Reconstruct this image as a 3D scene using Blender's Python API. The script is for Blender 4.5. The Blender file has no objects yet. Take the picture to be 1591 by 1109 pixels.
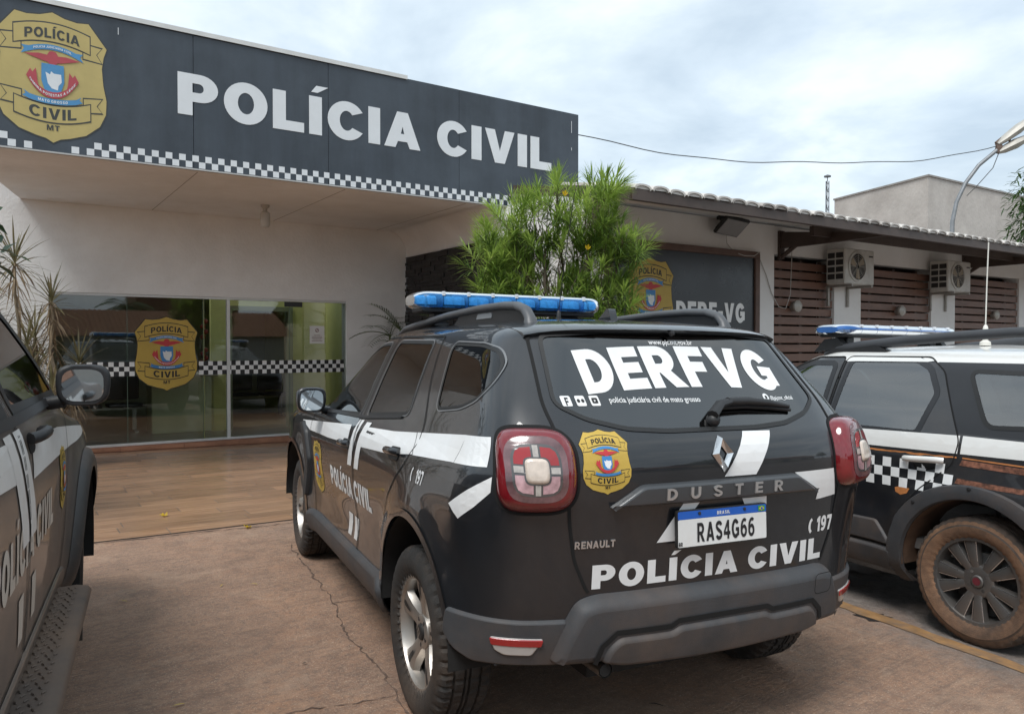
import bpy, bmesh, math, random
import numpy as np
from math import sin, cos, pi, radians, sqrt, atan2
from mathutils import Vector, Matrix
from mathutils.bvhtree import BVHTree
from mathutils.geometry import tessellate_polygon

random.seed(7)
SC = bpy.context.scene
COL = SC.collection

# ------------------------------------------------------------------ camera
cam_d = bpy.data.cameras.new('camera')
cam_o = bpy.data.objects.new('camera', cam_d)
COL.objects.link(cam_o)
cam_d.sensor_width = 36.0
cam_d.lens = 1206.0 / 1591.0 * 36.0
cam_d.clip_start = 0.05
cam_d.clip_end = 2000.0
cam_o.location = (0, 0, 1.502)
cam_o.rotation_euler = (pi / 2 - 0.0157, 0, 0)
SC.camera = cam_o

# ------------------------------------------------------------------ overcast sky
SUN_EL, SUN_AZ = radians(58), radians(205)      # azimuth clockwise from +Y (behind the camera, a little left)
world = bpy.data.worlds.new('World')
SC.world = world
world.use_nodes = True
_nt = world.node_tree
_nt.nodes.clear()
def _wn(t, **k):
    n = _nt.nodes.new(t)
    for a, b in k.items():
        setattr(n, a, b)
    return n
_wo = _wn('ShaderNodeOutputWorld')
_bg = _wn('ShaderNodeBackground')
_bg.inputs['Strength'].default_value = 0.1
_sky = _wn('ShaderNodeTexSky', sky_type='NISHITA', sun_disc=False)
_sky.sun_elevation = SUN_EL
_sky.sun_rotation = SUN_AZ
_sky.air_density = 1.0
_sky.dust_density = 1.5
_tc = _wn('ShaderNodeTexCoord')
_sep = _wn('ShaderNodeSeparateXYZ')
_nt.links.new(_tc.outputs['Generated'], _sep.inputs[0])
_mx = _wn('ShaderNodeMath', operation='MAXIMUM'); _mx.inputs[1].default_value = 0.0
_nt.links.new(_sep.outputs['Z'], _mx.inputs[0])
_ad = _wn('ShaderNodeMath', operation='ADD'); _ad.inputs[1].default_value = 0.22
_nt.links.new(_mx.outputs[0], _ad.inputs[0])
_dx = _wn('ShaderNodeMath', operation='DIVIDE'); _dy = _wn('ShaderNodeMath', operation='DIVIDE')
_nt.links.new(_sep.outputs['X'], _dx.inputs[0]); _nt.links.new(_ad.outputs[0], _dx.inputs[1])
_nt.links.new(_sep.outputs['Y'], _dy.inputs[0]); _nt.links.new(_ad.outputs[0], _dy.inputs[1])
_cmb = _wn('ShaderNodeCombineXYZ')
_nt.links.new(_dx.outputs[0], _cmb.inputs[0]); _nt.links.new(_dy.outputs[0], _cmb.inputs[1])
_n1 = _wn('ShaderNodeTexNoise'); _n1.inputs['Scale'].default_value = 1.9; _n1.inputs['Detail'].default_value = 10; _n1.inputs['Roughness'].default_value = 0.55; _n1.inputs['Distortion'].default_value = 0.25
_nt.links.new(_cmb.outputs[0], _n1.inputs['Vector'])
_r1 = _wn('ShaderNodeValToRGB')
_r1.color_ramp.elements[0].position = 0.34; _r1.color_ramp.elements[0].color = (3.35, 4.05, 4.7, 1)
_r1.color_ramp.elements[1].position = 0.66; _r1.color_ramp.elements[1].color = (5.85, 6.35, 6.65, 1)
_e = _r1.color_ramp.elements.new(0.5); _e.color = (4.35, 5.05, 5.6, 1)
_nt.links.new(_n1.outputs[0], _r1.inputs[0])
_n2 = _wn('ShaderNodeTexNoise'); _n2.inputs['Scale'].default_value = 1.1; _n2.inputs['Detail'].default_value = 4
_mp = _wn('ShaderNodeMapping'); _mp.inputs['Location'].default_value = (4.2, 1.7, 0)
_nt.links.new(_cmb.outputs[0], _mp.inputs[0]); _nt.links.new(_mp.outputs[0], _n2.inputs['Vector'])
_r2 = _wn('ShaderNodeValToRGB')
_r2.color_ramp.elements[0].position = 0.35; _r2.color_ramp.elements[0].color = (0.84, 0.84, 0.84, 1)
_r2.color_ramp.elements[1].position = 0.6; _r2.color_ramp.elements[1].color = (1, 1, 1, 1)
_nt.links.new(_n2.outputs[0], _r2.inputs[0])
_mix = _wn('ShaderNodeMix', data_type='RGBA')
_nt.links.new(_r2.outputs[0], _mix.inputs['Factor'])
_nt.links.new(_sky.outputs[0], _mix.inputs['A']); _nt.links.new(_r1.outputs[0], _mix.inputs['B'])
_nt.links.new(_mix.outputs['Result'], _bg.inputs['Color'])
_nt.links.new(_bg.outputs[0], _wo.inputs[0])

# ------------------------------------------------------------------ soft sun behind the clouds
_sd = bpy.data.lights.new('sun', 'SUN')
_sd.energy = 1.5
_sd.angle = radians(25)
_sd.color = (1.0, 0.98, 0.95)
_so = bpy.data.objects.new('sun', _sd)
COL.objects.link(_so)
_dir = Vector((sin(SUN_AZ) * cos(SUN_EL), cos(SUN_AZ) * cos(SUN_EL), sin(SUN_EL)))
_so.rotation_euler = (-_dir).to_track_quat('-Z', 'Y').to_euler()
_so.location = (0, 0, 30)

# ------------------------------------------------------------------ exposure
SC.view_settings.view_transform = 'Standard'
SC.view_settings.look = 'None'
SC.view_settings.exposure = 0.9
SC.view_settings.gamma = 1.0
SC.view_settings.use_curve_mapping = False
SC.render.film_transparent = False
try:
    SC.cycles.max_bounces = 10
    SC.cycles.transparent_max_bounces = 16
    SC.cycles.caustics_reflective = False
    SC.cycles.caustics_refractive = False
    SC.cycles.sample_clamp_indirect = 4.0
except Exception:
    pass

# ================================================================== helpers
MATS = {}
def mat(name, col, rough=0.6, metal=0.0, coat=0.0, var=0.0, vscale=6.0, bump=0.0, bscale=60.0, trans=0.0, alpha=1.0,
        emit=None, estr=0.0, spec=0.5, ior=1.5, dirt=None, dscale=2.5, damt=0.0, rvar=0.0, aniso=None, coatr=0.04, sss=0.0):
    """procedural Principled material: noise varies colour and roughness, a second noise lays dirt, a third gives relief"""
    if name in MATS:
        return MATS[name]
    m = bpy.data.materials.new(name)
    m.use_nodes = True
    nt = m.node_tree
    b = nt.nodes['Principled BSDF']
    L = nt.links.new
    b.inputs['Roughness'].default_value = rough
    b.inputs['Metallic'].default_value = metal
    b.inputs['Coat Weight'].default_value = coat
    b.inputs['Coat Roughness'].default_value = coatr
    b.inputs['Specular IOR Level'].default_value = spec
    b.inputs['IOR'].default_value = ior
    b.inputs['Transmission Weight'].default_value = trans
    b.inputs['Alpha'].default_value = alpha
    if emit:
        b.inputs['Emission Color'].default_value = (*emit, 1)
        b.inputs['Emission Strength'].default_value = estr
    tc = nt.nodes.new('ShaderNodeTexCoord')
    mp = nt.nodes.new('ShaderNodeMapping')
    L(tc.outputs['Object'], mp.inputs[0])
    if aniso:
        mp.inputs['Scale'].default_value = aniso
    n = nt.nodes.new('ShaderNodeTexNoise')
    n.inputs['Scale'].default_value = vscale
    n.inputs['Detail'].default_value = 6
    n.inputs['Roughness'].default_value = 0.6
    L(mp.outputs[0], n.inputs['Vector'])
    r = nt.nodes.new('ShaderNodeValToRGB')
    lo = [max(0, c * (1 - var)) for c in col]
    hi = [min(1, c * (1 + var)) for c in col]
    r.color_ramp.elements[0].position = 0.32; r.color_ramp.elements[0].color = (*lo, 1)
    r.color_ramp.elements[1].position = 0.68; r.color_ramp.elements[1].color = (*hi, 1)
    L(n.outputs[0], r.inputs[0])
    out = r.outputs[0]
    if dirt:
        n2 = nt.nodes.new('ShaderNodeTexNoise')
        n2.inputs['Scale'].default_value = dscale
        n2.inputs['Detail'].default_value = 8
        n2.inputs['Roughness'].default_value = 0.68
        L(tc.outputs['Object'], n2.inputs['Vector'])
        r2 = nt.nodes.new('ShaderNodeValToRGB')
        r2.color_ramp.elements[0].position = 0.42; r2.color_ramp.elements[0].color = (0, 0, 0, 1)
        r2.color_ramp.elements[1].position = 0.75; r2.color_ramp.elements[1].color = (damt, damt, damt, 1)
        L(n2.outputs[0], r2.inputs[0])
        mx = nt.nodes.new('ShaderNodeMix'); mx.data_type = 'RGBA'
        L(r2.outputs[0], mx.inputs['Factor']); L(out, mx.inputs['A'])
        mx.inputs['B'].default_value = (*dirt, 1)
        out = mx.outputs['Result']
    L(out, b.inputs['Base Color'])
    if rvar:
        mr = nt.nodes.new('ShaderNodeMapRange')
        mr.inputs['From Min'].default_value = 0.3; mr.inputs['From Max'].default_value = 0.7
        mr.inputs['To Min'].default_value = max(0, rough - rvar); mr.inputs['To Max'].default_value = min(1, rough + rvar)
        L(n.outputs[0], mr.inputs[0]); L(mr.outputs[0], b.inputs['Roughness'])
    if bump:
        n3 = nt.nodes.new('ShaderNodeTexNoise')
        n3.inputs['Scale'].default_value = bscale
        n3.inputs['Detail'].default_value = 5
        L(mp.outputs[0], n3.inputs['Vector'])
        bp = nt.nodes.new('ShaderNodeBump')
        bp.inputs['Strength'].default_value = bump
        bp.inputs['Distance'].default_value = 0.01
        L(n3.outputs[0], bp.inputs['Height']); L(bp.outputs[0], b.inputs['Normal'])
    MATS[name] = m
    return m

def glass_mat(name, tint, ior=1.5, rough=0.0, trans_amt=1.0, body=(0.01, 0.01, 0.01)):
    """thin window glass: tinted see-through mixed with a mirror by Fresnel, faint smears in the gloss"""
    if name in MATS:
        return MATS[name]
    m = bpy.data.materials.new(name); m.use_nodes = True
    nt = m.node_tree; nt.nodes.clear(); L = nt.links.new
    o = nt.nodes.new('ShaderNodeOutputMaterial')
    tr = nt.nodes.new('ShaderNodeBsdfTransparent')
    tc = nt.nodes.new('ShaderNodeTexCoord')
    ns = nt.nodes.new('ShaderNodeTexNoise'); ns.inputs['Scale'].default_value = 3.0; ns.inputs['Detail'].default_value = 5
    L(tc.outputs['Object'], ns.inputs['Vector'])
    rp = nt.nodes.new('ShaderNodeValToRGB')
    rp.color_ramp.elements[0].color = (*[c * 0.93 for c in tint], 1); rp.color_ramp.elements[1].color = (*tint, 1)
    L(ns.outputs[0], rp.inputs[0]); L(rp.outputs[0], tr.inputs[0])
    base = tr.outputs[0]
    if trans_amt < 1:
        df = nt.nodes.new('ShaderNodeBsdfDiffuse'); df.inputs[0].default_value = (*body, 1)
        m1 = nt.nodes.new('ShaderNodeMixShader'); m1.inputs[0].default_value = trans_amt
        L(df.outputs[0], m1.inputs[1]); L(tr.outputs[0], m1.inputs[2]); base = m1.outputs[0]
    gl = nt.nodes.new('ShaderNodeBsdfGlossy'); gl.inputs['Color'].default_value = (1, 1, 1, 1)
    mr = nt.nodes.new('ShaderNodeMapRange'); mr.inputs['To Min'].default_value = rough; mr.inputs['To Max'].default_value = rough + 0.03
    L(ns.outputs[0], mr.inputs[0]); L(mr.outputs[0], gl.inputs['Roughness'])
    fr = nt.nodes.new('ShaderNodeFresnel'); fr.inputs[0].default_value = ior
    ms = nt.nodes.new('ShaderNodeMixShader')
    L(fr.outputs[0], ms.inputs[0]); L(base, ms.inputs[1]); L(gl.outputs[0], ms.inputs[2]); L(ms.outputs[0], o.inputs[0])
    MATS[name] = m
    return m

def tag(o, label=None, cat=None, group=None, kind=None):
    if label: o['label'] = label
    if cat: o['category'] = cat
    if group: o['group'] = group
    if kind: o['kind'] = kind
    return o

def empty(name, loc=(0, 0, 0), rot=(0, 0, 0), parent=None):
    o = bpy.data.objects.new(name, None)
    COL.objects.link(o)
    o.location = loc; o.rotation_euler = rot
    o.empty_display_size = 0.2
    if parent: o.parent = parent
    return o

def link(name, me, parent=None, loc=None, rot=None):
    o = bpy.data.objects.new(name, me)
    COL.objects.link(o)
    if parent: o.parent = parent
    if loc is not None: o.location = loc
    if rot is not None: o.rotation_euler = rot
    return o

def copy_tree(o, parent=None):
    c = o.copy(); COL.objects.link(c); c.parent = parent
    for ch in o.children:
        copy_tree(ch, c)
    return c

class MB:
    """collects shapes; build() links them as one mesh object"""
    def __init__(s):
        s.v = []; s.f = []; s.m = []
    def add(s, vs, fs, mi=0, M=None):
        k = len(s.v)
        if M is not None:
            vs = [M @ Vector(p) for p in vs]
        s.v += [tuple(p) for p in vs]
        s.f += [tuple(i + k for i in f) for f in fs]
        s.m += [mi] * len(fs)
        return s
    def box(s, x0, x1, y0, y1, z0, z1, mi=0, M=None, bev=0.0):
        if bev > 0:
            b = min(bev, abs(x1 - x0) * .45, abs(y1 - y0) * .45, abs(z1 - z0) * .45)
            bm = bmesh.new()
            bmesh.ops.create_cube(bm, size=1)
            for v in bm.verts:
                v.co = Vector(((x0 + x1) / 2 + v.co.x * (x1 - x0), (y0 + y1) / 2 + v.co.y * (y1 - y0), (z0 + z1) / 2 + v.co.z * (z1 - z0)))
            bmesh.ops.bevel(bm, geom=bm.edges[:], offset=b, segments=1, affect='EDGES')
            bm.verts.index_update()
            s.add([v.co.copy() for v in bm.verts], [[v.index for v in f.verts] for f in bm.faces], mi, M)
            bm.free()
            return s
        vs = [(x0, y0, z0), (x1, y0, z0), (x1, y1, z0), (x0, y1, z0), (x0, y0, z1), (x1, y0, z1), (x1, y1, z1), (x0, y1, z1)]
        return s.add(vs, [(0, 3, 2, 1), (4, 5, 6, 7), (0, 1, 5, 4), (1, 2, 6, 5), (2, 3, 7, 6), (3, 0, 4, 7)], mi, M)
    def tube(s, pts, r, n=8, mi=0, cap=True, M=None, flat=None):
        pts = [Vector(p) for p in pts]
        rs = r if isinstance(r, (list, tuple)) else [r] * len(pts)
        vs = []; fs = []; up = None
        for i, p in enumerate(pts):
            d = (pts[min(i + 1, len(pts) - 1)] - pts[max(i - 1, 0)])
            if d.length < 1e-9: d = Vector((0, 0, 1))
            d.normalize()
            if up is None:
                up = Vector((0, 0, 1)) if abs(d.z) < .9 else Vector((1, 0, 0))
            a = d.cross(up).normalized(); b = a.cross(d).normalized(); up = b
            for j in range(n):
                t = 2 * pi * j / n
                k1, k2 = (1, 1) if flat is None else flat
                vs.append(p + a * (cos(t) * rs[i] * k1) + b * (sin(t) * rs[i] * k2))
        for i in range(len(pts) - 1):
            for j in range(n):
                q = (j + 1) % n
                fs.append((i * n + j, i * n + q, (i + 1) * n + q, (i + 1) * n + j))
        if cap:
            fs.append(tuple(range(n)))
            fs.append(tuple((len(pts) - 1) * n + j for j in reversed(range(n))))
        return s.add(vs, fs, mi, M)
    def lathe(s, prof, n=32, mi=0, axis='z', M=None, close=False):
        """prof: (radius, height) pairs"""
        vs = []; fs = []
        for (r, h) in prof:
            for j in range(n):
                t = 2 * pi * j / n
                if axis == 'z': vs.append((r * cos(t), r * sin(t), h))
                elif axis == 'y': vs.append((r * cos(t), h, r * sin(t)))
                else: vs.append((h, r * cos(t), r * sin(t)))
        m = len(prof)
        for i in range(m if close else m - 1):
            i2 = (i + 1) % m
            for j in range(n):
                q = (j + 1) % n
                f = (i * n + j, i * n + q, i2 * n + q, i2 * n + j)
                fs.append(f if axis != 'y' else f[::-1])
        return s.add(vs, fs, mi, M)
    def prism(s, poly, a, b, axis='y', mi=0, M=None):
        """2D polygon extruded from a to b along an axis; poly is in the two other axes"""
        n = len(poly)
        def P(u, v, w):
            return {'x': (w, u, v), 'y': (u, w, v), 'z': (u, v, w)}[axis]
        vs = [P(u, v, a) for u, v in poly] + [P(u, v, b) for u, v in poly]
        fs = [tuple(range(n))[::-1], tuple(range(n, 2 * n))] + [(i, (i + 1) % n, n + (i + 1) % n, n + i) for i in range(n)]
        return s.add(vs, fs, mi, M)
    def build(s, name, mats, parent=None, smooth=None, loc=None, rot=None, origin=None):
        me = bpy.data.meshes.new(name)
        vs = s.v
        if origin is not None:
            vs = [(x - origin[0], y - origin[1], z - origin[2]) for x, y, z in vs]
        me.from_pydata(vs, [], s.f)
        ms = mats if isinstance(mats, (list, tuple)) else [mats]
        for m in ms: me.materials.append(m)
        if len(ms) > 1:
            me.polygons.foreach_set('material_index', s.m)
        if smooth is not None:
            me.polygons.foreach_set('use_smooth', [True] * len(s.f))
            me.set_sharp_from_angle(angle=radians(smooth))
        me.update()
        return link(name, me, parent, loc, rot)

def build_loose(mb, name, mats, parent=None):
    """one object for each unconnected piece"""
    par = list(range(len(mb.v)))
    def find(i):
        while par[i] != i:
            par[i] = par[par[i]]; i = par[i]
        return i
    for f in mb.f:
        a = find(f[0])
        for i in f[1:]: par[find(i)] = a
    grp = {}
    for f, m in zip(mb.f, mb.m): grp.setdefault(find(f[0]), []).append((f, m))
    out = []
    for fl in grp.values():
        q = MB(); used = sorted({i for f, m in fl for i in f}); mp = {k: n for n, k in enumerate(used)}
        q.v = [mb.v[i] for i in used]; q.f = [tuple(mp[i] for i in f) for f, m in fl]; q.m = [m for f, m in fl]
        out.append(q.build(name, mats, parent))
    return out

# ------------------------------------------------------------------ flat figures
def arcp(cx, cy, rx, ry, a0, a1, n=14):
    return [(cx + rx * cos(radians(a0 + (a1 - a0) * i / n)), cy + ry * sin(radians(a0 + (a1 - a0) * i / n))) for i in range(n + 1)]

def stroke_poly(pts, t):
    L, R = [], []
    n = len(pts)
    for i in range(n):
        a = pts[max(i - 1, 0)]; b = pts[min(i + 1, n - 1)]
        d = (b[0] - a[0], b[1] - a[1]); k = sqrt(d[0] ** 2 + d[1] ** 2) or 1
        nx, ny = -d[1] / k * t / 2, d[0] / k * t / 2
        L.append((pts[i][0] + nx, pts[i][1] + ny)); R.append((pts[i][0] - nx, pts[i][1] - ny))
    return L + R[::-1]

def _glyphs():
    G = {}
    G['O'] = (.86, [[arcp(.43, .5, .43, .52, 0, 350, 35), arcp(.43, .5, .2, .31, 0, 345, 23)]])
    G['C'] = (.82, [[arcp(.43, .5, .43, .52, 36, 324, 30) + arcp(.43, .5, .2, .31, 316, 44, 22)]])
    G['G'] = (.86, [[arcp(.43, .5, .43, .52, 36, 312, 28) + [(.84, .13), (.84, .56), (.46, .56), (.46, .37), (.62, .37), (.62, .26)] + arcp(.43, .5, .2, .31, 300, 44, 20)]])
    G['D'] = (.80, [[[(0, 0)] + arcp(.34, .5, .46, .5, -90, 90, 18) + [(0, 1)], [(.22, .19)] + arcp(.33, .5, .24, .31, -90, 90, 14) + [(.22, .81)]]])
    G['P'] = (.74, [[[(0, 0), (.23, 0), (.23, .35)] + arcp(.41, .675, .33, .325, -90, 90, 14) + [(0, 1)], [(.23, .53)] + arcp(.39, .675, .12, .145, -90, 90, 10) + [(.23, .82)]]])
    G['R'] = (.82, [[[(0, 0), (.23, 0), (.23, .37), (.31, .37), (.55, 0), (.82, 0), (.54, .41)] + arcp(.42, .69, .32, .31, -60, 90, 12) + [(0, 1)], [(.23, .54)] + arcp(.4, .68, .12, .14, -90, 90, 10) + [(.23, .82)]]])
    G['B'] = (.76, [[[(0, 0)] + arcp(.44, .285, .3, .285, -90, 62, 12) + arcp(.42, .745, .28, .255, -50, 90, 12) + [(0, 1)],
                     [(.22, .18)] + arcp(.4, .29, .11, .11, -90, 90, 8) + [(.22, .4)], [(.22, .6)] + arcp(.38, .71, .1, .11, -90, 90, 8) + [(.22, .82)]]])
    G['L'] = (.64, [[[(0, 0), (.64, 0), (.64, .21), (.23, .21), (.23, 1), (0, 1)]]])
    G['I'] = (.24, [[[(0, 0), (.24, 0), (.24, 1), (0, 1)]]])
    G['Í'] = (.26, [[[(0, 0), (.24, 0), (.24, 1), (0, 1)]], [[(.02, 1.07), (.17, 1.07), (.42, 1.26), (.14, 1.26)]]])
    G['E'] = (.68, [[[(0, 0), (.68, 0), (.68, .2), (.23, .2), (.23, .4), (.63, .4), (.63, .6), (.23, .6), (.23, .8), (.67, .8), (.67, 1), (0, 1)]]])
    G['F'] = (.64, [[[(0, 0), (.23, 0), (.23, .39), (.57, .39), (.57, .59), (.23, .59), (.23, .8), (.64, .8), (.64, 1), (0, 1)]]])
    G['T'] = (.70, [[[(.235, 0), (.465, 0), (.465, .8), (.7, .8), (.7, 1), (0, 1), (0, .8), (.235, .8)]]])
    G['A'] = (.88, [[[(0, 0), (.23, 0), (.295, .19), (.585, .19), (.65, 0), (.88, 0), (.56, 1), (.32, 1)], [(.355, .36), (.525, .36), (.44, .66)]]])
    G['V'] = (.84, [[[(0, 1), (.24, 1), (.42, .3), (.60, 1), (.84, 1), (.55, 0), (.29, 0)]]])
    G['M'] = (.96, [[[(0, 0), (.2, 0), (.2, .66), (.4, 0), (.56, 0), (.76, .66), (.76, 0), (.96, 0), (.96, 1), (.68, 1), (.48, .36), (.28, 1), (0, 1)]]])
    G['N'] = (.80, [[[(0, 0), (.21, 0), (.21, .6), (.57, 0), (.8, 0), (.8, 1), (.59, 1), (.59, .4), (.23, 1), (0, 1)]]])
    G['U'] = (.80, [[[(0, 1)] + arcp(.4, .37, .4, .39, 180, 360, 16) + [(.8, 1), (.58, 1)] + arcp(.4, .37, .18, .19, 360, 180, 12) + [(.22, 1)]]])
    G['S'] = (.74, [[stroke_poly(arcp(.37, .735, .265, .175, 12, 225, 14) + [(.30, .535), (.44, .47)] + arcp(.37, .275, .265, .18, 40, -168, 14), .2)]])
    G['J'] = (.6, [[[(.6, 1), (.37, 1), (.37, .35)] + arcp(.27, .32, .1, .13, 0, -180, 8) + [(0, .36)] + arcp(.3, .32, .3, .34, 180, 360, 12)]])
    G['-'] = (.4, [[[(.02, .34), (.38, .34), (.38, .54), (.02, .54)]]])
    G['.'] = (.22, [[[(0, 0), (.2, 0), (.2, .2), (0, .2)]]])
    G['1'] = (.42, [[[(.18, 0), (.41, 0), (.41, 1), (.24, 1), (0, .84), (0, .64), (.18, .74)]]])
    G['7'] = (.68, [[[(0, 1), (.68, 1), (.68, .84), (.4, 0), (.16, 0), (.43, .8), (0, .8)]]])
    G['4'] = (.74, [[[(.4, 0), (.61, 0), (.61, .22), (.74, .22), (.74, .4), (.61, .4), (.61, 1), (.4, 1), (0, .4), (0, .22), (.4, .22)], [(.19, .4), (.4, .4), (.4, .71)]]])
    six = arcp(.36, .33, .36, .345, 180, 440, 22) + [(.26, .63), (.22, .58)] + arcp(.44, .5, .23, .34, 160, 62, 8) + arcp(.44, .48, .44, .53, 58, 176, 14)
    h6 = arcp(.36, .32, .15, .165, 0, 340, 17)
    G['6'] = (.72, [[six, h6]])
    G['9'] = (.72, [[[(.72 - x, 1 - y) for x, y in six], [(.72 - x, 1 - y) for x, y in h6]]])
    return G
GLYPH = _glyphs()

def text_shapes(txt, h=1.0, xs=1.0, gap=.1, center=True, space=.34, bold=0.0):
    """list of (letter, [loops]) in (u,v), baseline at v=0, letter height h"""
    out = []; x = 0
    for ch in txt:
        if ch == ' ':
            x += space; continue
        w, shp = GLYPH[ch]
        for si, loops in enumerate(shp):
            if bold and si:
                loops = [[(px, py * (1 - 2 * bold) + 3.2 * bold) for px, py in lp] for lp in loops]
            elif bold:                              # thicken the strokes inside the same letter height
                k = 1 - 2 * bold
                loops = [[(px, py * k + bold) for px, py in (inset(lp, -bold) if i == 0 else inset(lp, bold))] for i, lp in enumerate([[(x_, y_) for x_, y_ in l_] for l_ in loops])]
            out.append((ch, [[((px + x) * h * xs, py * h) for px, py in lp] for lp in loops]))
        x += w + gap
    tot = (x - gap) * h * xs
    if center:
        out = [(c, [[(px - tot / 2, py) for px, py in lp] for lp in lps]) for c, lps in out]
    return out, tot

def font_tris(txt, h, xs=1.0, bold=.012):
    """thin lower-case lettering from the built-in font, as triangles (points, faces), centred"""
    cu = bpy.data.curves.new('tmp', 'FONT'); cu.body = txt; cu.size = 1.0; cu.align_x = 'CENTER'; cu.offset = bold
    cu.resolution_u = 3
    o = bpy.data.objects.new('tmp', cu); COL.objects.link(o)
    bpy.context.view_layer.update()
    me = bpy.data.meshes.new_from_object(o.evaluated_get(bpy.context.evaluated_depsgraph_get()))
    pts = [(v.co.x * h * xs, v.co.y * h) for v in me.vertices]
    fs = [tuple(p.vertices) for p in me.polygons]
    bpy.data.objects.remove(o); bpy.data.curves.remove(cu); bpy.data.meshes.remove(me)
    return pts, fs

def fill(loops):
    """polygon with holes -> points, triangles"""
    vl = [[Vector((x, y, 0)) for x, y in lp] for lp in loops]
    tris = tessellate_polygon(vl)
    pts = [(v.x, v.y) for lp in vl for v in lp]
    res = []
    for t in tris:
        a, b, c = (pts[i] for i in t)
        ar = (b[0] - a[0]) * (c[1] - a[1]) - (c[0] - a[0]) * (b[1] - a[1])
        if abs(ar) < 1e-12: continue
        res.append(tuple(t) if ar > 0 else (t[0], t[2], t[1]))
    return pts, res

def gridcut(pts, fs, step):
    """cut flat triangles on a grid so they can bend over a surface"""
    bm = bmesh.new()
    vs = [bm.verts.new((x, y, 0)) for x, y in pts]
    for f in fs:
        try: bm.faces.new([vs[i] for i in f])
        except ValueError: pass
    xs = [p[0] for p in pts]; ys = [p[1] for p in pts]
    for ax, lo, hi in ((0, min(xs), max(xs)), (1, min(ys), max(ys))):
        k = math.floor(lo / step) + 1
        while k * step < hi:
            co = [0, 0, 0]; co[ax] = k * step + 1e-5
            no = [0, 0, 0]; no[ax] = 1
            bmesh.ops.bisect_plane(bm, geom=bm.verts[:] + bm.edges[:] + bm.faces[:], plane_co=co, plane_no=no, dist=1e-6)
            k += 1
    bm.verts.index_update()
    P = [(v.co.x, v.co.y) for v in bm.verts]
    F = [tuple(v.index for v in f.verts) for f in bm.faces]
    bm.free()
    return P, F

def densify(poly, step):
    out = []
    n = len(poly)
    for i in range(n):
        a, b = poly[i], poly[(i + 1) % n]
        k = max(1, int(math.ceil(sqrt((a[0] - b[0]) ** 2 + (a[1] - b[1]) ** 2) / step)))
        for j in range(k):
            out.append((a[0] + (b[0] - a[0]) * j / k, a[1] + (b[1] - a[1]) * j / k))
    return out

def rounded(poly, r, n=5):
    """round the corners of a polygon"""
    out = []; m = len(poly)
    for i in range(m):
        p = Vector(poly[i]); a = Vector(poly[i - 1]) - p; b = Vector(poly[(i + 1) % m]) - p
        rr = min(r, a.length * .45, b.length * .45)
        A = p + a.normalized() * rr; Bq = p + b.normalized() * rr
        for k in range(n + 1):
            t = k / n
            q = A * (1 - t) ** 2 + p * 2 * t * (1 - t) + Bq * t * t
            out.append((q.x, q.y))
    return out

def inset(poly, d):
    n = len(poly)
    ar = sum(poly[i][0] * poly[(i + 1) % n][1] - poly[(i + 1) % n][0] * poly[i][1] for i in range(n))
    sg = 1 if ar > 0 else -1
    out = []
    for i in range(n):
        a, p, b = Vector(poly[i - 1]), Vector(poly[i]), Vector(poly[(i + 1) % n])
        e1 = (p - a); e2 = (b - p)
        if e1.length < 1e-9 or e2.length < 1e-9:
            out.append(tuple(p)); continue
        n1 = Vector((-e1.y, e1.x)).normalized(); n2 = Vector((-e2.y, e2.x)).normalized()
        m = (n1 + n2)
        if m.length < 1e-6: m = n1
        m.normalize()
        k = d / max(.5, m.dot(n1))
        out.append((p.x + m.x * k * sg, p.y + m.y * k * sg))
    return out

def in_poly(px, pz, poly):
    """vectorised point-in-polygon"""
    c = np.zeros(px.shape, bool)
    n = len(poly)
    for i in range(n):
        x1, y1 = poly[i]; x2, y2 = poly[(i + 1) % n]
        if y1 == y2: continue
        hit = ((y1 > pz) != (y2 > pz)) & (px < (x2 - x1) * (pz - y1) / (y2 - y1) + x1)
        c ^= hit
    return c
# ================================================================== car body shells
def pchip(tab):
    x = np.array([t[0] for t in tab], float); y = np.array([t[1] for t in tab], float)
    if len(x) == 1:
        return lambda q: np.full(np.shape(q), y[0])
    h = np.diff(x); d = np.diff(y) / h
    m = np.zeros_like(x); m[0] = d[0]; m[-1] = d[-1]
    for i in range(1, len(x) - 1):
        if d[i - 1] * d[i] > 0:
            w1 = 2 * h[i] + h[i - 1]; w2 = h[i] + 2 * h[i - 1]
            m[i] = (w1 + w2) / (w1 / d[i - 1] + w2 / d[i])
    def f(q):
        q = np.clip(np.asarray(q, float), x[0], x[-1])
        k = np.clip(np.searchsorted(x, q) - 1, 0, len(x) - 2)
        t = (q - x[k]) / h[k]
        return ((2 * t**3 - 3 * t**2 + 1) * y[k] + (t**3 - 2 * t**2 + t) * h[k] * m[k] + (-2 * t**3 + 3 * t**2) * y[k + 1] + (t**3 - t**2) * h[k] * m[k + 1])
    return f

def _resample(P, n):
    d = np.r_[0, np.cumsum(np.hypot(*np.diff(P, axis=0).T))]
    q = np.linspace(0, d[-1], n)
    return np.c_[np.interp(q, d, P[:, 0]), np.interp(q, d, P[:, 1])]

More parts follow.
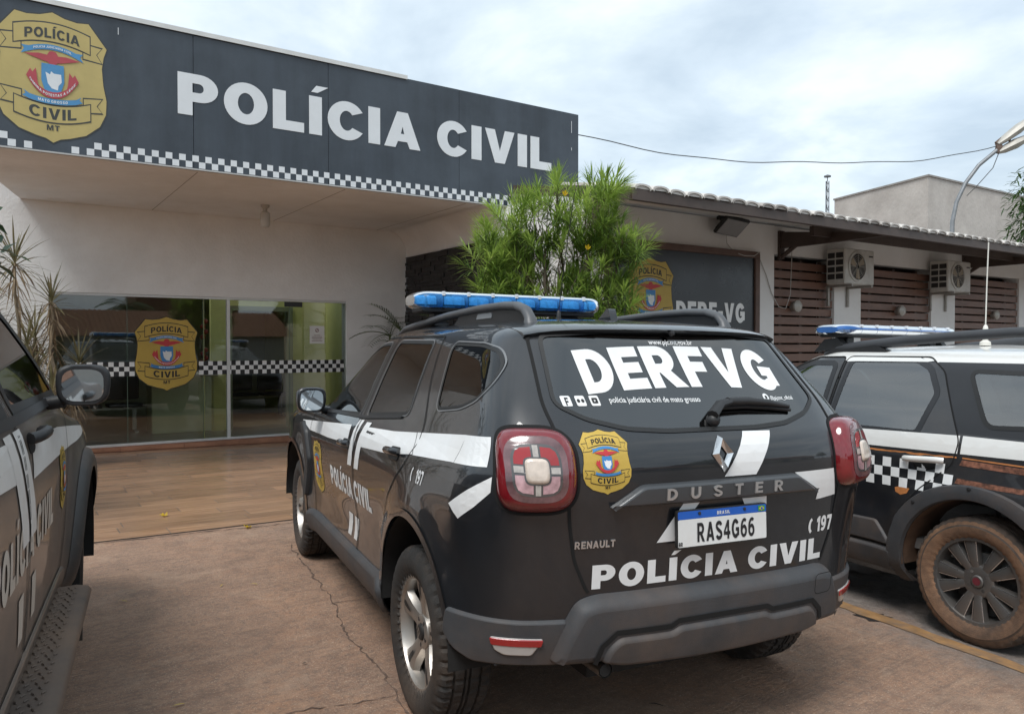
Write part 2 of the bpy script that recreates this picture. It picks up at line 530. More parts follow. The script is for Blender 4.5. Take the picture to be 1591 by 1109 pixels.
class Shell:
    """half body from horizontal outlines, mirrored; outlines run rear centre -> corner -> side -> front centre"""
    def __init__(s, T, zs, NR=44, NS=150, NF=36, disp=None):
        F = {k: pchip(v) for k, v in T.items()}
        rows = []
        a = np.linspace(0, pi / 2, 240)
        for z in zs:
            w, xr, cr, nr, xf, cf, nf = (float(F[k](z)) for k in ('w', 'xr', 'cr', 'nr', 'xf', 'cf', 'nf'))
            R = np.c_[xr + cr * (1 - np.cos(a) ** (2 / nr)), w * np.sin(a) ** (2 / nr)]
            Q = np.c_[xf - cf * (1 - np.cos(a) ** (2 / nf)), w * np.sin(a) ** (2 / nf)][::-1]
            S = np.c_[np.linspace(xr + cr, xf - cf, 50), np.full(50, w)]
            rows.append(np.vstack([_resample(R, NR), _resample(S, NS + 2)[1:-1], _resample(Q, NF)]))
        G = np.array(rows)
        s.X, s.Y = G[:, :, 0].copy(), G[:, :, 1].copy()
        s.Z = np.repeat(np.array(zs, float)[:, None], s.X.shape[1], 1)
        s.Y[:, 0] = 0; s.Y[:, -1] = 0
        if disp is not None:
            s.Y = np.maximum(s.Y + disp(s.X, s.Y, s.Z) * np.clip(s.Y / .5, 0, 1), 0)
        s.nj, s.ni = s.X.shape
        s._normals()
        s.X0, s.Y0, s.Z0 = s.X.copy(), s.Y.copy(), s.Z.copy()
        s.snapd = np.zeros(s.X.shape, bool)
        P = np.c_[s.X.ravel(), s.Y.ravel(), s.Z.ravel()]
        Pm = P * np.array([1, -1, 1])
        n = len(P)
        qs = s._quads()
        s.bvh = BVHTree.FromPolygons([tuple(p) for p in np.vstack([P, Pm])], [tuple(q) for q in qs] + [tuple(i + n for i in q[::-1]) for q in qs])
        s.qs = qs
    def _quads(s):
        ni = s.ni
        return [(j * ni + i, (j + 1) * ni + i, (j + 1) * ni + i + 1, j * ni + i + 1) for j in range(s.nj - 1) for i in range(ni - 1)]
    def _normals(s):
        def ext(A, sg):
            return np.hstack([sg * A[:, 1:2], A, sg * A[:, -2:-1]])
        X, Y, Z = ext(s.X, 1), ext(s.Y, -1), ext(s.Z, 1)
        di = np.stack([X[:, 2:] - X[:, :-2], Y[:, 2:] - Y[:, :-2], Z[:, 2:] - Z[:, :-2]], -1)
        dj = np.stack([np.gradient(s.X, axis=0), np.gradient(s.Y, axis=0), np.gradient(s.Z, axis=0)], -1)
        N = np.cross(dj, di)
        k = np.linalg.norm(N, axis=-1, keepdims=True); k[k < 1e-12] = 1
        N /= k
        N[:, 0, 1] = 0; N[:, -1, 1] = 0
        s.N = N
    def snap(s, kind, loop, thr=.013, xlim=None):
        L = np.array(loop, float)
        A = L; Bq = np.roll(L, -1, 0)
        if kind == 'side':
            U, V = s.X, s.Z; ok = s.N[:, :, 1] > .3
        else:
            U, V = s.Y, s.Z; ok = s.N[:, :, 0] < -.25
        if xlim: ok = ok & (s.X > xlim[0]) & (s.X < xlim[1])
        ok &= ~s.snapd
        lo, hi = L.min(0) - thr, L.max(0) + thr
        ok &= (U > lo[0]) & (U < hi[0]) & (V > lo[1]) & (V < hi[1])
        J, I = np.nonzero(ok)
        if len(J) == 0: return
        P = np.c_[U[J, I], V[J, I]]
        best = np.full(len(P), 1e9); Q = P.copy()
        for a, b in zip(A, Bq):
            d = b - a; l2 = d @ d
            if l2 < 1e-14: continue
            t = np.clip(((P - a) @ d) / l2, 0, 1)
            C = a + t[:, None] * d
            e = np.hypot(*(P - C).T)
            m = e < best; best[m] = e[m]; Q[m] = C[m]
        for k in np.nonzero(best < thr)[0]:
            j, i = J[k], I[k]; u, v = Q[k]
            if kind == 'side':
                h = s.bvh.ray_cast(Vector((u, 3, v)), Vector((0, -1, 0)))
            else:
                if i == 0: u = 0.0
                h = s.bvh.ray_cast(Vector((-5, max(u, 1e-5), v)), Vector((1, 0, 0)))
            if h[0] is None or h[0].y < -1e-3: continue
            s.X[j, i], s.Y[j, i], s.Z[j, i] = h[0]
            if i == 0: s.Y[j, i] = 0
            q = s.qs[h[2] % len(s.qs)]
            nn = Vector((0, 0, 0))
            for idx in q:
                jj, ii = divmod(idx, s.ni)
                w = 1 / (1e-4 + (Vector((s.X0[jj, ii], s.Y0[jj, ii], s.Z0[jj, ii])) - h[0]).length)
                nn += Vector(s.N[jj, ii]) * w
            s.snapd[j, i] = True
            s._pend.append((j, i, nn.normalized()))
    def cut(s, curves):
        s._pend = []
        for c in curves: s.snap(*c)
        for j, i, n in s._pend: s.N[j, i] = n
    def split(s, parts):
        """parts: ordered (name, kind, polygon, extra test or None); returns {name: face list}, rest under 'body'"""
        ni = s.ni; sd = s.snapd.ravel()
        F = []
        for q in s.qs:
            a, b, c, d = q
            if sd[a] and sd[c] and not (sd[b] and sd[d]):
                F += [(a, b, c), (a, c, d)]
            elif sd[b] and sd[d] and not (sd[a] and sd[c]):
                F += [(a, b, d), (b, c, d)]
            else:
                F.append(q)
        P = np.c_[s.X.ravel(), s.Y.ravel(), s.Z.ravel()]; N = s.N.reshape(-1, 3)
        C = np.array([P[list(f)].mean(0) for f in F]); NN = np.array([N[list(f)].mean(0) for f in F])
        left = np.ones(len(F), bool); out = {}
        for name, kind, poly, test in parts:
            if kind == 'side':
                m = in_poly(C[:, 0], C[:, 2], poly) & (NN[:, 1] > .15)
            elif kind == 'rear':
                m = in_poly(C[:, 1], C[:, 2], poly) & (NN[:, 0] < -.1)
            else:
                m = np.ones(len(F), bool)
            if test is not None: m &= test(C, NN)
            m &= left; left &= ~m
            out.setdefault(name, []).extend(F[i] for i in np.nonzero(m)[0])
        out['body'] = out.get('body', []) + [F[i] for i in np.nonzero(left)[0]]
        return out
    def mesh(s, name, faces, mats, parent, sides=(1, -1), off=0.0):
        P = np.c_[s.X.ravel(), s.Y.ravel(), s.Z.ravel()]; N = s.N.reshape(-1, 3)
        used = sorted({i for f in faces for i in f}); mp = {k: n for n, k in enumerate(used)}
        vs, ns, fs = [], [], []
        for sg in sides:
            k = len(vs)
            for i in used:
                p = P[i] + N[i] * off
                vs.append((p[0], p[1] * sg, p[2])); ns.append((N[i][0], N[i][1] * sg, N[i][2]))
            for f in faces:
                g = tuple(mp[i] + k for i in f)
                fs.append(g if sg > 0 else g[::-1])
        me = bpy.data.meshes.new(name)
        me.from_pydata(vs, [], fs)
        me.polygons.foreach_set('use_smooth', [True] * len(fs))
        for m in (mats if isinstance(mats, (list, tuple)) else [mats]): me.materials.append(m)
        me.update()
        me.normals_split_custom_set_from_vertices(ns)
        return link(name, me, parent)
    def comps(s, faces):
        par = {}
        def find(i):
            while par[i] != i:
                par[i] = par[par[i]]; i = par[i]
            return i
        for f in faces:
            for i in f: par.setdefault(i, i)
            a = find(f[0])
            for i in f[1:]: par[find(i)] = a
        g = {}
        for f in faces: g.setdefault(find(f[0]), []).append(f)
        return [q for q in g.values() if len(q) > 3]
    # ---- surface points for trim, lamps and print
    def rear(s, u, v, off=0.0):
        h = s.bvh.ray_cast(Vector((-5, -u, v)), Vector((1, 0, 0)))
        if h[0] is None:
            h = s.bvh.find_nearest(Vector((-.7, -u, v)))
        n = s.nrm(h)
        return h[0] + n * off
    def left(s, u, v, off=0.0):
        h = s.bvh.ray_cast(Vector((-u, 3, v)), Vector((0, -1, 0)))
        if h[0] is None:
            h = s.bvh.find_nearest(Vector((-u, .9, v)))
        return h[0] + s.nrm(h) * off
    def right(s, u, v, off=0.0):
        h = s.bvh.ray_cast(Vector((u, -3, v)), Vector((0, 1, 0)))
        if h[0] is None:
            h = s.bvh.find_nearest(Vector((u, -.9, v)))
        return h[0] + s.nrm(h) * off
    def _arcs(s):
        if not hasattr(s, 'A'):
            d = np.hypot(np.diff(s.X0, axis=1), np.diff(s.Y0, axis=1))
            s.A = np.hstack([np.zeros((s.nj, 1)), np.cumsum(d, axis=1)])
            s.N0 = s.N.copy()
        return s.A
    def wrap(s, u, v, off=0.0):
        """u: distance along the skin from the rear centre line (left of it negative), v: height"""
        A = s._arcs(); zc = s.Z0[:, 0]
        j = int(np.clip(np.searchsorted(zc, v) - 1, 0, s.nj - 2)); t = min(max((v - zc[j]) / (zc[j + 1] - zc[j]), 0), 1)
        p = np.zeros(3); n = np.zeros(3); a = abs(u)
        for jj, w in ((j, 1 - t), (j + 1, t)):
            for c, Aq in enumerate((s.X0, s.Y0, s.Z0)): p[c] += w * np.interp(a, A[jj], Aq[jj])
            for c in range(3): n[c] += w * np.interp(a, A[jj], s.N0[jj, :, c])
        n /= np.linalg.norm(n)
        p = p + n * off
        return Vector((p[0], p[1] if u < 0 else -p[1], p[2]))
    def arc_of(s, x, z):
        A = s._arcs(); j = int(np.clip(np.searchsorted(s.Z0[:, 0], z), 0, s.nj - 1))
        k = s.ni // 2
        return float(np.interp(x, s.X0[j, :k], A[j, :k]))
    def nrm(s, h):
        nq = len(s.qs); mir = h[2] >= nq
        q = s.qs[h[2] % nq]
        nn = Vector((0, 0, 0)); p = h[0].copy()
        if mir: p.y = -p.y
        for idx in q:
            jj, ii = divmod(idx, s.ni)
            w = 1 / (1e-3 + (Vector((s.X0[jj, ii], s.Y0[jj, ii], s.Z0[jj, ii])) - p).length)
            nn += Vector(s.N[jj, ii]) * w
        nn.normalize()
        if mir: nn.y = -nn.y
        return nn

def decal(mb, mapper, loops, off=.0015, step=.04, mi=0):
    p, f = fill(loops)
    p, f = gridcut(p, f, step)
    return mb.add([mapper(u, v, off) for u, v in p], f, mi)
def decal_tris(mb, mapper, p, f, off=.0015, step=.06, mi=0):
    p, f = gridcut(p, f, step)
    return mb.add([mapper(u, v, off) for u, v in p], f, mi)
def letters(mb, mapper, txt, h, at, xs=1.0, gap=.1, off=.0015, mi=0, step=.04, bend=None, slant=0.0, center=True, bold=0.0):
    for ch, lps in text_shapes(txt, h, xs, gap, center, bold=bold)[0]:
        L = []
        for lp in lps:
            q = [(u + v * slant, v) for u, v in densify(lp, max(h * .12, .01))] if bend else [(u + v * slant, v) for u, v in lp]
            if bend: q = [bend(u, v) for u, v in q]
            L.append([(u + at[0], v + at[1]) for u, v in q])
        decal(mb, mapper, L, off, step, mi)
    return mb
def strip_line(mb, mapper, pts, w, off=.002, mi=0, closed=False):
    """thin strip following a line on a surface"""
    P = [Vector(p) for p in pts]; n = len(P); vs = []
    for i in range(n):
        a = P[(i - 1) % n] if closed else P[max(i - 1, 0)]; b = P[(i + 1) % n] if closed else P[min(i + 1, n - 1)]
        d = (b - a)
        if d.length < 1e-9: d = Vector((1, 0))
        d.normalize(); q = Vector((-d.y, d.x)) * (w / 2)
        vs.append(mapper(P[i].x + q.x, P[i].y + q.y, off)); vs.append(mapper(P[i].x - q.x, P[i].y - q.y, off))
    fs = [(2 * i, 2 * i + 1, 2 * ((i + 1) % n) + 1, 2 * ((i + 1) % n)) for i in range(n if closed else n - 1)]
    return mb.add(vs, fs, mi)
def panel(mb, mapper, poly, H, r=.012, step=.03, mi=0, base=-.004, rings=3):
    """raised plate with rounded edges lying on a surface"""
    ar = sum(poly[i][0] * poly[(i + 1) % len(poly)][1] - poly[(i + 1) % len(poly)][0] * poly[i][1] for i in range(len(poly)))
    if ar < 0: poly = poly[::-1]
    o = densify(poly, step)
    loops = [o]; hs = [base]
    for k in range(1, rings + 1):
        t = k / rings
        loops.append(inset(o, r * t)); hs.append(base + (H - base) * sin(t * pi / 2) ** .7)
    n = len(o); vs = []
    for lp, hh in zip(loops, hs):
        vs += [mapper(u, v, hh) for u, v in lp]
    fs = []
    for k in range(rings):
        for i in range(n):
            q = (i + 1) % n
            fs.append((k * n + i, k * n + q, (k + 1) * n + q, (k + 1) * n + i))
    mb.add(vs, fs, mi)
    p, f = fill([loops[-1]])
    p, f = gridcut(p, f, step)
    mb.add([mapper(u, v, H) for u, v in p], f, mi)
    return mb

# ------------------------------------------------------------------ emblem: a gold shield with ribbons, eagle and arms
EMB_COL = None
def emblem(mb, mapper, at, W, Hh, off=.0015, dl=.0006, step=.04, small=True):
    """material slots: 0 gold, 1 black, 2 blue, 3 red, 4 white"""
    half = [(0, 1.0), (.22, .968), (.45, .955), (.66, .965), (1.0, .79), (.94, .72), (.905, .63), (.93, .5), (.99, .38), (.975, .27), (.86, .17), (.6, .085), (.3, .045), (.13, .03)]
    sh = half + [(0, 0)] + [(-x, y) for x, y in half[:0:-1]]
    S = lambda q, k=1.0: [(at[0] + x * W / 2 * k, at[1] + (y - .5) * Hh * k) for x, y in q]
    lay = [off]
    def put(poly, mi, holes=()):
        lay[0] += dl
        decal(mb, mapper, [densify(S(poly), step)] + [S(h) for h in holes], lay[0], step, mi)
    lay[0] -= dl
    lay[0] += dl; decal(mb, mapper, [S(sh, 1.02)], lay[0], step, 1)
    put(sh, 0)
    def ribbon(yc, hh, arch, x1, tail, mi_line, mi_fill, lw):
        f = lambda x: yc + arch * (1 - (x / x1) ** 2)
        xs = [-x1 + 2 * x1 * i / 12 for i in range(13)]
        body = lambda e: [(x + (e if i == 12 else -e if i == 0 else 0), f(x) - hh / 2 - e * .6) for i, x in enumerate(xs)] + [(x + (e if x > 0 else -e if x < 0 else 0) * (abs(x) >= x1 - 1e-6), f(x) + hh / 2 + e * .6) for x in reversed(xs)]
        for sg in (-1, 1):
            dn = -math.copysign(1, arch) * tail
            t = lambda e: [(sg * (x1 - .12 - e), f(x1) + dn - hh * .42 - e * .6), (sg * (x1 + .22 + e * 1.6), f(x1) + dn - hh * .42 - e * .6 + dn * .3), (sg * (x1 + .12 + e), f(x1) + dn + dn * .2), (sg * (x1 + .22 + e * 1.6), f(x1) + dn + hh * .42 + e * .6 + dn * .3), (sg * (x1 - .12 - e), f(x1) + dn + hh * .42 + e * .6)]
            decal(mb, mapper, [S(t(lw))], lay[0] + dl * .4, step, mi_line)
            decal(mb, mapper, [S(t(0))], lay[0] + dl * .8, step, mi_fill)
        lay[0] += dl
        decal(mb, mapper, [S(body(lw))], lay[0] + dl * .3, step, mi_line)
        lay[0] += dl
        decal(mb, mapper, [S(body(0))], lay[0] + dl * .3, step, mi_fill)
        return f
    f1 = ribbon(.795, .135, .05, .68, .05, 1, 0, .018)
    f2 = ribbon(.268, .125, -.05, .68, .05, 1, 0, .018)
    lay[0] += dl
    letters(mb, mapper, 'POLÍCIA', Hh * .075, (at[0], at[1]), xs=.98 * (W / Hh) / .77, gap=.12, off=lay[0], mi=1, step=step,
            bend=lambda u, v: (u, v + (f1(u / (W / 2)) - .5 - .045) * Hh))
    letters(mb, mapper, 'CIVIL', Hh * .085, (at[0], at[1]), xs=1.15 * (W / Hh) / .77, gap=.14, off=lay[0], mi=1, step=step,
            bend=lambda u, v: (u, v + (f2(u / (W / 2)) - .5 - .042) * Hh))
    letters(mb, mapper, 'MT', Hh * .042, (at[0], at[1] + (.092 - .5) * Hh), xs=1.1, gap=.2, off=lay[0], mi=1, step=step)
    # blue upper ribbon, red eagle
    xs = [-.42 + .84 * i / 10 for i in range(11)]
    g = lambda x: .695 + .035 * (1 - (x / .42) ** 2)
    put([(x, g(x) - .02) for x in xs] + [(.56, .65), (.5, .69), (.55, .715)] + [(x, g(x) + .02) for x in reversed(xs)] + [(-.55, .715), (-.5, .69), (-.56, .65)], 2)
    put([(-.5, .655), (-.25, .672), (-.1, .668), (-.06, .695), (.0, .702), (.06, .695), (.1, .668), (.25, .672), (.5, .655), (.2, .622), (.08, .612), (.06, .6), (-.06, .6), (-.08, .612), (-.2, .622)], 3)
    # arms
    put([(-.2, .6), (.2, .6), (.205, .47), (.15, .4), (0, .365), (-.15, .4), (-.205, .47)], 2)
    put([(-.13, .535), (-.05, .52), (-.03, .545), (.02, .53), (.15, .53), (.16, .47), (.1, .44), (.09, .405), (-.02, .415), (-.09, .45)], 4)
    # red ribbon and lower blue ribbon
    rb = lambda x: .362 + .12 * (abs(x) / .42) ** 2.2
    put([(x, rb(x) - .024) for x in xs] + [(.47, .49), (.4, .545), (.36, .52), (.3, .555), (.27, .45)] + [(x, rb(x) + .024) for x in reversed(xs) if abs(x) < .27] + [(-.27, .45), (-.3, .555), (-.36, .52), (-.4, .545), (-.47, .49)], 3)
    gb = lambda x: .313 + .02 * (abs(x) / .42) ** 2
    put([(x, gb(x) - .02) for x in xs] + [(.54, .333), (.48, .353), (.52, .378)] + [(x, gb(x) + .02) for x in reversed(xs)] + [(-.52, .378), (-.48, .353), (-.54, .333)], 2)
    if small:
        lay[0] += dl
        letters(mb, mapper, 'POLICIA JUDICIARIA CIVIL', Hh * .017, (at[0], at[1]), xs=.85, gap=.16, off=lay[0], mi=4, step=step, bend=lambda u, v: (u, v + (g(u / (W / 2)) - .509) * Hh))
        letters(mb, mapper, 'OMNIA POTESTAS A LEGE', Hh * .02, (at[0], at[1]), xs=.85, gap=.2, off=lay[0], mi=4, step=step, bend=lambda u, v: (u, v + (rb(u / (W / 2)) - .51) * Hh))
        letters(mb, mapper, 'MATO GROSSO', Hh * .02, (at[0], at[1]), xs=.95, gap=.2, off=lay[0], mi=4, step=step, bend=lambda u, v: (u, v + (gb(u / (W / 2)) - .51) * Hh))
    return mb
def emblem_mats():
    return [mat('emblem_gold', (.50, .34, .06), .5, var=.06), mat('emblem_black', (.012, .012, .012), .5, var=.2), mat('emblem_blue', (.05, .22, .50), .5, var=.08),
            mat('emblem_red', (.50, .035, .04), .5, var=.08), mat('emblem_white', (.75, .77, .78), .5, var=.04)]

# ------------------------------------------------------------------ wheels
def make_wheel(R, W, rim, style, parent, x, y, z, spin=0.0, turn=0.0, tyre_mat=None, rim_mats=None, lug=1.0, tread_mat=None):
    """wheel > tyre, rim, centre cap; outer face towards +y"""
    wm = MB()
    wm.lathe([(.03, -.06), (.14, -.06), (.14, -.045), (.03, -.045)], 32, axis='y')      # brake disc
    wm.lathe([(.0001, -.1), (.06, -.1), (.06, .0), (.0001, .0)], 20, axis='y')
    sgn = 1 if y > 0 else -1
    w = wm.build('wheel', mat('brake_steel', (.10, .09, .085), .5, metal=.8, var=.3, dirt=(.16, .09, .05), damt=.5), parent, 40, loc=(x, y, z), rot=(0, 0, turn + (0 if sgn > 0 else pi)))
    # tyre with blocks on the shoulders and grooves round the tread
    n = 168
    prof = [(rim - .004, W * .40), (rim + .012, W * .46), (rim + (R - rim) * .30, W * .515), (rim + (R - rim) * .55, W * .525), (R - .04, W * .505), (R - .022, W * .48), (R - .010, W * .44), (R - .003, W * .385),
            (R - .002, W * .27), (R - .012, W * .255), (R - .012, W * .225), (R - .001, W * .21), (R, W * .07), (R - .011, W * .055), (R - .011, W * .03), (R, W * .015)]
    prof = prof + [(r, -h) for r, h in prof[::-1]]
    vs, fs = [], []
    for k, (r, h) in enumerate(prof):
        for j in range(n):
            t = 2 * pi * j / n
            rr = r
            ah = abs(h) / W
            if .36 < ah < .49 and j % 4 == 0: rr = r - .011 * lug
            elif .20 < ah < .30 and (j + 2) % 4 == 0: rr = r - .008 * lug
            elif ah < .1 and (j % 6 == 0): rr = r - .006
            vs.append((rr * cos(t), h, rr * sin(t)))
    for k in range(len(prof) - 1):
        for j in range(n):
            q = (j + 1) % n
            fs.append((k * n + j, (k + 1) * n + j, (k + 1) * n + q, k * n + q))
    tb = MB(); nh = len(prof) // 2
    for k in range(len(prof) - 1):
        q = fs[k * n:(k + 1) * n]
        if k == 0: tb.v = [tuple(v) for v in vs]
        tb.f += [f[::-1] for f in q]; tb.m += [1 if (5 <= k < 2 * nh - 6 or k == 3 or k == 2 * nh - 5) else 0] * n
    # raised lettering band on the side wall
    rub = mat('tyre_rubber', (.022, .021, .020), .78, var=.25, vscale=14, bump=.25, bscale=220, dirt=(.13, .085, .055), dscale=5, damt=.45)
    tb.build('tyre', [tyre_mat or rub, tread_mat or tyre_mat or rub], w, 28)
    rm = MB()
    d = W * .40
    M0, M1, M2 = 0, 1, 2
    rm.lathe([(rim + .008, d), (rim + .006, d + .006), (rim - .012, d + .004), (rim - .018, d - .012), (rim - .022, d - .05)], 64, M0, 'y')
    rm.lathe([(rim - .022, d - .05), (rim - .03, -d), (rim + .008, -d - .004)], 64, M1, 'y')
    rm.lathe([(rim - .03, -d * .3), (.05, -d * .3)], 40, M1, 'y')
    def spoke(a, prof, mi, mi2=None):
        """prof: (radius, half width, face y, depth)"""
        ca, sa = cos(a), sin(a)
        vs = []
        for (r, hw, fy, dp) in prof:
            for (t, yy) in ((-hw, fy - dp), (-hw * .78, fy - .004), (-hw * .45, fy), (hw * .45, fy), (hw * .78, fy - .004), (hw, fy - dp)):
                vs.append((r * ca - t * sa, yy, r * sa + t * ca))
        fs = []
        for k in range(len(prof) - 1):
            for j in range(5):
                fs.append((k * 6 + j, (k + 1) * 6 + j, (k + 1) * 6 + j + 1, k * 6 + j + 1))
        rm.add(vs, fs, mi)
    if style == 'five':
        for k in range(5):
            a = spin + 2 * pi * k / 5
            spoke(a, [(.04, .045, d - .030, .03), (.09, .036, d - .022, .035), (.14, .040, d - .014, .035), (rim - .05, .052, d - .008, .03), (rim - .012, .066, d - .006, .03)], M0)
            # slot in each spoke, dark
            ca, sa = cos(a), sin(a)
            sl = [(.13, .004), (.16, .010), (rim - .035, .013), (rim - .02, .008)]
            vs = []
            for r, hw in sl:
                fy = d - .0105 + (r - .13) * .07
                vs += [(r * ca - hw * sa, fy, r * sa + hw * ca), (r * ca + hw * sa, fy, r * sa - hw * ca)]
            rm.add(vs, [(2 * i, 2 * i + 2, 2 * i + 3, 2 * i + 1) for i in range(3)], M1)
        hub = .062
    elif style == 'ten':
        for k in range(10):
            a = spin + 2 * pi * (k + (.10 if k % 2 else -.10)) / 10
            spoke(a, [(.06, .024, d - .018, .03), (.10, .027, d - .010, .035), (.15, .031, d - .007, .035), (rim - .014, .039, d - .006, .035)], M0)
            ca, sa = cos(a), sin(a); vs = []
            for sg in (1, -1):
                for r, hw in ((.10, .0225), (rim - .02, .032)):
                    fy = d - .0075 + (0 if r > .12 else -.004)
                    vs += [(r * ca - sg * hw * sa, fy, r * sa + sg * hw * ca), (r * ca - sg * (hw - .0035) * sa, fy + .001, r * sa + sg * (hw - .0035) * ca)]
            rm.add(vs, [(0, 2, 3, 1), (4, 5, 7, 6)], M2)
        hub = .075
    else:
        for k in range(6):
            a = spin + 2 * pi * k / 6
            spoke(a, [(.05, .04, d - .02, .03), (.12, .03, d - .012, .03), (rim - .012, .045, d - .006, .03)], M0)
        hub = .07
    rm.lathe([(hub + .012, d - .045), (hub + .006, d - .022), (hub - .006, d - .016), (.034, d - .018), (.034, d - .022)], 36, M0, 'y')
    for k in range(5 if style != 'ten' else 4):
        a = spin + 2 * pi * (k + .5) / (5 if style != 'ten' else 4)
        Mx = Matrix.Translation((.052 * cos(a), d - .017, .052 * sin(a)))
        rm.lathe([(.009, -.006), (.009, .001), (.0001, .001)], 10, M1, 'y', M=Mx)
    rm.build('rim', rim_mats, w, 35)
    cp = MB(); cp.lathe([(.033, d - .024), (.032, d - .012), (.026, d - .008), (.0001, d - .0075)], 24, 0, 'y')
    if style == 'ten':
        cp.lathe([(.020, d - .0068), (.0001, d - .0068)], 20, 1, 'y')
        cp.build('centre_cap', [rim_mats[0], mat('cap_red', (.12, .02, .028), .4, var=.1)], w, 30)
    else:
        dm = [(0, .021), (.014, 0), (0, -.021), (-.014, 0)]; di = [(0, .012), (.007, 0), (0, -.012), (-.007, 0)]
        vs = [(u, d - .006, v) for u, v in dm] + [(u, d - .006, v) for u, v in di]
        cp.add(vs, [(i, (i + 1) % 4, 4 + (i + 1) % 4, 4 + i) for i in range(4)], 1)
        cp.build('centre_cap', [rim_mats[1], rim_mats[0]], w, 30)
    return w
# ================================================================== black compact SUV in the middle
GT = .0107                                   # the yard falls gently to the right
CAR0 = Vector((.4108, 3.4619)); YAW0 = -.4339
LEFT0 = Vector((-cos(YAW0), sin(YAW0)))
def ground_z(x, y):
    return GT * ((Vector((x, y)) - CAR0).dot(LEFT0))
def car_root(name, x, y, yaw):
    return empty(name, (x, y, ground_z(x, y)), (GT, 0, pi / 2 - yaw))

BLACK_PAINT = mat('black_paint', (.012, .0135, .0165), .34, coat=1.0, var=.15, vscale=3, dirt=(.038, .037, .036), dscale=1.6, damt=.25, rvar=.06, coatr=.025, spec=.25)
PLASTIC = mat('grey_plastic', (.050, .052, .056), .58, var=.12, vscale=9, bump=.12, bscale=300, dirt=(.16, .10, .065), dscale=3, damt=.35, spec=.4)
PLASTIC_BLK = mat('black_plastic', (.016, .016, .017), .5, var=.15, bump=.06, bscale=300)
VINYL = mat('white_vinyl', (.74, .75, .75), .42, var=.04, vscale=2.5, dirt=(.42, .36, .30), dscale=3.5, damt=.25)
SEAM = mat('panel_gap', (.004, .004, .004), .9, var=.2)
TINT = glass_mat('tinted_glass', (.10, .11, .115), ior=1.55)
RUBBER = mat('window_rubber', (.012, .012, .012), .55, var=.15)
CHROME = mat('chrome', (.72, .73, .74), .14, metal=1.0, var=.05)
UNDER = mat('underbody', (.012, .012, .012), .9, var=.3)
ALLOY = mat('alloy_silver', (.44, .42, .39), .42, metal=.85, var=.08, dirt=(.30, .22, .16), dscale=6, damt=.4)
ALLOY_DK = mat('alloy_dark', (.035, .034, .034), .5, metal=.4, var=.2)
INTERIOR = mat('car_interior', (.020, .020, .022), .85, var=.2)

DT = dict(
    w=[(.24, .80), (.32, .865), (.42, .887), (.55, .893), (.68, .898), (.80, .905), (.92, .907), (1.0, .900), (1.06, .885), (1.10, .862), (1.15, .838), (1.22, .808), (1.3, .775), (1.4, .730), (1.48, .690), (1.53, .655), (1.56, .615), (1.585, .54), (1.605, .43), (1.62, .28), (1.63, .08)],
    xr=[(.24, -.60), (.32, -.66), (.4, -.715), (.5, -.742), (.6, -.755), (.7, -.762), (.8, -.768), (.9, -.776), (1.0, -.786), (1.06, -.787), (1.12, -.777), (1.17, -.752), (1.2, -.724), (1.3, -.634), (1.4, -.548), (1.5, -.470), (1.545, -.44), (1.57, -.40), (1.59, -.28), (1.605, -.1), (1.62, .15), (1.63, .5)],
    cr=[(.24, .42), (.5, .42), (1.0, .38), (1.2, .34), (1.4, .32), (1.55, .34), (1.63, .3)],
    nr=[(.24, 3.0), (.9, 3.2), (1.1, 3.3), (1.3, 4.2), (1.55, 4.0), (1.63, 2.2)],
    xf=[(.24, 3.30), (.35, 3.44), (.5, 3.52), (.7, 3.535), (.85, 3.51), (.95, 3.44), (1.0, 3.34), (1.05, 2.98), (1.08, 2.55), (1.12, 2.22), (1.2, 2.04), (1.3, 1.86), (1.4, 1.69), (1.5, 1.50), (1.55, 1.38), (1.59, 1.12), (1.615, .8), (1.63, .6)],
    cf=[(.24, .65), (.9, .65), (1.0, .7), (1.08, .55), (1.2, .45), (1.5, .4), (1.6, .3), (1.63, .05)],
    nf=[(.24, 2.9), (.9, 2.9), (1.1, 3.0), (1.5, 3.2), (1.63, 2.2)])
ARCH_R, ARCH_F = (-.03, .385, .43), (2.674, .385, .425)
def d_disp(X, Y, Z):
    o = np.zeros_like(X)
    for cx, cz, r in (ARCH_R, ARCH_F):
        d = np.hypot(X - cx, (Z - cz))
        o += .028 * np.exp(-((d - r) / .09) ** 2) * (Z > .3) + .012 * np.exp(-((X - cx) / .45) ** 2 - ((Z - .93) / .12) ** 2)
    # door sides drawn in above the sill
    o += -.020 * np.exp(-((Z - .56) / .13) ** 2) * np.clip((X - .35) / .2, 0, 1) * np.clip((2.15 - X) / .2, 0, 1)
    return o
zs = list(np.arange(.24, 1.02, .021)) + list(np.arange(1.02, 1.58, .017)) + [1.585, 1.595, 1.604, 1.612, 1.62, 1.626, 1.63]
DS = Shell(DT, zs, NR=52, NS=185, NF=40, disp=d_disp)
def circ(c, n=48):
    return [(c[0] + c[2] * cos(2 * pi * i / n), c[1] + c[2] * sin(2 * pi * i / n)) for i in range(n)]
W_FRONT = rounded([(1.065, 1.132), (1.05, 1.498), (1.22, 1.49), (1.42, 1.432), (1.62, 1.335), (1.82, 1.205), (1.965, 1.088)], .03)
W_REAR = rounded([(.93, 1.140), (.925, 1.506), (.385, 1.503), (.31, 1.192)], .035)
W_QUART = rounded([(-.01, 1.236), (.12, 1.497), (-.22, 1.490), (-.35, 1.470), (-.415, 1.42), (-.425, 1.355), (-.37, 1.300), (-.25, 1.262)], .045)
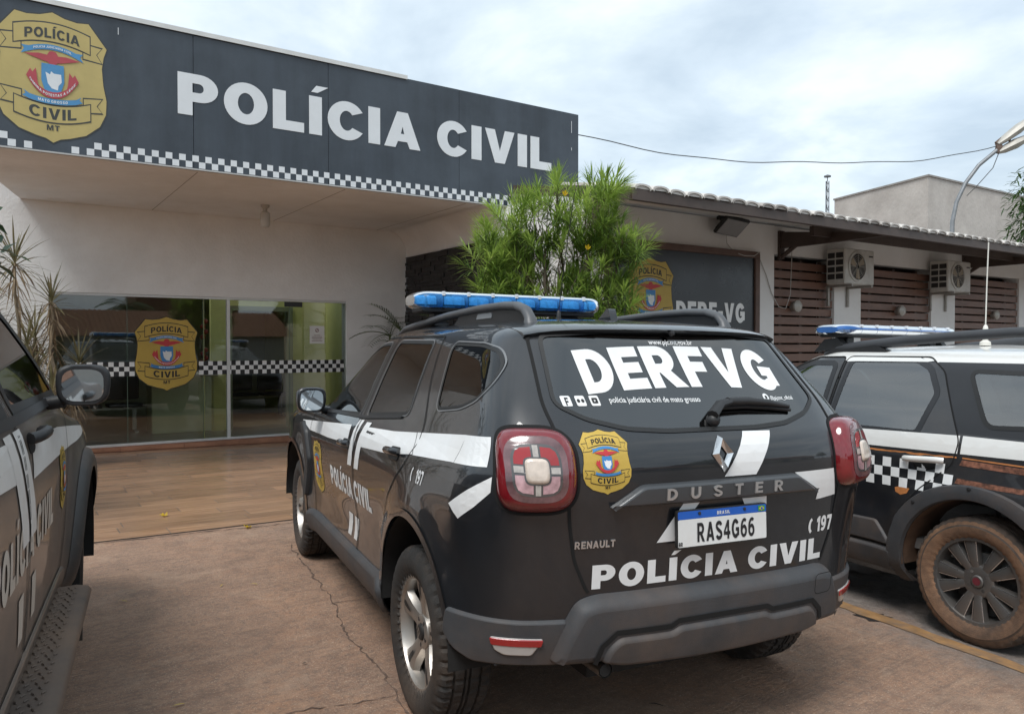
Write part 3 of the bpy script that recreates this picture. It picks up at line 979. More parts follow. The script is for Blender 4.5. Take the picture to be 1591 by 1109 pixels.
D_FRONT = rounded([(1.0, .43), (1.0, 1.13), (.985, 1.535), (1.22, 1.528), (1.45, 1.462), (1.68, 1.345), (1.9, 1.2), (2.06, 1.08), (2.14, .98), (2.12, .7), (2.06, .43)], .03)
D_REAR = rounded([(.985, .43), (.985, 1.13), (.97, 1.535), (.30, 1.533), (.20, 1.34), (.06, 1.16), (.03, 1.09), (.10, 1.0), (.33, .83), (.42, .66), (.43, .43)], .03)
R_WIN = rounded([(-.2, 1.197), (.2, 1.197), (.36, 1.208), (.5, 1.242), (.592, 1.292), (.545, 1.53), (.3, 1.545), (-.3, 1.545)], .03)
GATE = rounded([(-.2, .66), (.52, .66), (.575, .78), (.60, .92), (.612, 1.12), (.632, 1.29), (.585, 1.535), (.35, 1.562), (-.2, 1.562)], .03)
DS.cut([('side', circ(ARCH_R), .014), ('side', circ(ARCH_F), .014), ('side', W_FRONT), ('side', W_REAR), ('side', W_QUART), ('side', D_FRONT, .010), ('side', D_REAR, .010), ('rear', R_WIN), ('rear', GATE, .010)])
dparts = DS.split([
    (None, 'side', circ(ARCH_R), None), (None, 'side', circ(ARCH_F), None),
    (None, 'all', None, lambda C, N: (C[:, 2] < .36) & (np.hypot(C[:, 0], 0) < .40)),
    (None, 'all', None, lambda C, N: (C[:, 2] < .445) & (C[:, 0] < -.3)),
    ('window_front', 'side', W_FRONT, None), ('window_rear', 'side', W_REAR, None), ('window_quarter', 'side', W_QUART, None),
    ('rear_window', 'rear', R_WIN, lambda C, N: C[:, 0] < 0),
    ('windscreen', 'all', None, lambda C, N: (C[:, 0] > 1.3) & (C[:, 2] > 1.135) & (C[:, 2] < 1.535) & (N[:, 0] > .42)),
    ('door_front', 'side', D_FRONT, None), ('door_rear', 'side', D_REAR, None), ('tailgate', 'rear', GATE, lambda C, N: C[:, 0] < 0),
    ('bonnet', 'all', None, lambda C, N: (C[:, 2] > .95) & (C[:, 2] < 1.135) & (C[:, 0] > 2.1) & (N[:, 2] > .6)),
])
duster = car_root('police_car', CAR0.x, CAR0.y, YAW0)
tag(duster, 'black police SUV with blue roof light bar parked tail towards us in the middle', 'car', 'police vehicles parked in the yard')
DS.mesh('body', dparts['body'], BLACK_PAINT, duster)
gate = DS.mesh('tailgate', dparts['tailgate'], BLACK_PAINT, duster)
DS.mesh('bonnet', dparts['bonnet'], BLACK_PAINT, duster)
RGLASS = glass_mat('rear_glass', (.05, .055, .06), ior=2.1, rough=.05)
rwin = DS.mesh('rear_window', dparts['rear_window'], RGLASS, duster)
DS.mesh('windscreen', dparts['windscreen'], glass_mat('clear_car_glass', (.55, .60, .60), ior=1.5), duster)
ddoors = {}
for sg in (1, -1):
    for nm in ('front', 'rear'):
        d_ = DS.mesh('door', dparts['door_' + nm], BLACK_PAINT, duster, sides=(sg,))
        ddoors[nm, sg] = d_
        DS.mesh('window', dparts['window_' + nm], TINT if nm == 'rear' else glass_mat('front_door_glass', (.22, .24, .25), ior=1.55), d_, sides=(sg,))
    DS.mesh('quarter_window', dparts['window_quarter'], TINT, duster, sides=(sg,))
DS._arcs()
def both(poly):  # mirrored copies of a side figure given in (x, z): left and right mappers
    return ((DS.left, [(-x, z) for x, z in poly]), (DS.right, list(poly)))
# --- gaps round doors and tailgate
for nm, pl in (('front', D_FRONT), ('rear', D_REAR)):
    for sg, (mp, q) in zip((1, -1), both(densify(pl, .03))):
        m_ = MB(); strip_line(m_, mp, q, .007, .0022, closed=True)
        m_.build('door_gap', SEAM, ddoors[nm, sg], 60)
m_ = MB()
gl = [(-y, z) for y, z in densify(GATE, .03) if y > -.15 and not (z < .67 and y < .5) and not (z > 1.555)]
gl = [(.0 - y, z) for y, z in [p for p in densify(GATE, .03) if p[0] >= .5 and p[1] < 1.535 and p[1] > .665]]
strip_line(m_, DS.rear, gl, .011, .0022)
strip_line(m_, DS.rear, [(-u, v) for u, v in gl], .011, .0022)
build_loose(m_, 'gate_gap', SEAM, gate)
# --- window rubbers
for nm, pl, w in (('front', W_FRONT, .013), ('rear', W_REAR, .013), (None, W_QUART, .011)):
    for sg, (mp, q) in zip((1, -1), both(densify(pl, .025))):
        m_ = MB(); strip_line(m_, mp, q, w, .0025, closed=True)
        m_.build('window_rubber', RUBBER, ddoors[nm, sg] if nm else duster, 60)
for nm, pl in (('front', W_FRONT), ('rear', W_REAR), (None, W_QUART)):
    for sg, (mp, q) in zip((1, -1), both(densify(inset(pl, -.011), .025))):
        m_ = MB(); strip_line(m_, mp, q, .005, .0035, closed=True)
        m_.build('window_bead', mat('bead_grey', (.16, .165, .17), .35, var=.1), ddoors[nm, sg] if nm else duster, 60)
# grey bright line under the side windows
for sg in (1, -1):
    mp = DS.left if sg > 0 else DS.right
    ln = [(-x * sg, z) for x, z in [(2.02, 1.078), (1.6, 1.100), (1.06, 1.118), (.93, 1.124), (.33, 1.176)]]
    m_ = MB(); strip_line(m_, mp, densify(ln, .05)[:-int(1.7 / .05)], .016, .006)
    m_.build('belt_trim', PLASTIC_BLK, duster, 60)
m_ = MB(); rw = [(-y, z) for y, z in densify(R_WIN, .03) if y >= 0] ; rw2 = rw + [(-u, v) for u, v in rw[::-1]]
strip_line(m_, DS.rear, rw2, .014, .003, closed=True); m_.build('window_rubber', RUBBER, gate, 60)
# --- wheel arch lips and liners
for cx, cz, r in (ARCH_R, ARCH_F):
    for sg in (1, -1):
        mp = DS.left if sg > 0 else DS.right
        a0, a1 = -14, (172 if cx < 1 else 194)
        pts = [(-(cx + (r + .013) * cos(radians(a))) * sg, cz + (r + .013) * sin(radians(a))) for a in range(a0, a1 + 1, 4)]
        m_ = MB(); strip_line(m_, mp, pts, .030, .006); m_.build('arch_lip', BLACK_PAINT, duster, 60)
        m_ = MB(); vs = []; n = 27
        for i in range(n):
            a = radians(-3 + 186 * i / (n - 1))
            for yy in (.915, .86, .50):
                vs.append((cx + (r + (.002 if yy > .9 else .0)) * cos(a), yy * sg, cz + r * sin(a)))
        m_.add(vs, [(3 * i + k, 3 * i + 3 + k, 3 * i + 4 + k, 3 * i + 1 + k) for i in range(n - 1) for k in (0, 1)])
        m_.add([(cx + r * cos(radians(-3 + 186 * i / (n - 1))), .50 * sg, cz + r * sin(radians(-3 + 186 * i / (n - 1)))) for i in range(n)], [tuple(range(n))])
        m_.build('arch_liner', UNDER, duster, 60)
# --- underbody
m_ = MB()
m_.box(.46, 2.2, -.84, .84, .24, .40); m_.box(-.60, .46, -.50, .50, .38, .50); m_.box(2.2, 3.35, -.49, .49, .26, .5)
m_.box(-.56, -.38, -.30, .42, .30, .42)
m_.build('underbody', UNDER, duster)
# --- sills
for sg in (1, -1):
    mp = DS.left if sg > 0 else DS.right
    pl = [(-x * sg, z) for x, z in rounded([(.43, .27), (.40, .40), (.46, .445), (.7, .44), (2.1, .44), (2.22, .42), (2.24, .27)], .04)]
    m_ = MB(); panel(m_, mp, pl, .028, .03, .04); m_.build('sill_cover', PLASTIC, duster, 50)
    # plastic vent blade behind the front wheel
    pl = [(-x * sg, z) for x, z in rounded([(2.20, .50), (2.17, .75), (2.24, .93), (2.34, .99), (2.42, .97), (2.33, .87), (2.27, .72), (2.26, .50)], .02)]
    m_ = MB(); panel(m_, mp, pl, .022, .015, .03); m_.build('fender_blade', PLASTIC_BLK, duster, 50)
    # door handles
    for nm, hx, hz in (('front', 1.15, .967), ('rear', .26, 1.028)):
        m_ = MB(); pl = [(-x * sg, z) for x, z in rounded([(hx - .075, hz - .030), (hx + .075, hz - .036), (hx + .075, hz + .026), (hx - .075, hz + .034)], .03)]
        panel(m_, mp, pl, .004, .006, .03, mi=1)
        base = [mp(-(hx + t) * sg, hz + .005 - .004 * t / .08, .012 + .022 * (1 - (t / .085) ** 4)) for t in np.linspace(-.085, .085, 9)]
        m_.tube(base, .013, 8, 0, flat=(1.0, 1.2))
        m_.build('handle', [BLACK_PAINT, PLASTIC_BLK], ddoors[nm, sg], 50)
# --- rear bumper
bl = [(-.50, .664), (.50, .664), (.565, .645), (.61, .56), (.65, .445), (.61, .425), (-.61, .425), (-.65, .445), (-.61, .56), (-.565, .645)]
m_ = MB(); panel(m_, DS.wrap, rounded(bl, .05), .05, .045, .04, rings=5)
bump = m_.build('rear_bumper', PLASTIC, duster, 40)
m_ = MB()
lip = [(-.48, .445), (-.46, .50), (-.42, .533), (-.22, .531), (-.19, .546), (.19, .546), (.22, .531), (.42, .533), (.46, .50), (.48, .445), (.40, .428), (.10, .418), (-.10, .418), (-.40, .428)]
panel(m_, lambda u, v, o: DS.wrap(u, v, .048 + o), rounded(lip, .03), .018, .02, .04, base=-.012, rings=4)
m_.build('bumper_lip', mat('grey_plastic_low', (.042, .043, .046), .62, var=.15, vscale=9, bump=.12, bscale=300, dirt=(.15, .10, .07), dscale=2.5, damt=.5), bump, 40)
m_ = MB(); strip_line(m_, lambda u, v, o: DS.wrap(u, v, .053 + o), densify([(-.497, .448), (-.478, .505), (-.43, .546), (-.225, .544), (-.195, .559), (.195, .559), (.225, .544), (.43, .546), (.478, .505), (.497, .448)], .03)[:-34], .018, .001)
m_.build('bumper_groove', SEAM, bump, 60)
# tow-eye cover on the right end
m_ = MB(); tc = rounded([(.44, .565), (.53, .565), (.535, .64), (.44, .64)], .02)
strip_line(m_, lambda u, v, o: DS.wrap(u, v, .0495 + o), densify(tc, .02), .003, .001, closed=True); m_.build('tow_cover_gap', SEAM, bump, 60)
for sg in (1, -1):
    uu = lambda a: -a * sg
    ae = DS.arc_of(-.435, .5)
    pl = [(uu(.60), .422), (uu(.585), .585), (uu(.75), .583), (uu(ae), .592), (uu(ae + .01), .50), (uu(ae - .06), .45), (uu(.90), .422)]
    m_ = MB(); panel(m_, DS.wrap, rounded(pl, .02), .014, .012, .03); cor = m_.build('bumper_corner', PLASTIC, duster, 40)
    fg = rounded([(uu(.665), .525), (uu(.845), .528), (uu(.825), .482), (uu(.79), .466), (uu(.70), .466)], .012)
    m_ = MB(); panel(m_, lambda u, v, o: DS.wrap(u, v, .013 + o), fg, .008, .006, .02, base=0)
    m_.build('reflector', mat('lamp_clear', (.42, .40, .38), .25, coat=1, var=.1), cor, 40)
    m_ = MB(); panel(m_, lambda u, v, o: DS.wrap(u, v, .0205 + o), rounded([(uu(.667), .524), (uu(.843), .527), (uu(.835), .501), (uu(.672), .499)], .008), .003, .003, .02, base=0)
    m_.build('reflector', mat('lamp_red', (.32, .010, .012), .22, coat=1, var=.12), cor, 40)
m_ = MB(); P0 = DS.wrap(-.45, .43); m_.tube([(P0.x + .25, .46, .40), (P0.x + .05, .46, .405), (P0.x - .045, .46, .405)], .026, 14, cap=False); m_.tube([(P0.x + .05, .46, .405), (P0.x - .044, .46, .405)], .022, 14, mi=1)
m_.build('exhaust_tip', [mat('exhaust_steel', (.30, .28, .26), .35, metal=1, var=.2), SEAM], duster, 50)
# --- tailgate trim: handle bar with raised letters
m_ = MB(); hb = rounded([(-.47, .953), (-.345, 1.028), (.345, 1.028), (.47, .953)], .02)
panel(m_, DS.rear, hb, .024, .014, .03, rings=4); bar = m_.build('gate_trim', mat('gate_trim_grey', (.045, .048, .052), .38, var=.08, coat=.3), gate, 40)
def raised(name, txt, h, at, xs, gap, mp, o0, o1, material, parent, off=0):
    for ch, lps in text_shapes(txt, h, xs, gap)[0]:
        m2 = MB()
        L = [[(u + at[0], v + at[1]) for u, v in lp] for lp in lps]
        p, f = fill(L); m2.add([mp(u, v, o1) for u, v in p], f)
        for lp in L:
            n = len(lp); vs = [mp(u, v, o0) for u, v in lp] + [mp(u, v, o1) for u, v in lp]
            m2.add(vs, [(i, (i + 1) % n, n + (i + 1) % n, n + i) for i in range(n)])
        m2.build(name, material, parent)
raised('letter', 'DUSTER', .038, (0, .974), 1.35, 1.1, DS.rear, .022, .029, mat('letter_silver', (.55, .55, .55), .3, metal=.8, var=.05), bar)
raised('letter', 'RENAULT', .024, (-.505, .822), .95, .16, DS.rear, .0005, .005, mat('letter_silver', (.55, .55, .55), .3, metal=.8, var=.05), gate)
# --- maker's diamond
m_ = MB(); cz = 1.113
o_ = [(0, .062), (.046, 0), (0, -.062), (-.046, 0)]; i_ = [(0, .026), (.0175, .0), (0, -.026), (-.0175, .0)]; r_ = [((o_[k][0] + i_[k][0]) / 2, (o_[k][1] + i_[k][1]) / 2) for k in range(4)]
vs = [DS.rear(u, v + cz, .004) for u, v in o_] + [DS.rear(u, v + cz, .024) for u, v in r_] + [DS.rear(u, v + cz, .006) for u, v in i_]
fs = [(i, (i + 1) % 4, 4 + (i + 1) % 4, 4 + i) for i in range(4)] + [(4 + i, 4 + (i + 1) % 4, 8 + (i + 1) % 4, 8 + i) for i in range(4)]
m_.add(vs, fs); m_.build('maker_badge', CHROME, gate)
# --- number plate
pw, ph = .2, .065
pc = DS.rear(-.012, .868, .03); PM = Matrix.Translation(pc) @ Matrix.Rotation(.04, 4, 'Y')
def pm(u, v, o=0): return PM @ Vector((-o, -u, v))
m_ = MB()
pr = rounded([(-pw, -ph), (pw, -ph), (pw, ph), (-pw, ph)], .012)
n = len(pr); m_.add([pm(u, v, -.012) for u, v in pr] + [pm(u, v, 0) for u, v in pr], [(i, (i + 1) % n, n + (i + 1) % n, n + i) for i in range(n)] + [tuple(range(n, 2 * n))], 2)
plate_m = [mat('plate_white', (.70, .71, .70), .4, var=.05, dirt=(.45, .40, .34), dscale=12, damt=.3), mat('plate_blue', (.012, .10, .45), .4, var=.08), mat('plate_frame', (.02, .02, .02), .5, var=.1), mat('plate_ink', (.012, .012, .014), .5, var=.1), mat('plate_green', (.05, .30, .08), .4, var=.1), mat('plate_yellow', (.6, .5, .05), .4, var=.1)]
decal(m_, pm, [rounded([(-pw + .004, -ph + .004), (pw - .004, -ph + .004), (pw - .004, ph - .032), (-pw + .004, ph - .032)], .006)], .0015, .1, 0)
decal(m_, pm, [rounded([(-pw + .004, ph - .0315), (pw - .004, ph - .0315), (pw - .004, ph - .004), (-pw + .004, ph - .004)], .006)], .0015, .1, 1)
letters(m_, pm, 'RAS4G66', .066, (.012, -ph + .017), xs=.60, gap=.16, off=.003, mi=3, step=1)
letters(m_, pm, 'BRASIL', .012, (0, ph - .024), xs=.9, gap=.25, off=.003, mi=0, step=1)
letters(m_, pm, 'BR', .014, (-.186, -ph + .008), xs=.7, gap=.15, off=.003, mi=3, step=1)
decal(m_, pm, [[(.158, ph - .027), (.188, ph - .027), (.188, ph - .008), (.158, ph - .008)]], .003, 1, 4)
decal(m_, pm, [[(.173, ph - .026), (.186, ph - .0175), (.173, ph - .009), (.160, ph - .0175)]], .004, 1, 5)
decal(m_, pm, [arcp(.173, ph - .0175, .005, .005, 0, 330, 11)], .005, 1, 1)
for u in (-.105, .095): m_.lathe([(.0055, -.001), (.0055, .005), (.0001, .006)], 10, 2, 'x', M=PM @ Matrix.Translation((0, -u, ph - .014)) @ Matrix.Rotation(pi, 4, 'Z'))
m_.build('number_plate', plate_m, gate)
# --- wiper
m_ = MB()
m_.lathe([(.026, 0), (.024, .022), (.012, .034), (.0001, .036)], 16, 0, 'x', M=Matrix.Translation(DS.rear(.015, 1.228, 0)) @ Matrix.Rotation(pi, 4, 'Z'))
m_.tube([DS.rear(u, v, .034) for u, v in [(.0, 1.226), (.06, 1.262), (.12, 1.272)]], [.022, .020, .016], 8, flat=(1, .8))
m_.tube([DS.rear(u, v, o) for u, v, o in [(.1, 1.270, .034), (.2, 1.272, .03), (.3, 1.266, .026), (.40, 1.254, .020)]], [.016, .016, .014, .008], 8, flat=(1, 1.0))
m_.tube([DS.rear(u, v, .010) for u, v in [(.07, 1.262), (.2, 1.264), (.3, 1.258), (.41, 1.247)]], .008, 6)
m_.build('wiper', PLASTIC_BLK, gate, 50)
# --- spoiler
m_ = MB(); sec = lambda y: [(-.235, 1.600), (-.36, 1.588), (-.455, 1.570), (-.475, 1.560), (-.468, 1.551), (-.445, 1.546), (-.30, 1.535)]
vs = []; ys = np.linspace(-.60, .60, 25); k = 7
for y in ys:
    t = abs(y) / .60
    for (x, z) in sec(y):
        vs.append((x + .085 * t ** 3, y, z - .012 * t ** 2 - .016 * t ** 8))
m_.add(vs, [(i * k + j, i * k + j + 1, (i + 1) * k + j + 1, (i + 1) * k + j) for i in range(len(ys) - 1) for j in range(k - 1)] + [tuple(range(k))[::-1], tuple((len(ys) - 1) * k + j for j in range(k))])
sp = m_.build('roof_spoiler', BLACK_PAINT, duster, 50)
m_ = MB(); m_.lathe([(.012, 0), (.010, .012), (.0001, .015)], 12, 0, 'x', M=Matrix.Translation((-.468, .0, 1.547)) @ Matrix.Rotation(pi, 4, 'Z')); m_.build('washer_nozzle', PLASTIC_BLK, sp, 50)
# --- tail lamps
LR = mat('lamp_red', (.32, .010, .012), .22, coat=1, var=.12)
LAMP = [mat('lamp_red_glass', (.17, .007, .012), .12, coat=1, var=.15, vscale=20), mat('lamp_smoke', (.10, .085, .085), .2, coat=1, var=.2), mat('lamp_red', (.32, .010, .012), .22, coat=1, var=.12), mat('lamp_white', (.62, .53, .45), .22, coat=1, var=.12, vscale=40), mat('lamp_grey', (.085, .08, .08), .3, metal=.3, coat=1, var=.1), mat('lamp_pink', (.44, .27, .29), .25, coat=1, var=.35, vscale=26), mat('lamp_bar', (.40, .37, .34), .3, coat=1, var=.2, vscale=60), mat('lamp_rim', (.15, .075, .08), .22, coat=1, var=.45, vscale=14)]
def sq(cx, cz, a, b, n=4.0, k=40):
    return [(cx + a * math.copysign(abs(cos(2 * pi * i / k)) ** (2 / n), cos(2 * pi * i / k)), cz + b * math.copysign(abs(sin(2 * pi * i / k)) ** (2 / n), sin(2 * pi * i / k))) for i in range(k)]
for sg in (1, -1):
    cu, cz = -.715 * sg, 1.082
    m_ = MB()
    panel(m_, DS.wrap, sq(cu, cz, .137, .135, 3.5, 56), .050, .050, .03, mi=0, base=-.004, rings=7)
    lm = lambda u, v, o: DS.wrap(u, v, .0500 + o)
    lamp = m_.build('tail_lamp', LAMP, duster, 50)
    m_ = MB()
    decal(m_, lm, [sq(cu, cz, .093, .090, 3.4, 48), sq(cu, cz, .074, .071, 3.4, 48)[::-1]], .0010, .03, 7)
    decal(m_, lm, [sq(cu, cz, .0745, .0715, 3.4, 48)], .0014, .03, 4)
    for qx in (-1, 1):
        for qz in (-1, 1):
            q_ = [(cu + qx * .014, cz + qz * .014), (cu + qx * .066, cz + qz * .014)] + [(cu + qx * a_, cz + qz * b_) for a_, b_ in ((.065, .035), (.058, .052), (.044, .061), (.014, .064))]
            decal(m_, lm, [q_[::qx * qz]], .0020, .03, 2 if qz > 0 else 5)
    for dx, dz in ((1, 0), (-1, 0), (0, 1), (0, -1)):
        a = [(.026, -.008), (.068, -.008), (.068, .008), (.026, .008)]
        decal(m_, lm, [[(cu + dx * p - dz * q, cz + dz * p + dx * q) for p, q in a]], .0028, .03, 6)
    decal(m_, lm, [sq(cu, cz, .040, .038, 4, 24)], .0032, .03, 4)
    panel(m_, lm, sq(cu, cz, .0355, .0335, 4, 24), .010, .010, .02, mi=3, base=.003)
    m_.build('lamp_cluster', LAMP, lamp, 50)
    m_ = MB(); strip_line(m_, DS.wrap, sq(cu, cz, .141, .139, 3.5, 56), .010, .0025, closed=True); m_.build('lamp_gap', SEAM, lamp, 60)
# --- roof rails
for sg in (1, -1):
    m_ = MB()
    path = [(1.54, 1.565), (1.44, 1.588), (1.25, 1.604), (.73, 1.642), (.30, 1.660), (.05, 1.662), (-.09, 1.655), (-.165, 1.636), (-.20, 1.605), (-.215, 1.57)]
    pp = []
    for i in range(len(path) - 1):
        for t in (0, .5): pp.append((path[i][0] * (1 - t) + path[i + 1][0] * t, .485 * sg, path[i][1] * (1 - t) + path[i + 1][1] * t))
    pp.append((path[-1][0], .485 * sg, path[-1][1]))
    m_.tube(pp, [.016] * 2 + [.021] * (len(pp) - 4) + [.026, .028], 12, flat=(1.15, .9))
    rail = m_.build('roof_rail', mat('rail_grey', (.075, .078, .083), .42, var=.08, bump=.05, bscale=300), duster, 50)
    m_ = MB()
    m_.prism([(.64, 1.590), (.55, 1.638), (.28, 1.652), (-.14, 1.643), (-.18, 1.58)], (.478 if sg > 0 else -.492), (.492 if sg > 0 else -.478), 'y')
    m_.build('rail_web', PLASTIC_BLK, rail)
    m_ = MB(); m_.prism(rounded([(.16, 1.615), (.34, 1.612), (.32, 1.636), (.16, 1.638)], .008), (.4915 if sg > 0 else -.495), (.495 if sg > 0 else -.4915), 'y')
    m_.build('rail_slot', mat('rail_slot_grey', (.20, .21, .22), .5, var=.1), rail)
# --- aerials
m_ = MB(); vs = []
m_.prism([(.07, 1.605), (-.06, 1.600), (-.045, 1.64), (-.035, 1.66), (-.02, 1.662), (.02, 1.635)], -.018, .018, 'y'); m_.build('shark_fin', BLACK_PAINT, duster, 60)
m_ = MB(); m_.lathe([(.028, 0), (.026, .012), (.012, .016), (.009, .05), (.006, .055)], 14, M=Matrix.Translation((.46, 0, 1.618))); m_.tube([(.46, 0, 1.66), (.42, 0, 1.85), (.365, 0, 2.05), (.31, 0, 2.235)], .0022, 6)
m_.build('whip_aerial', PLASTIC_BLK, duster, 50)
# --- light bar
def light_bar(parent, x, z, half, tint, depth=.29, hgt=.075, lower=None):
    base = MB(); base.box(x - depth * .32, x + depth * .32, -half * .93, half * .93, z - hgt * .62, z - hgt * .36, bev=.008)
    for y in (-half * .72, half * .72):
        base.box(x - .05, x + .05, y - .035, y + .035, z - hgt * .62 - .055, z - hgt * .60, bev=.006)
        base.box(x - .07, x + .07, y - .045, y + .045, z - hgt * .62 - .075, z - hgt * .62 - .05, bev=.006)
    b = base.build('light_bar', PLASTIC_BLK, parent, 40)
    segs = 8
    for k in range(segs):
        y0 = -half + 2 * half * k / segs; y1 = y0 + 2 * half / segs
        l = MB(); vs = []; ny = 9; na = 14
        for i in range(ny):
            y = y0 + .0015 + (y1 - y0 - .003) * i / (ny - 1)
            e = max(0, (abs(y) - half * .80) / (half * .20))
            sx = sqrt(max(.02, 1 - e ** 2.4 * .72)); sz = sqrt(max(.02, 1 - e ** 3 * .75))
            for j in range(na):
                a = 2 * pi * j / na
                ca, sa = cos(a), sin(a)
                vs.append((x + depth / 2 * sx * math.copysign(abs(ca) ** .6, ca), y, z + hgt / 2 * sz * math.copysign(abs(sa) ** .7, sa)))
        l.add(vs, [(i * na + j, i * na + (j + 1) % na, (i + 1) * na + (j + 1) % na, (i + 1) * na + j) for i in range(ny - 1) for j in range(na)])
        l.add([vs[j] for j in range(na)], [tuple(range(na))[::-1]]); l.add([vs[(ny - 1) * na + j] for j in range(na)], [tuple(range(na))])
        if lower is not None:
            l.m = [0 if sum(l.v[i][2] for i in f) / len(f) > z - hgt * .02 else 1 for f in l.f]
        l.build('lens', tint if lower is None else [tint, lower], b, 50)
        # reflector modules
        if 0 <= k < segs:
            r = MB()
            for t in (.28, .72):
                ym = y0 + (y1 - y0) * t; f = .62 if k in (0, segs - 1) else .86
                for sx in (-1, 1):
                    r.prism([(x + sx * depth * .16, z - hgt * .26), (x + sx * depth * .40 * f, z - hgt * .2), (x + sx * depth * .36 * f, z + hgt * .16), (x + sx * depth * .16, z + hgt * .26)], ym - .040 * f, ym + .040 * f, 'y')
            r.build('reflector_module', mat('led_reflector', (.70, .73, .76), .3, metal=.3, var=.25, vscale=60), b)
        # clip
        if k:
            c = MB(); c.box(x - depth * .505, x - depth * .44, y0 - .008, y0 + .008, z + hgt * .22, z + hgt * .44, bev=.002); c.build('lens_clip', mat('clip_white', (.7, .72, .74), .4, var=.05), b)
    return b
BLUE_LENS = glass_mat('blue_lens', (.26, .64, .98), ior=1.18, rough=.15, trans_amt=.72, body=(.10, .40, .80))
light_bar(duster, 1.10, 1.736, .575, BLUE_LENS, depth=.30, hgt=.105)
# --- mirrors
def door_mirror(parent, px, py, pz, hx, hy, hz, paint, sgn, arm=True):
    m = MB(); vs = []; nu, nv = 22, 12
    for i in range(nv + 1):
        t = -pi / 2 + pi * i / nv
        for j in range(nu):
            a = 2 * pi * j / nu
            ex = lambda c, p: math.copysign(abs(c) ** p, c)
            yy = ex(cos(a), .62) * hy * (1 + .08 * sin(a)); zz = ex(sin(a), .62) * hz
            k = cos(t) ** .55
            xx = hx * sin(t)
            if sin(t) < 0: xx = max(xx, -hx * .35)
            vs.append((px + xx, py + yy * k, pz + zz * k))
    m.add(vs, [(i * nu + j, (i + 1) * nu + j, (i + 1) * nu + (j + 1) % nu, i * nu + (j + 1) % nu) for i in range(nv) for j in range(nu)])
    if arm: m.tube([(px + .01, py - sgn * hy * .7, pz - hz * .75), (px + .03, py - sgn * (hy + .06), pz - hz * .95), (px + .05, py - sgn * (hy + .13), pz - hz * .95)], [.028, .026, .03], 10)
    o = m.build('door_mirror', paint, parent, 60)
    g = MB(); q = [(py + hy * .76 * math.copysign(abs(cos(2 * pi * j / 28)) ** .6, cos(2 * pi * j / 28)), pz + hz * .76 * math.copysign(abs(sin(2 * pi * j / 28)) ** .6, sin(2 * pi * j / 28))) for j in range(28)]
    g.add([(px - hx * .36 - .001, y, z) for y, z in q], [tuple(range(28))[::-1]])
    g.build('mirror_glass', mat('mirror_glass', (.80, .84, .86), .03, metal=1.0, var=.02), o)
    return o
for sg in (1, -1):
    door_mirror(duster, 1.80, .972 * sg, 1.158, .09, .088, .079, BLACK_PAINT, sg)
# --- seats and wheel inside
m_ = MB()
for y in (.36, -.36):
    m_.box(.95, 1.45, y - .24, y + .24, .55, .72, bev=.05); m_.box(.78, .95, y - .24, y + .24, .6, 1.25, bev=.06); m_.box(.76, .88, y - .13, y + .13, 1.28, 1.45, bev=.05)
m_.box(.0, .5, -.66, .66, .55, .72, bev=.05); m_.box(-.15, .02, -.66, .66, .6, 1.22, bev=.06)
for y in (.36, -.36): m_.box(-.16, -.05, y - .13, y + .13, 1.24, 1.38, bev=.04)
m_.box(1.9, 2.3, -.76, .76, .6, 1.05, bev=.06)
m_.box(-.6, 2.2, -.8, .8, .42, .5)
sw = [(1.78 + .06 * sin(a), .36 + .18 * cos(a), 1.0 + .17 * sin(a)) for a in np.linspace(0, 2 * pi, 25)]
m_.tube(sw, .015, 8, cap=False)
m_.build('interior', INTERIOR, duster, 40)
# --- wheels
for x, y in ((0, .79), (0, -.79), (2.674, .785), (2.674, -.785)):
    make_wheel(.343, .215, .224, 'five', duster, x, y, .341, spin=.35 if x < 1 else 1.1, turn=0.0 if x < 1 else -.03, rim_mats=[ALLOY, ALLOY_DK, ALLOY])
# --- print on the rear
m_ = MB()
def derf_bend(u, v):
    t = u / .42
    return (u * (1 - .035 * t * t), v + .012 - .016 * t * t)
letters(m_, DS.rear, 'DERFVG', .154, (.0, 1.330), xs=1.13, gap=.145, bold=.030, off=.0015, step=.035, bend=derf_bend)
build_loose(m_, 'letter', VINYL, rwin); m_ = MB()
p, f = font_tris('www.pjc.mt.gov.br', .026, 1.05, .02); decal_tris(m_, DS.rear, [(u, v + 1.502) for u, v in p], f)
p, f = font_tris('polícia judiciária civil de mato grosso', .026, 1.02, .012); decal_tris(m_, DS.rear, [(u - .185, v + 1.292 - u * .01) for u, v in p], f)
p, f = font_tris('@pjcmt_oficial', .020, 1.0, .01); decal_tris(m_, DS.rear, [(u + .415, v + 1.290) for u, v in p], f)
for u in (-.545, -.492, -.438):
    decal(m_, DS.rear, [rounded([(u - .018, 1.284), (u + .018, 1.284), (u + .018, 1.318), (u - .018, 1.318)], .006)], .0015, .05)
decal(m_, DS.rear, [arcp(.335, 1.300, .014, .014, 0, 345, 23)], .0015, .05)
tag(m_.build('small_print', VINYL, rwin), kind='stuff')
m_ = MB()
letters(m_, DS.rear, 'F', .026, (-.543, 1.286), xs=.8, off=.0026, step=1)
for u in (-.500, -.484): decal(m_, DS.rear, [arcp(u, 1.301, .006, .006, 0, 330, 11)], .0026, 1)
decal(m_, DS.rear, [rounded([(-.449, 1.292), (-.427, 1.292), (-.427, 1.310), (-.449, 1.310)], .004), [(-.441, 1.296), (-.441, 1.306), (-.433, 1.301)]], .0026, 1)
decal(m_, DS.rear, [arcp(.335, 1.300, .006, .006, 0, 330, 11)], .0026, 1)
tag(m_.build('icon_marks', RUBBER, rwin), kind='stuff')
m_ = MB()
letters(m_, DS.wrap, 'POLÍCIA CIVIL', .082, (.005, .680), xs=1.28, gap=.20, bold=.035, off=.0016, step=.04)
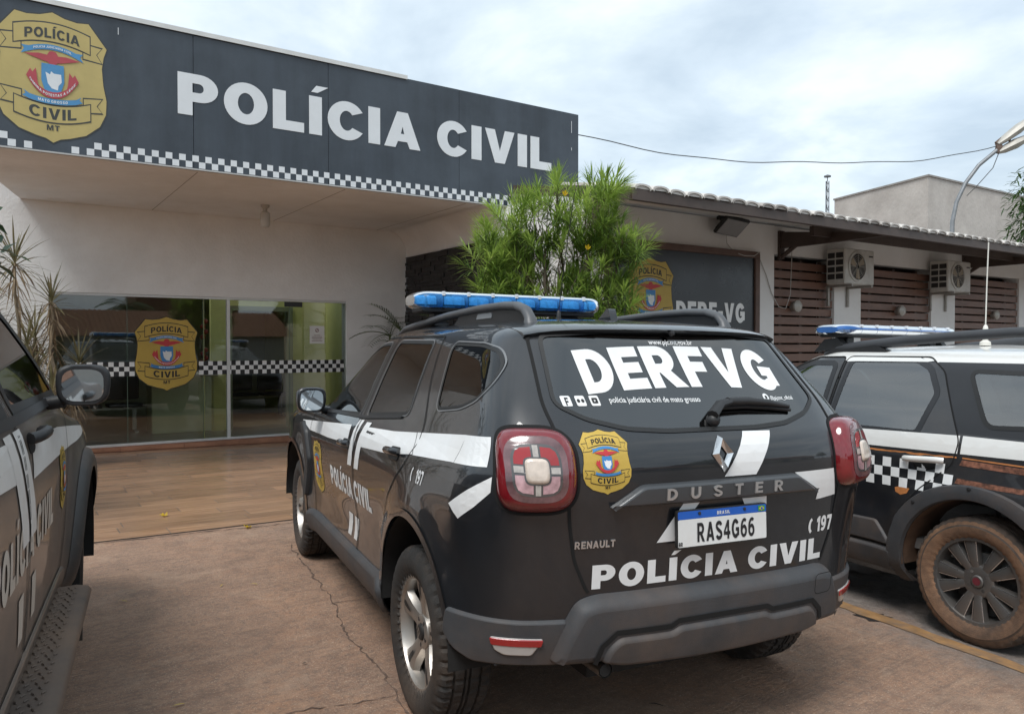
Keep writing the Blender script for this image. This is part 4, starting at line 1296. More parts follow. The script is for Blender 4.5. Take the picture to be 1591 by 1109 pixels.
letters(m_, DS.wrap, '197', .060, (.535, .786), xs=.68, gap=.2, bold=.03, off=.0016, step=.04)
decal(m_, DS.wrap, [stroke_poly(arcp(.462, .812, .016, .026, 100, 250, 8), .012)], .0016, .04)
build_loose(m_, 'letter', VINYL, gate)
m_ = MB()
decal(m_, DS.rear, [[(.125, 1.186), (.255, 1.184), (.150, 1.034), (.005, 1.034)]], .0016, .03)
decal(m_, DS.rear, [[(-.17, .95), (-.10, .95), (-.125, .92), (-.19, .82), (-.27, .82)]], .0016, .03)
decal(m_, DS.rear, [[(.09, .95), (.205, .95), (.215, .85), (.15, .85)]], .0016, .03)
ue = .585
decal(m_, DS.wrap, [[(.34, 1.029), (ue - .02, 1.030), (ue + .0, .925), (.468, .915), (.478, .953)]], .0016, .03)
decal(m_, DS.wrap, [[(-u, v) for u, v in [(.34, 1.029), (ue - .02, 1.030), (ue + .0, .925), (.468, .915), (.478, .953)]][::-1]], .0016, .03) if False else None
build_loose(m_, 'white_stripe', VINYL, gate)
m_ = MB(); emblem(m_, DS.wrap, (-.472, 1.105), .178, .208, off=.0014, dl=.0004, step=.03, small=False); m_.build('emblem', emblem_mats(), gate)
# --- print on the sides
for sg in (1, -1):
    mp = DS.left if sg > 0 else DS.right
    U = lambda q: [(-x * sg, z) for x, z in q][:: (1 if sg > 0 else -1)]
    m_ = MB(); decal(m_, mp, [U([(2.42, .985), (1.85, 1.022), (1.12, 1.070), (1.12, .972), (1.6, .950), (2.16, .940)])], .0016, .04)
    for b0, t0 in ((1.11, 1.02), (.965, .875)):
        decal(m_, mp, [U([(b0, .862), (b0 - .085, .866), (t0 - .085, 1.108), (t0, 1.104)])], .0018, .04)
    build_loose(m_, 'white_stripe', VINYL, ddoors['front', sg])
    m_ = MB(); decal(m_, mp, [U([(.80, 1.086), (.40, 1.106), (.105, 1.130), (.03, 1.052), (.35, 1.014), (.85, .985)])], .0016, .04)
    m_.build('white_stripe', VINYL, ddoors['rear', sg])
    A = lambda q: [(-DS.arc_of(x, z) * sg, z) for x, z in q]
    m_ = MB()
    decal(m_, mp, [U([(.098, 1.131), (-.37, 1.170), (-.402, 1.1725), (-.402, 1.077), (-.375, 1.076), (.022, 1.050)])], .0016, .04)
    decal(m_, DS.wrap, [densify(A([(-.398, 1.172), (-.56, 1.182), (-.60, 1.088), (-.398, 1.077)]), .05)], .0016, .04)
    decal(m_, DS.wrap, [densify(A([(-.635, 1.060), (-.56, 1.01), (-.445, .945), (-.515, .905), (-.59, .955), (-.64, 1.01)]), .05)], .0016, .04)
    letters(m_, mp, '197', .052, (.125 * sg, .958), xs=.72, gap=.12, step=.04)
    decal(m_, mp, [stroke_poly(arcp(.125 * sg - .085, .982, .014, .026, 100, 250, 8), .009)], .0016, .04)
    build_loose(m_, 'side_print', VINYL, duster)
    m_ = MB(); m2 = MB()
    for ch, lps in text_shapes('POLÍCIA CIVIL', .110, .86, .18, bold=.03)[0]:
        L = [[(u - 1.10 * sg, v + .690) for u, v in lp] for lp in lps]
        cxm = -sum(u for u, v in L[0]) / len(L[0]) * sg
        decal(m_ if cxm > .99 else m2, mp, L, .0016, .05)
    for b in (1.15, 1.02):
        decal(m_, mp, [U([(b + .05, .478), (b - .02, .478), (b - .06, .60), (b + .03, .60)])], .0016, .04)
    build_loose(m_, 'letter', VINYL, ddoors['front', sg]); build_loose(m2, 'letter', VINYL, ddoors['rear', sg])
    m_ = MB(); emblem(m_, mp, (-1.93 * sg, .735), .25, .33, off=.0014, dl=.0004, step=.04, small=False); m_.build('emblem', emblem_mats(), ddoors['front', sg])
# ================================================================== the yard and the station building
TH = radians(56.1)
BROT = pi / 2 - TH
def bw(s_, p_, z=0.0):
    """building grid (along the front, depth, height) -> world"""
    return Vector((s_ * sin(TH) - p_ * cos(TH), s_ * cos(TH) + p_ * sin(TH), z))
class BT:
    """a thing standing in the building grid: an empty at its base, parts given in grid coordinates"""
    def __init__(s, name, s0, p0, z0, label=None, cat=None, group=None):
        s.o = empty(name, bw(s0, p0, z0), (0, 0, BROT)); s.b = (s0, p0, z0)
        tag(s.o, label, cat, group)
    def part(s, mb, name, mats, smooth=None, parent=None):
        return mb.build(name, mats, parent or s.o, smooth, origin=s.b)

# ---- ground: one sheet to the horizon
def ground_material():
    m = bpy.data.materials.new('yard_concrete'); m.use_nodes = True
    nt = m.node_tree; L = nt.links.new; b = nt.nodes['Principled BSDF']
    tc = nt.nodes.new('ShaderNodeTexCoord')
    rot = nt.nodes.new('ShaderNodeMapping'); rot.inputs['Rotation'].default_value = (0, 0, -BROT - radians(4))
    L(tc.outputs['Object'], rot.inputs[0])
    st = nt.nodes.new('ShaderNodeMapping'); st.inputs['Scale'].default_value = (.7, 9, 1)
    L(rot.outputs[0], st.inputs[0])
    def noise(sc, det, vec, ro=.6, dist=0.0):
        n = nt.nodes.new('ShaderNodeTexNoise'); n.inputs['Scale'].default_value = sc; n.inputs['Detail'].default_value = det; n.inputs['Roughness'].default_value = ro; n.inputs['Distortion'].default_value = dist
        L(vec, n.inputs['Vector']); return n.outputs[0]
    def ramp(f, *els):
        r = nt.nodes.new('ShaderNodeValToRGB')
        r.color_ramp.elements[0].position, r.color_ramp.elements[0].color = els[0][0], (*els[0][1], 1)
        r.color_ramp.elements[1].position, r.color_ramp.elements[1].color = els[-1][0], (*els[-1][1], 1)
        for p, c in els[1:-1]:
            e = r.color_ramp.elements.new(p); e.color = (*c, 1)
        L(f, r.inputs[0]); return r.outputs[0]
    def mixc(f, a, bb, blend='MIX'):
        x = nt.nodes.new('ShaderNodeMix'); x.data_type = 'RGBA'; x.blend_type = blend
        for k, v in (('Factor', f), ('A', a), ('B', bb)):
            if hasattr(v, 'is_linked') or hasattr(v, 'node'): L(v, x.inputs[k])
            else: x.inputs[k].default_value = v if k == 'Factor' else (*v, 1)
        return x.outputs['Result']
    big = noise(.55, 6, rot.outputs[0], .6, .4)
    base = ramp(big, (.30, (.285, .178, .124)), (.52, (.355, .208, .134)), (.72, (.305, .205, .150)))
    streak = noise(2.2, 7, st.outputs[0], .65, .3)
    base = mixc(ramp(streak, (.44, (0, 0, 0)), (.66, (.5, .5, .5))), base, (.43, .285, .195))
    streak2 = noise(3.4, 8, st.outputs[0], .7, .2)
    base = mixc(ramp(streak2, (.52, (0, 0, 0)), (.68, (.55, .55, .55))), base, (.165, .115, .090))
    spots = noise(1.1, 9, rot.outputs[0], .72, .6)
    base = mixc(ramp(spots, (.52, (0, 0, 0)), (.72, (.7, .7, .7))), base, (.44, .225, .12))
    grain = noise(38, 5, rot.outputs[0], .75)
    base = mixc(ramp(grain, (.36, (.7, .7, .7)), (.56, (0, 0, 0))), base, (0.173, 0.123, 0.096))
    grit = noise(140, 3, rot.outputs[0], .7)
    base = mixc(ramp(grit, (.57, (0, 0, 0)), (.68, (.8, .8, .8))), base, (0.63, 0.495, 0.375))
    blotch = noise(5.5, 8, rot.outputs[0], .75, .5)
    base = mixc(ramp(blotch, (.46, (0, 0, 0)), (.66, (.55, .55, .55))), base, (.165, .108, .080))
    pale = noise(2.4, 9, rot.outputs[0], .7, .8)
    base = mixc(ramp(pale, (.55, (0, 0, 0)), (.72, (.6, .6, .6))), base, (.46, .325, .230))
    # greyer asphalt on the right of the parking line
    sp = nt.nodes.new('ShaderNodeSeparateXYZ'); mp2 = nt.nodes.new('ShaderNodeMapping'); mp2.vector_type = 'TEXTURE'
    mp2.inputs['Location'].default_value = (1.72, 4.514, 0); mp2.inputs['Rotation'].default_value = (0, 0, .477)
    L(tc.outputs['Object'], mp2.inputs[0]); L(mp2.outputs[0], sp.inputs[0])
    edge = noise(1.6, 6, rot.outputs[0])
    ad = nt.nodes.new('ShaderNodeMath'); ad.operation = 'MULTIPLY_ADD'; ad.inputs[1].default_value = 1.1; ad.inputs[2].default_value = -.55
    L(edge, ad.inputs[0])
    a2 = nt.nodes.new('ShaderNodeMath'); a2.operation = 'ADD'; L(sp.outputs['X'], a2.inputs[0]); L(ad.outputs[0], a2.inputs[1])
    msk = nt.nodes.new('ShaderNodeMapRange'); msk.inputs['From Min'].default_value = -.12; msk.inputs['From Max'].default_value = .30; msk.inputs['To Max'].default_value = .86
    L(a2.outputs[0], msk.inputs[0])
    asph = ramp(noise(22, 8, rot.outputs[0], .7), (.35, (0.123, 0.111, 0.102)), (.65, (0.247, 0.225, 0.207)))
    base = mixc(msk.outputs[0], base, asph)
    L(base, b.inputs['Base Color'])
    rr = nt.nodes.new('ShaderNodeMapRange'); rr.inputs['To Min'].default_value = .52; rr.inputs['To Max'].default_value = .86
    L(big, rr.inputs[0]); L(rr.outputs[0], b.inputs['Roughness'])
    hsum = nt.nodes.new('ShaderNodeMath'); hsum.operation = 'ADD'
    L(streak2, hsum.inputs[0]); L(noise(60, 6, rot.outputs[0], .75), hsum.inputs[1])
    bp = nt.nodes.new('ShaderNodeBump'); bp.inputs['Strength'].default_value = .8; bp.inputs['Distance'].default_value = .014
    L(hsum.outputs[0], bp.inputs['Height']); L(bp.outputs[0], b.inputs['Normal'])
    return m
def yard_z(x, y):
    lat = (Vector((x, y)) - CAR0).dot(LEFT0)
    return GT * max(-9, min(9, lat))
g_ = MB(); ax = sorted(set([-400, -200, -100, -60, -40] + [i * 1.0 for i in range(-30, 31)] + [40, 60, 100, 200, 400]))
vs = [(x, y, yard_z(x, y)) for y in ax for x in ax]; n = len(ax)
g_.add(vs, [(j * n + i, j * n + i + 1, (j + 1) * n + i + 1, (j + 1) * n + i) for j in range(n - 1) for i in range(n - 1)])
ground = tag(g_.build('ground', ground_material()), kind='structure')
def on_ground(x, y, h=.004): return (x, y, yard_z(x, y) + h)
# cracks
def crack(pts, w, seed):
    rnd = random.Random(seed); P = []; o = 0.0
    for i in range(len(pts) - 1):
        a, b = Vector(pts[i]), Vector(pts[i + 1]); k = max(2, int((b - a).length / .028))
        for j in range(k):
            q = a.lerp(b, j / k); d = (b - a).normalized()
            o = o * .86 + rnd.gauss(0, .0065)
            q += Vector((-d.y, d.x)) * (o + rnd.gauss(0, .0022)); P.append((q, w * rnd.choice((.2, .5, .8, 1.0, 1.4))))
    m_ = MB(); vs = []
    for i, (q, ww) in enumerate(P):
        d = (P[min(i + 1, len(P) - 1)][0] - P[max(i - 1, 0)][0]).normalized(); nn = Vector((-d.y, d.x)) * ww / 2
        vs += [on_ground(q.x + nn.x, q.y + nn.y), on_ground(q.x - nn.x, q.y - nn.y)]
    m_.add(vs, [(2 * i, 2 * i + 1, 2 * i + 3, 2 * i + 2) for i in range(len(P) - 1)])
    return m_.build('crack', mat('crack_dark', (.12, .080, .060), .95, var=.5, vscale=30), ground)
crack([(-1.66, 5.78), (-1.45, 5.3), (-1.22, 4.86), (-1.017, 4.428), (-.80, 3.9), (-.62, 3.55), (-.50, 3.30), (-.36, 3.0), (-.24, 2.7)], .009, 1)
crack([(-.50, 3.30), (-.72, 3.16), (-.95, 3.06), (-1.2, 2.9)], .006, 2)
crack([(-1.03, 4.46), (-.80, 4.58), (-.62, 4.62)], .005, 3)
crack([(-3.1, 5.74), (-2.6, 6.05), (-2.2, 6.27), (-1.85, 6.48), (-1.5, 6.72)], .014, 4)
# faded yellow parking line
m_ = MB(); a = Vector((1.66, 5.05)); b = Vector((2.95, 2.55)); d = (b - a).normalized(); nn = Vector((-d.y, d.x)) * .055
k = 30; vs = []
for i in range(k + 1):
    q = a.lerp(b, i / k); j1, j2 = random.uniform(.75, 1.1), random.uniform(.75, 1.1)
    vs += [on_ground(q.x + nn.x * j1, q.y + nn.y * j1), on_ground(q.x - nn.x * j2, q.y - nn.y * j2)]
m_.add(vs, [(2 * i, 2 * i + 1, 2 * i + 3, 2 * i + 2) for i in range(k)])
m_.build('parking_line', mat('worn_yellow_paint', (.30, .165, .065), .8, var=.3, vscale=9, dirt=(.14, .105, .085), dscale=7, damt=1.0), ground)
# oil stains under the estate car
for (x, y, r, sd) in ((1.95, 4.95, .17, 1), (2.2, 5.0, .10, 2), (1.78, 4.76, .06, 3), (2.02, 4.33, .08, 4), (2.5, 5.3, .2, 5)):
    rnd = random.Random(sd); q = []
    for i in range(22):
        a = 2 * pi * i / 22; rr = r * rnd.uniform(.55, 1.2); q.append(on_ground(x + 1.5 * rr * cos(a), y + rr * sin(a), .003))
    m_ = MB(); m_.add(q, [tuple(range(22))]); m_.build('oil_stain', mat('oil_stain', (.035, .031, .030), .35, var=.4, vscale=12), ground)

# ---- wood-look porcelain floor, plank by plank
def plank_material():
    m = bpy.data.materials.new('wood_look_tile'); m.use_nodes = True
    nt = m.node_tree; L = nt.links.new; b = nt.nodes['Principled BSDF']
    tc = nt.nodes.new('ShaderNodeTexCoord'); oi = nt.nodes.new('ShaderNodeObjectInfo')
    ad = nt.nodes.new('ShaderNodeVectorMath'); ad.operation = 'MULTIPLY_ADD'
    cb = nt.nodes.new('ShaderNodeCombineXYZ'); L(oi.outputs['Random'], cb.inputs[0]); L(oi.outputs['Random'], cb.inputs[1]); L(oi.outputs['Random'], cb.inputs[2])
    L(cb.outputs[0], ad.inputs[0]); ad.inputs[1].default_value = (37, 91, 11); L(tc.outputs['Object'], ad.inputs[2])
    mp = nt.nodes.new('ShaderNodeMapping'); mp.inputs['Scale'].default_value = (1.6, 22, 1); L(ad.outputs[0], mp.inputs[0])
    n = nt.nodes.new('ShaderNodeTexNoise'); n.inputs['Scale'].default_value = 1.5; n.inputs['Detail'].default_value = 8; n.inputs['Roughness'].default_value = .62; n.inputs['Distortion'].default_value = .5
    L(mp.outputs[0], n.inputs['Vector'])
    r = nt.nodes.new('ShaderNodeValToRGB')
    r.color_ramp.elements[0].position = .28; r.color_ramp.elements[0].color = (.19, .10, .056, 1)
    r.color_ramp.elements[1].position = .74; r.color_ramp.elements[1].color = (.44, .275, .165, 1)
    e = r.color_ramp.elements.new(.5); e.color = (.32, .185, .106, 1)
    L(n.outputs[0], r.inputs[0])
    hs = nt.nodes.new('ShaderNodeHueSaturation'); mr = nt.nodes.new('ShaderNodeMapRange'); mr.inputs['To Min'].default_value = .78; mr.inputs['To Max'].default_value = 1.18
    L(oi.outputs['Random'], mr.inputs[0]); L(mr.outputs[0], hs.inputs['Value']); L(r.outputs[0], hs.inputs['Color'])
    # settled dust
    n2 = nt.nodes.new('ShaderNodeTexNoise'); n2.inputs['Scale'].default_value = 1.2; n2.inputs['Detail'].default_value = 6; L(tc.outputs['Object'], n2.inputs['Vector'])
    mx = nt.nodes.new('ShaderNodeMix'); mx.data_type = 'RGBA'; mr2 = nt.nodes.new('ShaderNodeMapRange'); mr2.inputs['From Min'].default_value = .4; mr2.inputs['From Max'].default_value = .8; mr2.inputs['To Max'].default_value = .45
    L(n2.outputs[0], mr2.inputs[0]); L(mr2.outputs[0], mx.inputs['Factor']); L(hs.outputs[0], mx.inputs['A']); mx.inputs['B'].default_value = (.30, .20, .14, 1)
    L(mx.outputs['Result'], b.inputs['Base Color']); b.inputs['Roughness'].default_value = .34
    mr3 = nt.nodes.new('ShaderNodeMapRange'); mr3.inputs['To Min'].default_value = .15; mr3.inputs['To Max'].default_value = .34; L(n2.outputs[0], mr3.inputs[0]); L(mr3.outputs[0], b.inputs['Roughness'])
    bp = nt.nodes.new('ShaderNodeBump'); bp.inputs['Strength'].default_value = .15; bp.inputs['Distance'].default_value = .004; L(n.outputs[0], bp.inputs['Height']); L(bp.outputs[0], b.inputs['Normal'])
    return m
PL = plank_material()
FS0, FS1, FP0, FP1 = -1.6, 5.80, 6.52, 11.74
fb = bw(FS0, FP0); fz = yard_z(fb.x, fb.y)
sl_s = (yard_z(*bw(5, 6.5)[:2]) - yard_z(*bw(0, 6.5)[:2])) / 5; sl_p = (yard_z(*bw(2, 10)[:2]) - yard_z(*bw(2, 6.5)[:2])) / 3.5
def floor_z(s_, p_): return fz + sl_s * (s_ - FS0) + sl_p * (p_ - FP0)
froot_rot = (math.atan(sl_p), -math.atan(sl_s), BROT)
m_ = MB()
m_.add([(FS0, FP0, floor_z(FS0, FP0) - .03), (FS1, FP0, floor_z(FS1, FP0) - .03), (FS1, FP1, floor_z(FS1, FP1) - .03), (FS0, FP1, floor_z(FS0, FP1) - .03), (FS0, FP0, floor_z(FS0, FP0) + .010), (FS1, FP0, floor_z(FS1, FP0) + .010), (FS1, FP1, floor_z(FS1, FP1) + .010), (FS0, FP1, floor_z(FS0, FP1) + .010)],
       [(4, 5, 6, 7), (0, 1, 5, 4), (1, 2, 6, 5), (3, 0, 4, 7)])
tf = m_.build('tile_floor', mat('grout', (.085, .065, .052), .9, var=.25, vscale=20), None, loc=fb, rot=(0, 0, BROT), origin=(FS0, FP0, 0))
tag(tf, kind='structure')
pm_ = MB(); pm_.box(-.497, .497, -.0985, .0985, -.008, .004, bev=.0025)
plank_mesh = pm_.build('plank', PL, tf).data
bpy.data.objects.remove(tf.children[0])
row = 0; p_ = FP0 + .1
nr_ = int((FP1 - FP0) / .2)
for row in range(nr_):
    p_ = FP0 + .1 + row * .2
    off = random.Random(row * 7 + 3).uniform(0, 1.0)
    s_ = FS0 + .5 - off
    while s_ - .5 < FS1:
        s0, s1 = max(s_ - .497, FS0), min(s_ + .497, FS1)
        if s1 - s0 > .12 and s1 > -.3:
            o = link('plank', plank_mesh, tf)
            c = (s0 + s1) / 2
            o.location = (c - FS0, p_ - FP0, floor_z(c, p_) + .008 + random.uniform(-.0006, .0006)); o.rotation_euler = (math.atan(sl_p), -math.atan(sl_s), 0)
            o.scale = ((s1 - s0) / .994, 1, 1)
        s_ += 1.0

# ---- plaster and paint
PLASTER = mat('white_plaster', (.83, .84, .84), .85, var=.05, vscale=1.5, bump=.5, bscale=26, dirt=(.64, .63, .61), dscale=.9, damt=.6)
PLASTER2 = mat('annex_plaster', (.80, .80, .79), .85, var=.05, vscale=1.2, bump=.18, bscale=60, dirt=(.64, .60, .54), dscale=1.1, damt=.4)
SOFFIT = mat('soffit_paint', (.83, .84, .85), .8, var=.06, vscale=.8, bump=.08, bscale=40, dirt=(.60, .59, .57), dscale=1.0, damt=.5)
LIME = mat('lime_wall', (.62, .62, .27), .8, var=.05)
ZC = 3.39                                    # soffit height
main = BT('station_building', 2.0, 11.9, 0, 'white plastered police station entrance block with deep flat canopy', 'building')
GS0, GS1, GZ0, GZ1 = .64, 4.775, .10, 2.205
w_ = MB(); w_.box(-7, GS0, 11.9, 12.1, -.3, 4.0); w_.box(GS0, GS1, 11.9, 12.1, GZ1, 4.0); w_.box(GS1, 5.85, 11.9, 12.1, -.3, 4.0)
main.part(w_, 'front_wall', PLASTER)
w_ = MB(); w_.box(GS0, GS1, 11.86, 12.1, -.25, .095); main.part(w_, 'sill_wall', mat('sill_red', (.30, .13, .075), .55, var=.2, vscale=8))
for i in range(5):                            # red-brown skirting tiles under the glass
    s0 = GS0 + i * .83; t = MB(); t.box(s0 + .004, s0 + .826, 11.845, 11.859, floor_z(s0, 11.8) + .012, .086, bev=.002); main.part(t, 'skirting_tile', mat('skirting_tile', (.36, .17, .10), .45, var=.22, vscale=6, rvar=.1))
# canopy slab with the slanted left end, cove over the dark wall
w_ = MB(); w_.prism([(.335, 11.897), (-.30, 8.90), (7.05, 8.90), (7.05, 11.897)], ZC, ZC + .12, 'z'); main.part(w_, 'canopy_soffit', SOFFIT)
w_ = MB(); w_.box(-.25, 7.05, 8.95, 12.6, 4.5, 4.6); w_.box(.3, 7.05, 12.5, 12.6, 3.4, 4.5); main.part(w_, 'roof_slab', PLASTER2)
for s_ in (1.9, 3.6, 5.3):                    # board joints in the soffit
    w_ = MB(); w_.box(s_ - .004, s_ + .004, 9.0, 11.88, ZC - .003, ZC + .001); main.part(w_, 'soffit_joint', mat('joint_grey', (.36, .35, .33), .9, var=.1))
w_ = MB(); cv = [(5.45 + .40 * (1 - cos(radians(a))), ZC - .40 + .40 * sin(radians(a))) for a in range(0, 91, 10)]
# cove running along the depth at the top of the side wall
cv = [(5.85, 2.95)] + [(5.85 - .30 * (1 - cos(radians(a))), 2.98 + .40 * sin(radians(a))) for a in range(0, 91, 10)] + [(5.55, ZC - .002), (5.849, ZC - .002)]
w_.prism([(5.848, 2.97)] + [(5.848 - .32 * (1 - cos(radians(a))), 2.985 + .40 * sin(radians(a))) for a in range(0, 91, 9)] + [(5.848, 3.385)], 8.9, 11.895, 'y')
main.part(w_, 'cove', SOFFIT, 40)
# interior
w_ = MB(); w_.box(.2, .3, 12.1, 17, 0, 2.8); w_.box(.3, 6.0, 17, 17.1, 0, 2.8); w_.box(.2, 6.0, 12.1, 12.62, 2.75, 2.85); w_.box(.2, 6.0, 13.6, 17.1, 2.75, 2.85); w_.box(.2, 1.9, 12.621, 13.599, 2.75, 2.85)  # ceiling gap is added, letting sky light fall on the lime partition
main.part(w_, 'inner_walls', mat('inner_wall', (.36, .37, .30), .85, var=.05))
w_ = MB(); w_.box(4.95, 5.05, 12.1, 17, 0, 2.75); w_.box(3.0, 3.25, 13.3, 13.4, 0, 2.75); w_.box(4.35, 4.95, 13.3, 13.4, 0, 2.75); w_.box(3.25, 4.35, 13.3, 13.4, 2.15, 2.75)
main.part(w_, 'lime_walls', LIME)
w_ = MB(); w_.box(3.25, 3.33, 13.27, 13.43, 0, 2.15); w_.box(4.27, 4.35, 13.27, 13.43, 0, 2.15); w_.box(3.33, 4.27, 13.27, 13.43, 2.07, 2.15)
main.part(w_, 'inner_door_frame', mat('frame_greygreen', (.22, .25, .17), .6, var=.05))
w_ = MB(); w_.box(.3, 4.95, 12.1, 17, -.1, .09); main.part(w_, 'inner_floor', mat('inner_floor', (.26, .20, .13), .3, var=.1))
# dark stone cladding on the side wall of the annexe
rnd = random.Random(5); w_ = MB(); z = 0.0
while z < 2.97:
    hgt = rnd.choice((.05, .06, .075)); p_ = 8.2
    while p_ < 11.88:
        ln = rnd.uniform(.12, .34); e = min(p_ + ln, 11.89)
        w_.box(5.85 - rnd.uniform(.012, .04), 5.852, p_ + .002, e - .002, z + .002, min(z + hgt, 2.97) - .002); p_ = e
    z += hgt
st_ = main.part(w_, 'stone_cladding', mat('dark_stone', (.022, .021, .022), .55, var=.5, vscale=10, bump=.4, bscale=40)); tag(st_, kind='stuff')

# ---- glass front
gf = BT('glass_front', 2.7, 11.95, GZ0, 'glass shop front of the station entrance with shield and chequer band', 'glass front')
ALU = mat('white_aluminium', (.62, .63, .62), .4, metal=.2, var=.05)
w_ = MB(); w_.box(GS0, GS1, 11.915, 11.985, GZ1 - .035, GZ1 - .002); gf.part(w_, 'top_rail', ALU)
w_ = MB(); w_.box(GS0, GS1, 11.905, 11.99, GZ0, GZ0 + .03); gf.part(w_, 'bottom_rail', ALU)
w_ = MB(); w_.box(2.915, 2.96, 11.92, 11.98, GZ0 + .03, GZ1 - .035); gf.part(w_, 'mullion', ALU)
w_ = MB(); w_.box(GS0 + .001, GS0 + .05, 11.92, 11.98, GZ0 + .03, GZ1 - .035); gf.part(w_, 'mullion', mat('brown_frame', (.06, .04, .03), .5, var=.1))
w_ = MB(); w_.box(2.585, 2.60, 11.955, 11.975, GZ0 + .03, GZ1 - .035); gf.part(w_, 'mullion', mat('lime_profile', (.35, .36, .12), .4, var=.05))
SHOPGLASS = glass_mat('shop_glass', (.90, .95, .86), ior=1.98)
for a, b, p_ in ((GS0 + .05, 1.578, 11.95), (1.584, 2.585, 11.95), (2.60, 2.915, 11.965), (2.96, 3.86, 11.95), (3.866, GS1 - .002, 11.95)):
    w_ = MB(); w_.add([(a, p_, GZ0 + .03), (b, p_, GZ0 + .03), (b, p_, GZ1 - .035), (a, p_, GZ1 - .035)], [(0, 1, 2, 3)]); gf.part(w_, 'pane', SHOPGLASS)
    w_ = MB(); w_.box(b - .001, b + .005, p_ - .005, p_ + .005, GZ0 + .03, GZ1 - .035) ; gf.part(w_, 'pane_edge', mat('glass_edge', (.10, .16, .12), .3, var=.1))
def bmap(s0, p0, z0):
    return lambda u, v, o=0: Vector((s0 + u, p0 - o, z0 + v))
w_ = MB(); emblem(w_, bmap(2.088, 11.943, 1.374), (0, 0), .83, 1.05, off=.001, dl=.0006, step=.5); gf.part(w_, 'emblem', emblem_mats())
w_ = MB(); c = .0655; s0 = .95; zt = 1.262
for i in range(58):
    for j in range(3):
        u0 = s0 + i * c
        if 1.69 < u0 + c / 2 < 2.49: continue
        slope = -.0
        w_.add([(u0, 11.9435, zt - (j + 1) * c), (u0 + c, 11.9435, zt - (j + 1) * c), (u0 + c, 11.9435, zt - j * c), (u0, 11.9435, zt - j * c)], [(0, 1, 2, 3)], (i + j) % 2)
ck = gf.part(w_, 'chequer_band', [mat('chequer_white', (.74, .75, .75), .5, var=.04), mat('chequer_black', (.012, .012, .013), .5, var=.1)]); tag(ck, kind='stuff')
w_ = MB(); w_.box(4.18, 4.42, 11.9405, 11.9425, 1.52, 1.80); nt_ = gf.part(w_, 'paper_notice', mat('paper', (.72, .72, .70), .7, var=.03))
w_ = MB(); mm = bmap(4.30, 11.9402, 1.52); decal(w_, mm, [arcp(0, .21, .03, .03, 0, 345, 23), arcp(0, .21, .021, .021, 0, 345, 23)], .0008, 1)
decal(w_, mm, [[(-.022, .192), (-.016, .186), (.022, .228), (.016, .234)]], .0016, 1)
for k, ww in enumerate((.05, .08, .085, .07, .085)): decal(w_, mm, [[(-ww, .13 - k * .022), (ww, .13 - k * .022), (ww, .136 - k * .022), (-ww, .136 - k * .022)]], .0008, 1)
pr_ = gf.part(w_, 'notice_print', mat('print_grey', (.16, .05, .05), .7, var=.2), parent=nt_)
pr_.location = (0, 0, 0)
w_ = MB(); w_.box(3.78, 4.06, 11.93, 11.944, 2.09, 2.165); gf.part(w_, 'name_plaque', mat('plaque_black', (.015, .015, .015), .4, var=.1))

# things inside the hall
def hall_counter():
    t = BT('reception_counter', 2.55, 13.6, .09, 'pale reception counter inside the hall behind the glass', 'counter')
    w = MB(); w.box(2.1, 3.05, 13.3, 13.8, .09, 1.0, bev=.01); t.part(w, 'counter_body', mat('counter_pale', (.55, .60, .42), .5, var=.05))
    w = MB(); w.box(2.05, 3.1, 13.25, 13.85, 1.0, 1.04, bev=.008); t.part(w, 'counter_top', mat('counter_top', (.62, .62, .56), .35, var=.05))
hall_counter()
def bench(s0, p0, label):
    t = BT('waiting_bench', s0, p0, .09, label, 'bench')
    for k in range(3):
        w = MB(); x = s0 - .6 + k * .6
        w.box(x - .26, x + .26, p0 - .25, p0 + .2, .50, .55, bev=.015); t.part(w, 'seat', mat('bench_black', (.015, .015, .017), .5, var=.1))
        w = MB(); w.box(x - .25, x + .25, p0 + .2, p0 + .25, .6, .98, bev=.015); t.part(w, 'backrest', mat('bench_black', (.015, .015, .017), .5, var=.1))
    for x in (-.75, .75):
        w = MB(); w.box(s0 + x - .03, s0 + x + .03, p0 - .02, p0 + .04, .09, .50); w.box(s0 + x - .03, s0 + x + .03, p0 - .24, p0 + .24, .09, .12); t.part(w, 'leg', mat('bench_steel', (.3, .3, .3), .35, metal=.9, var=.1))
    w = MB(); w.box(s0 - .85, s0 + .85, p0 - .02, p0 + .05, .45, .495); t.part(w, 'beam', mat('bench_steel', (.3, .3, .3), .35, metal=.9, var=.1))
bench(1.2, 14.0, 'black waiting bench inside the hall left of the counter')
bench(4.1, 15.6, 'black waiting bench beyond the inner doorway')
gar = BT('wall_garland', 2.72, 12.5, 1.2, 'red garland of small ornaments hanging behind the glass', 'garland')
for k, z in enumerate((1.86, 1.78, 1.70, 1.62, 1.42, 1.36, 1.30, 1.24)):
    w = MB(); w.lathe([(.0001, -.04), (.035, -.02), (.04, .0), (.03, .025), (.0001, .04)], 10, M=Matrix.Translation((2.72 + .02 * (-1) ** k, 12.5, z))); gar.part(w, 'ornament', mat('ornament_red', (.35, .03, .03), .5, var=.3), 50)
w = MB(); w.tube([(2.72, 12.5, 2.74), (2.72, 12.5, 1.22)], .004, 5); gar.part(w, 'cord', mat('cord_white', (.6, .6, .58), .8, var=.05))
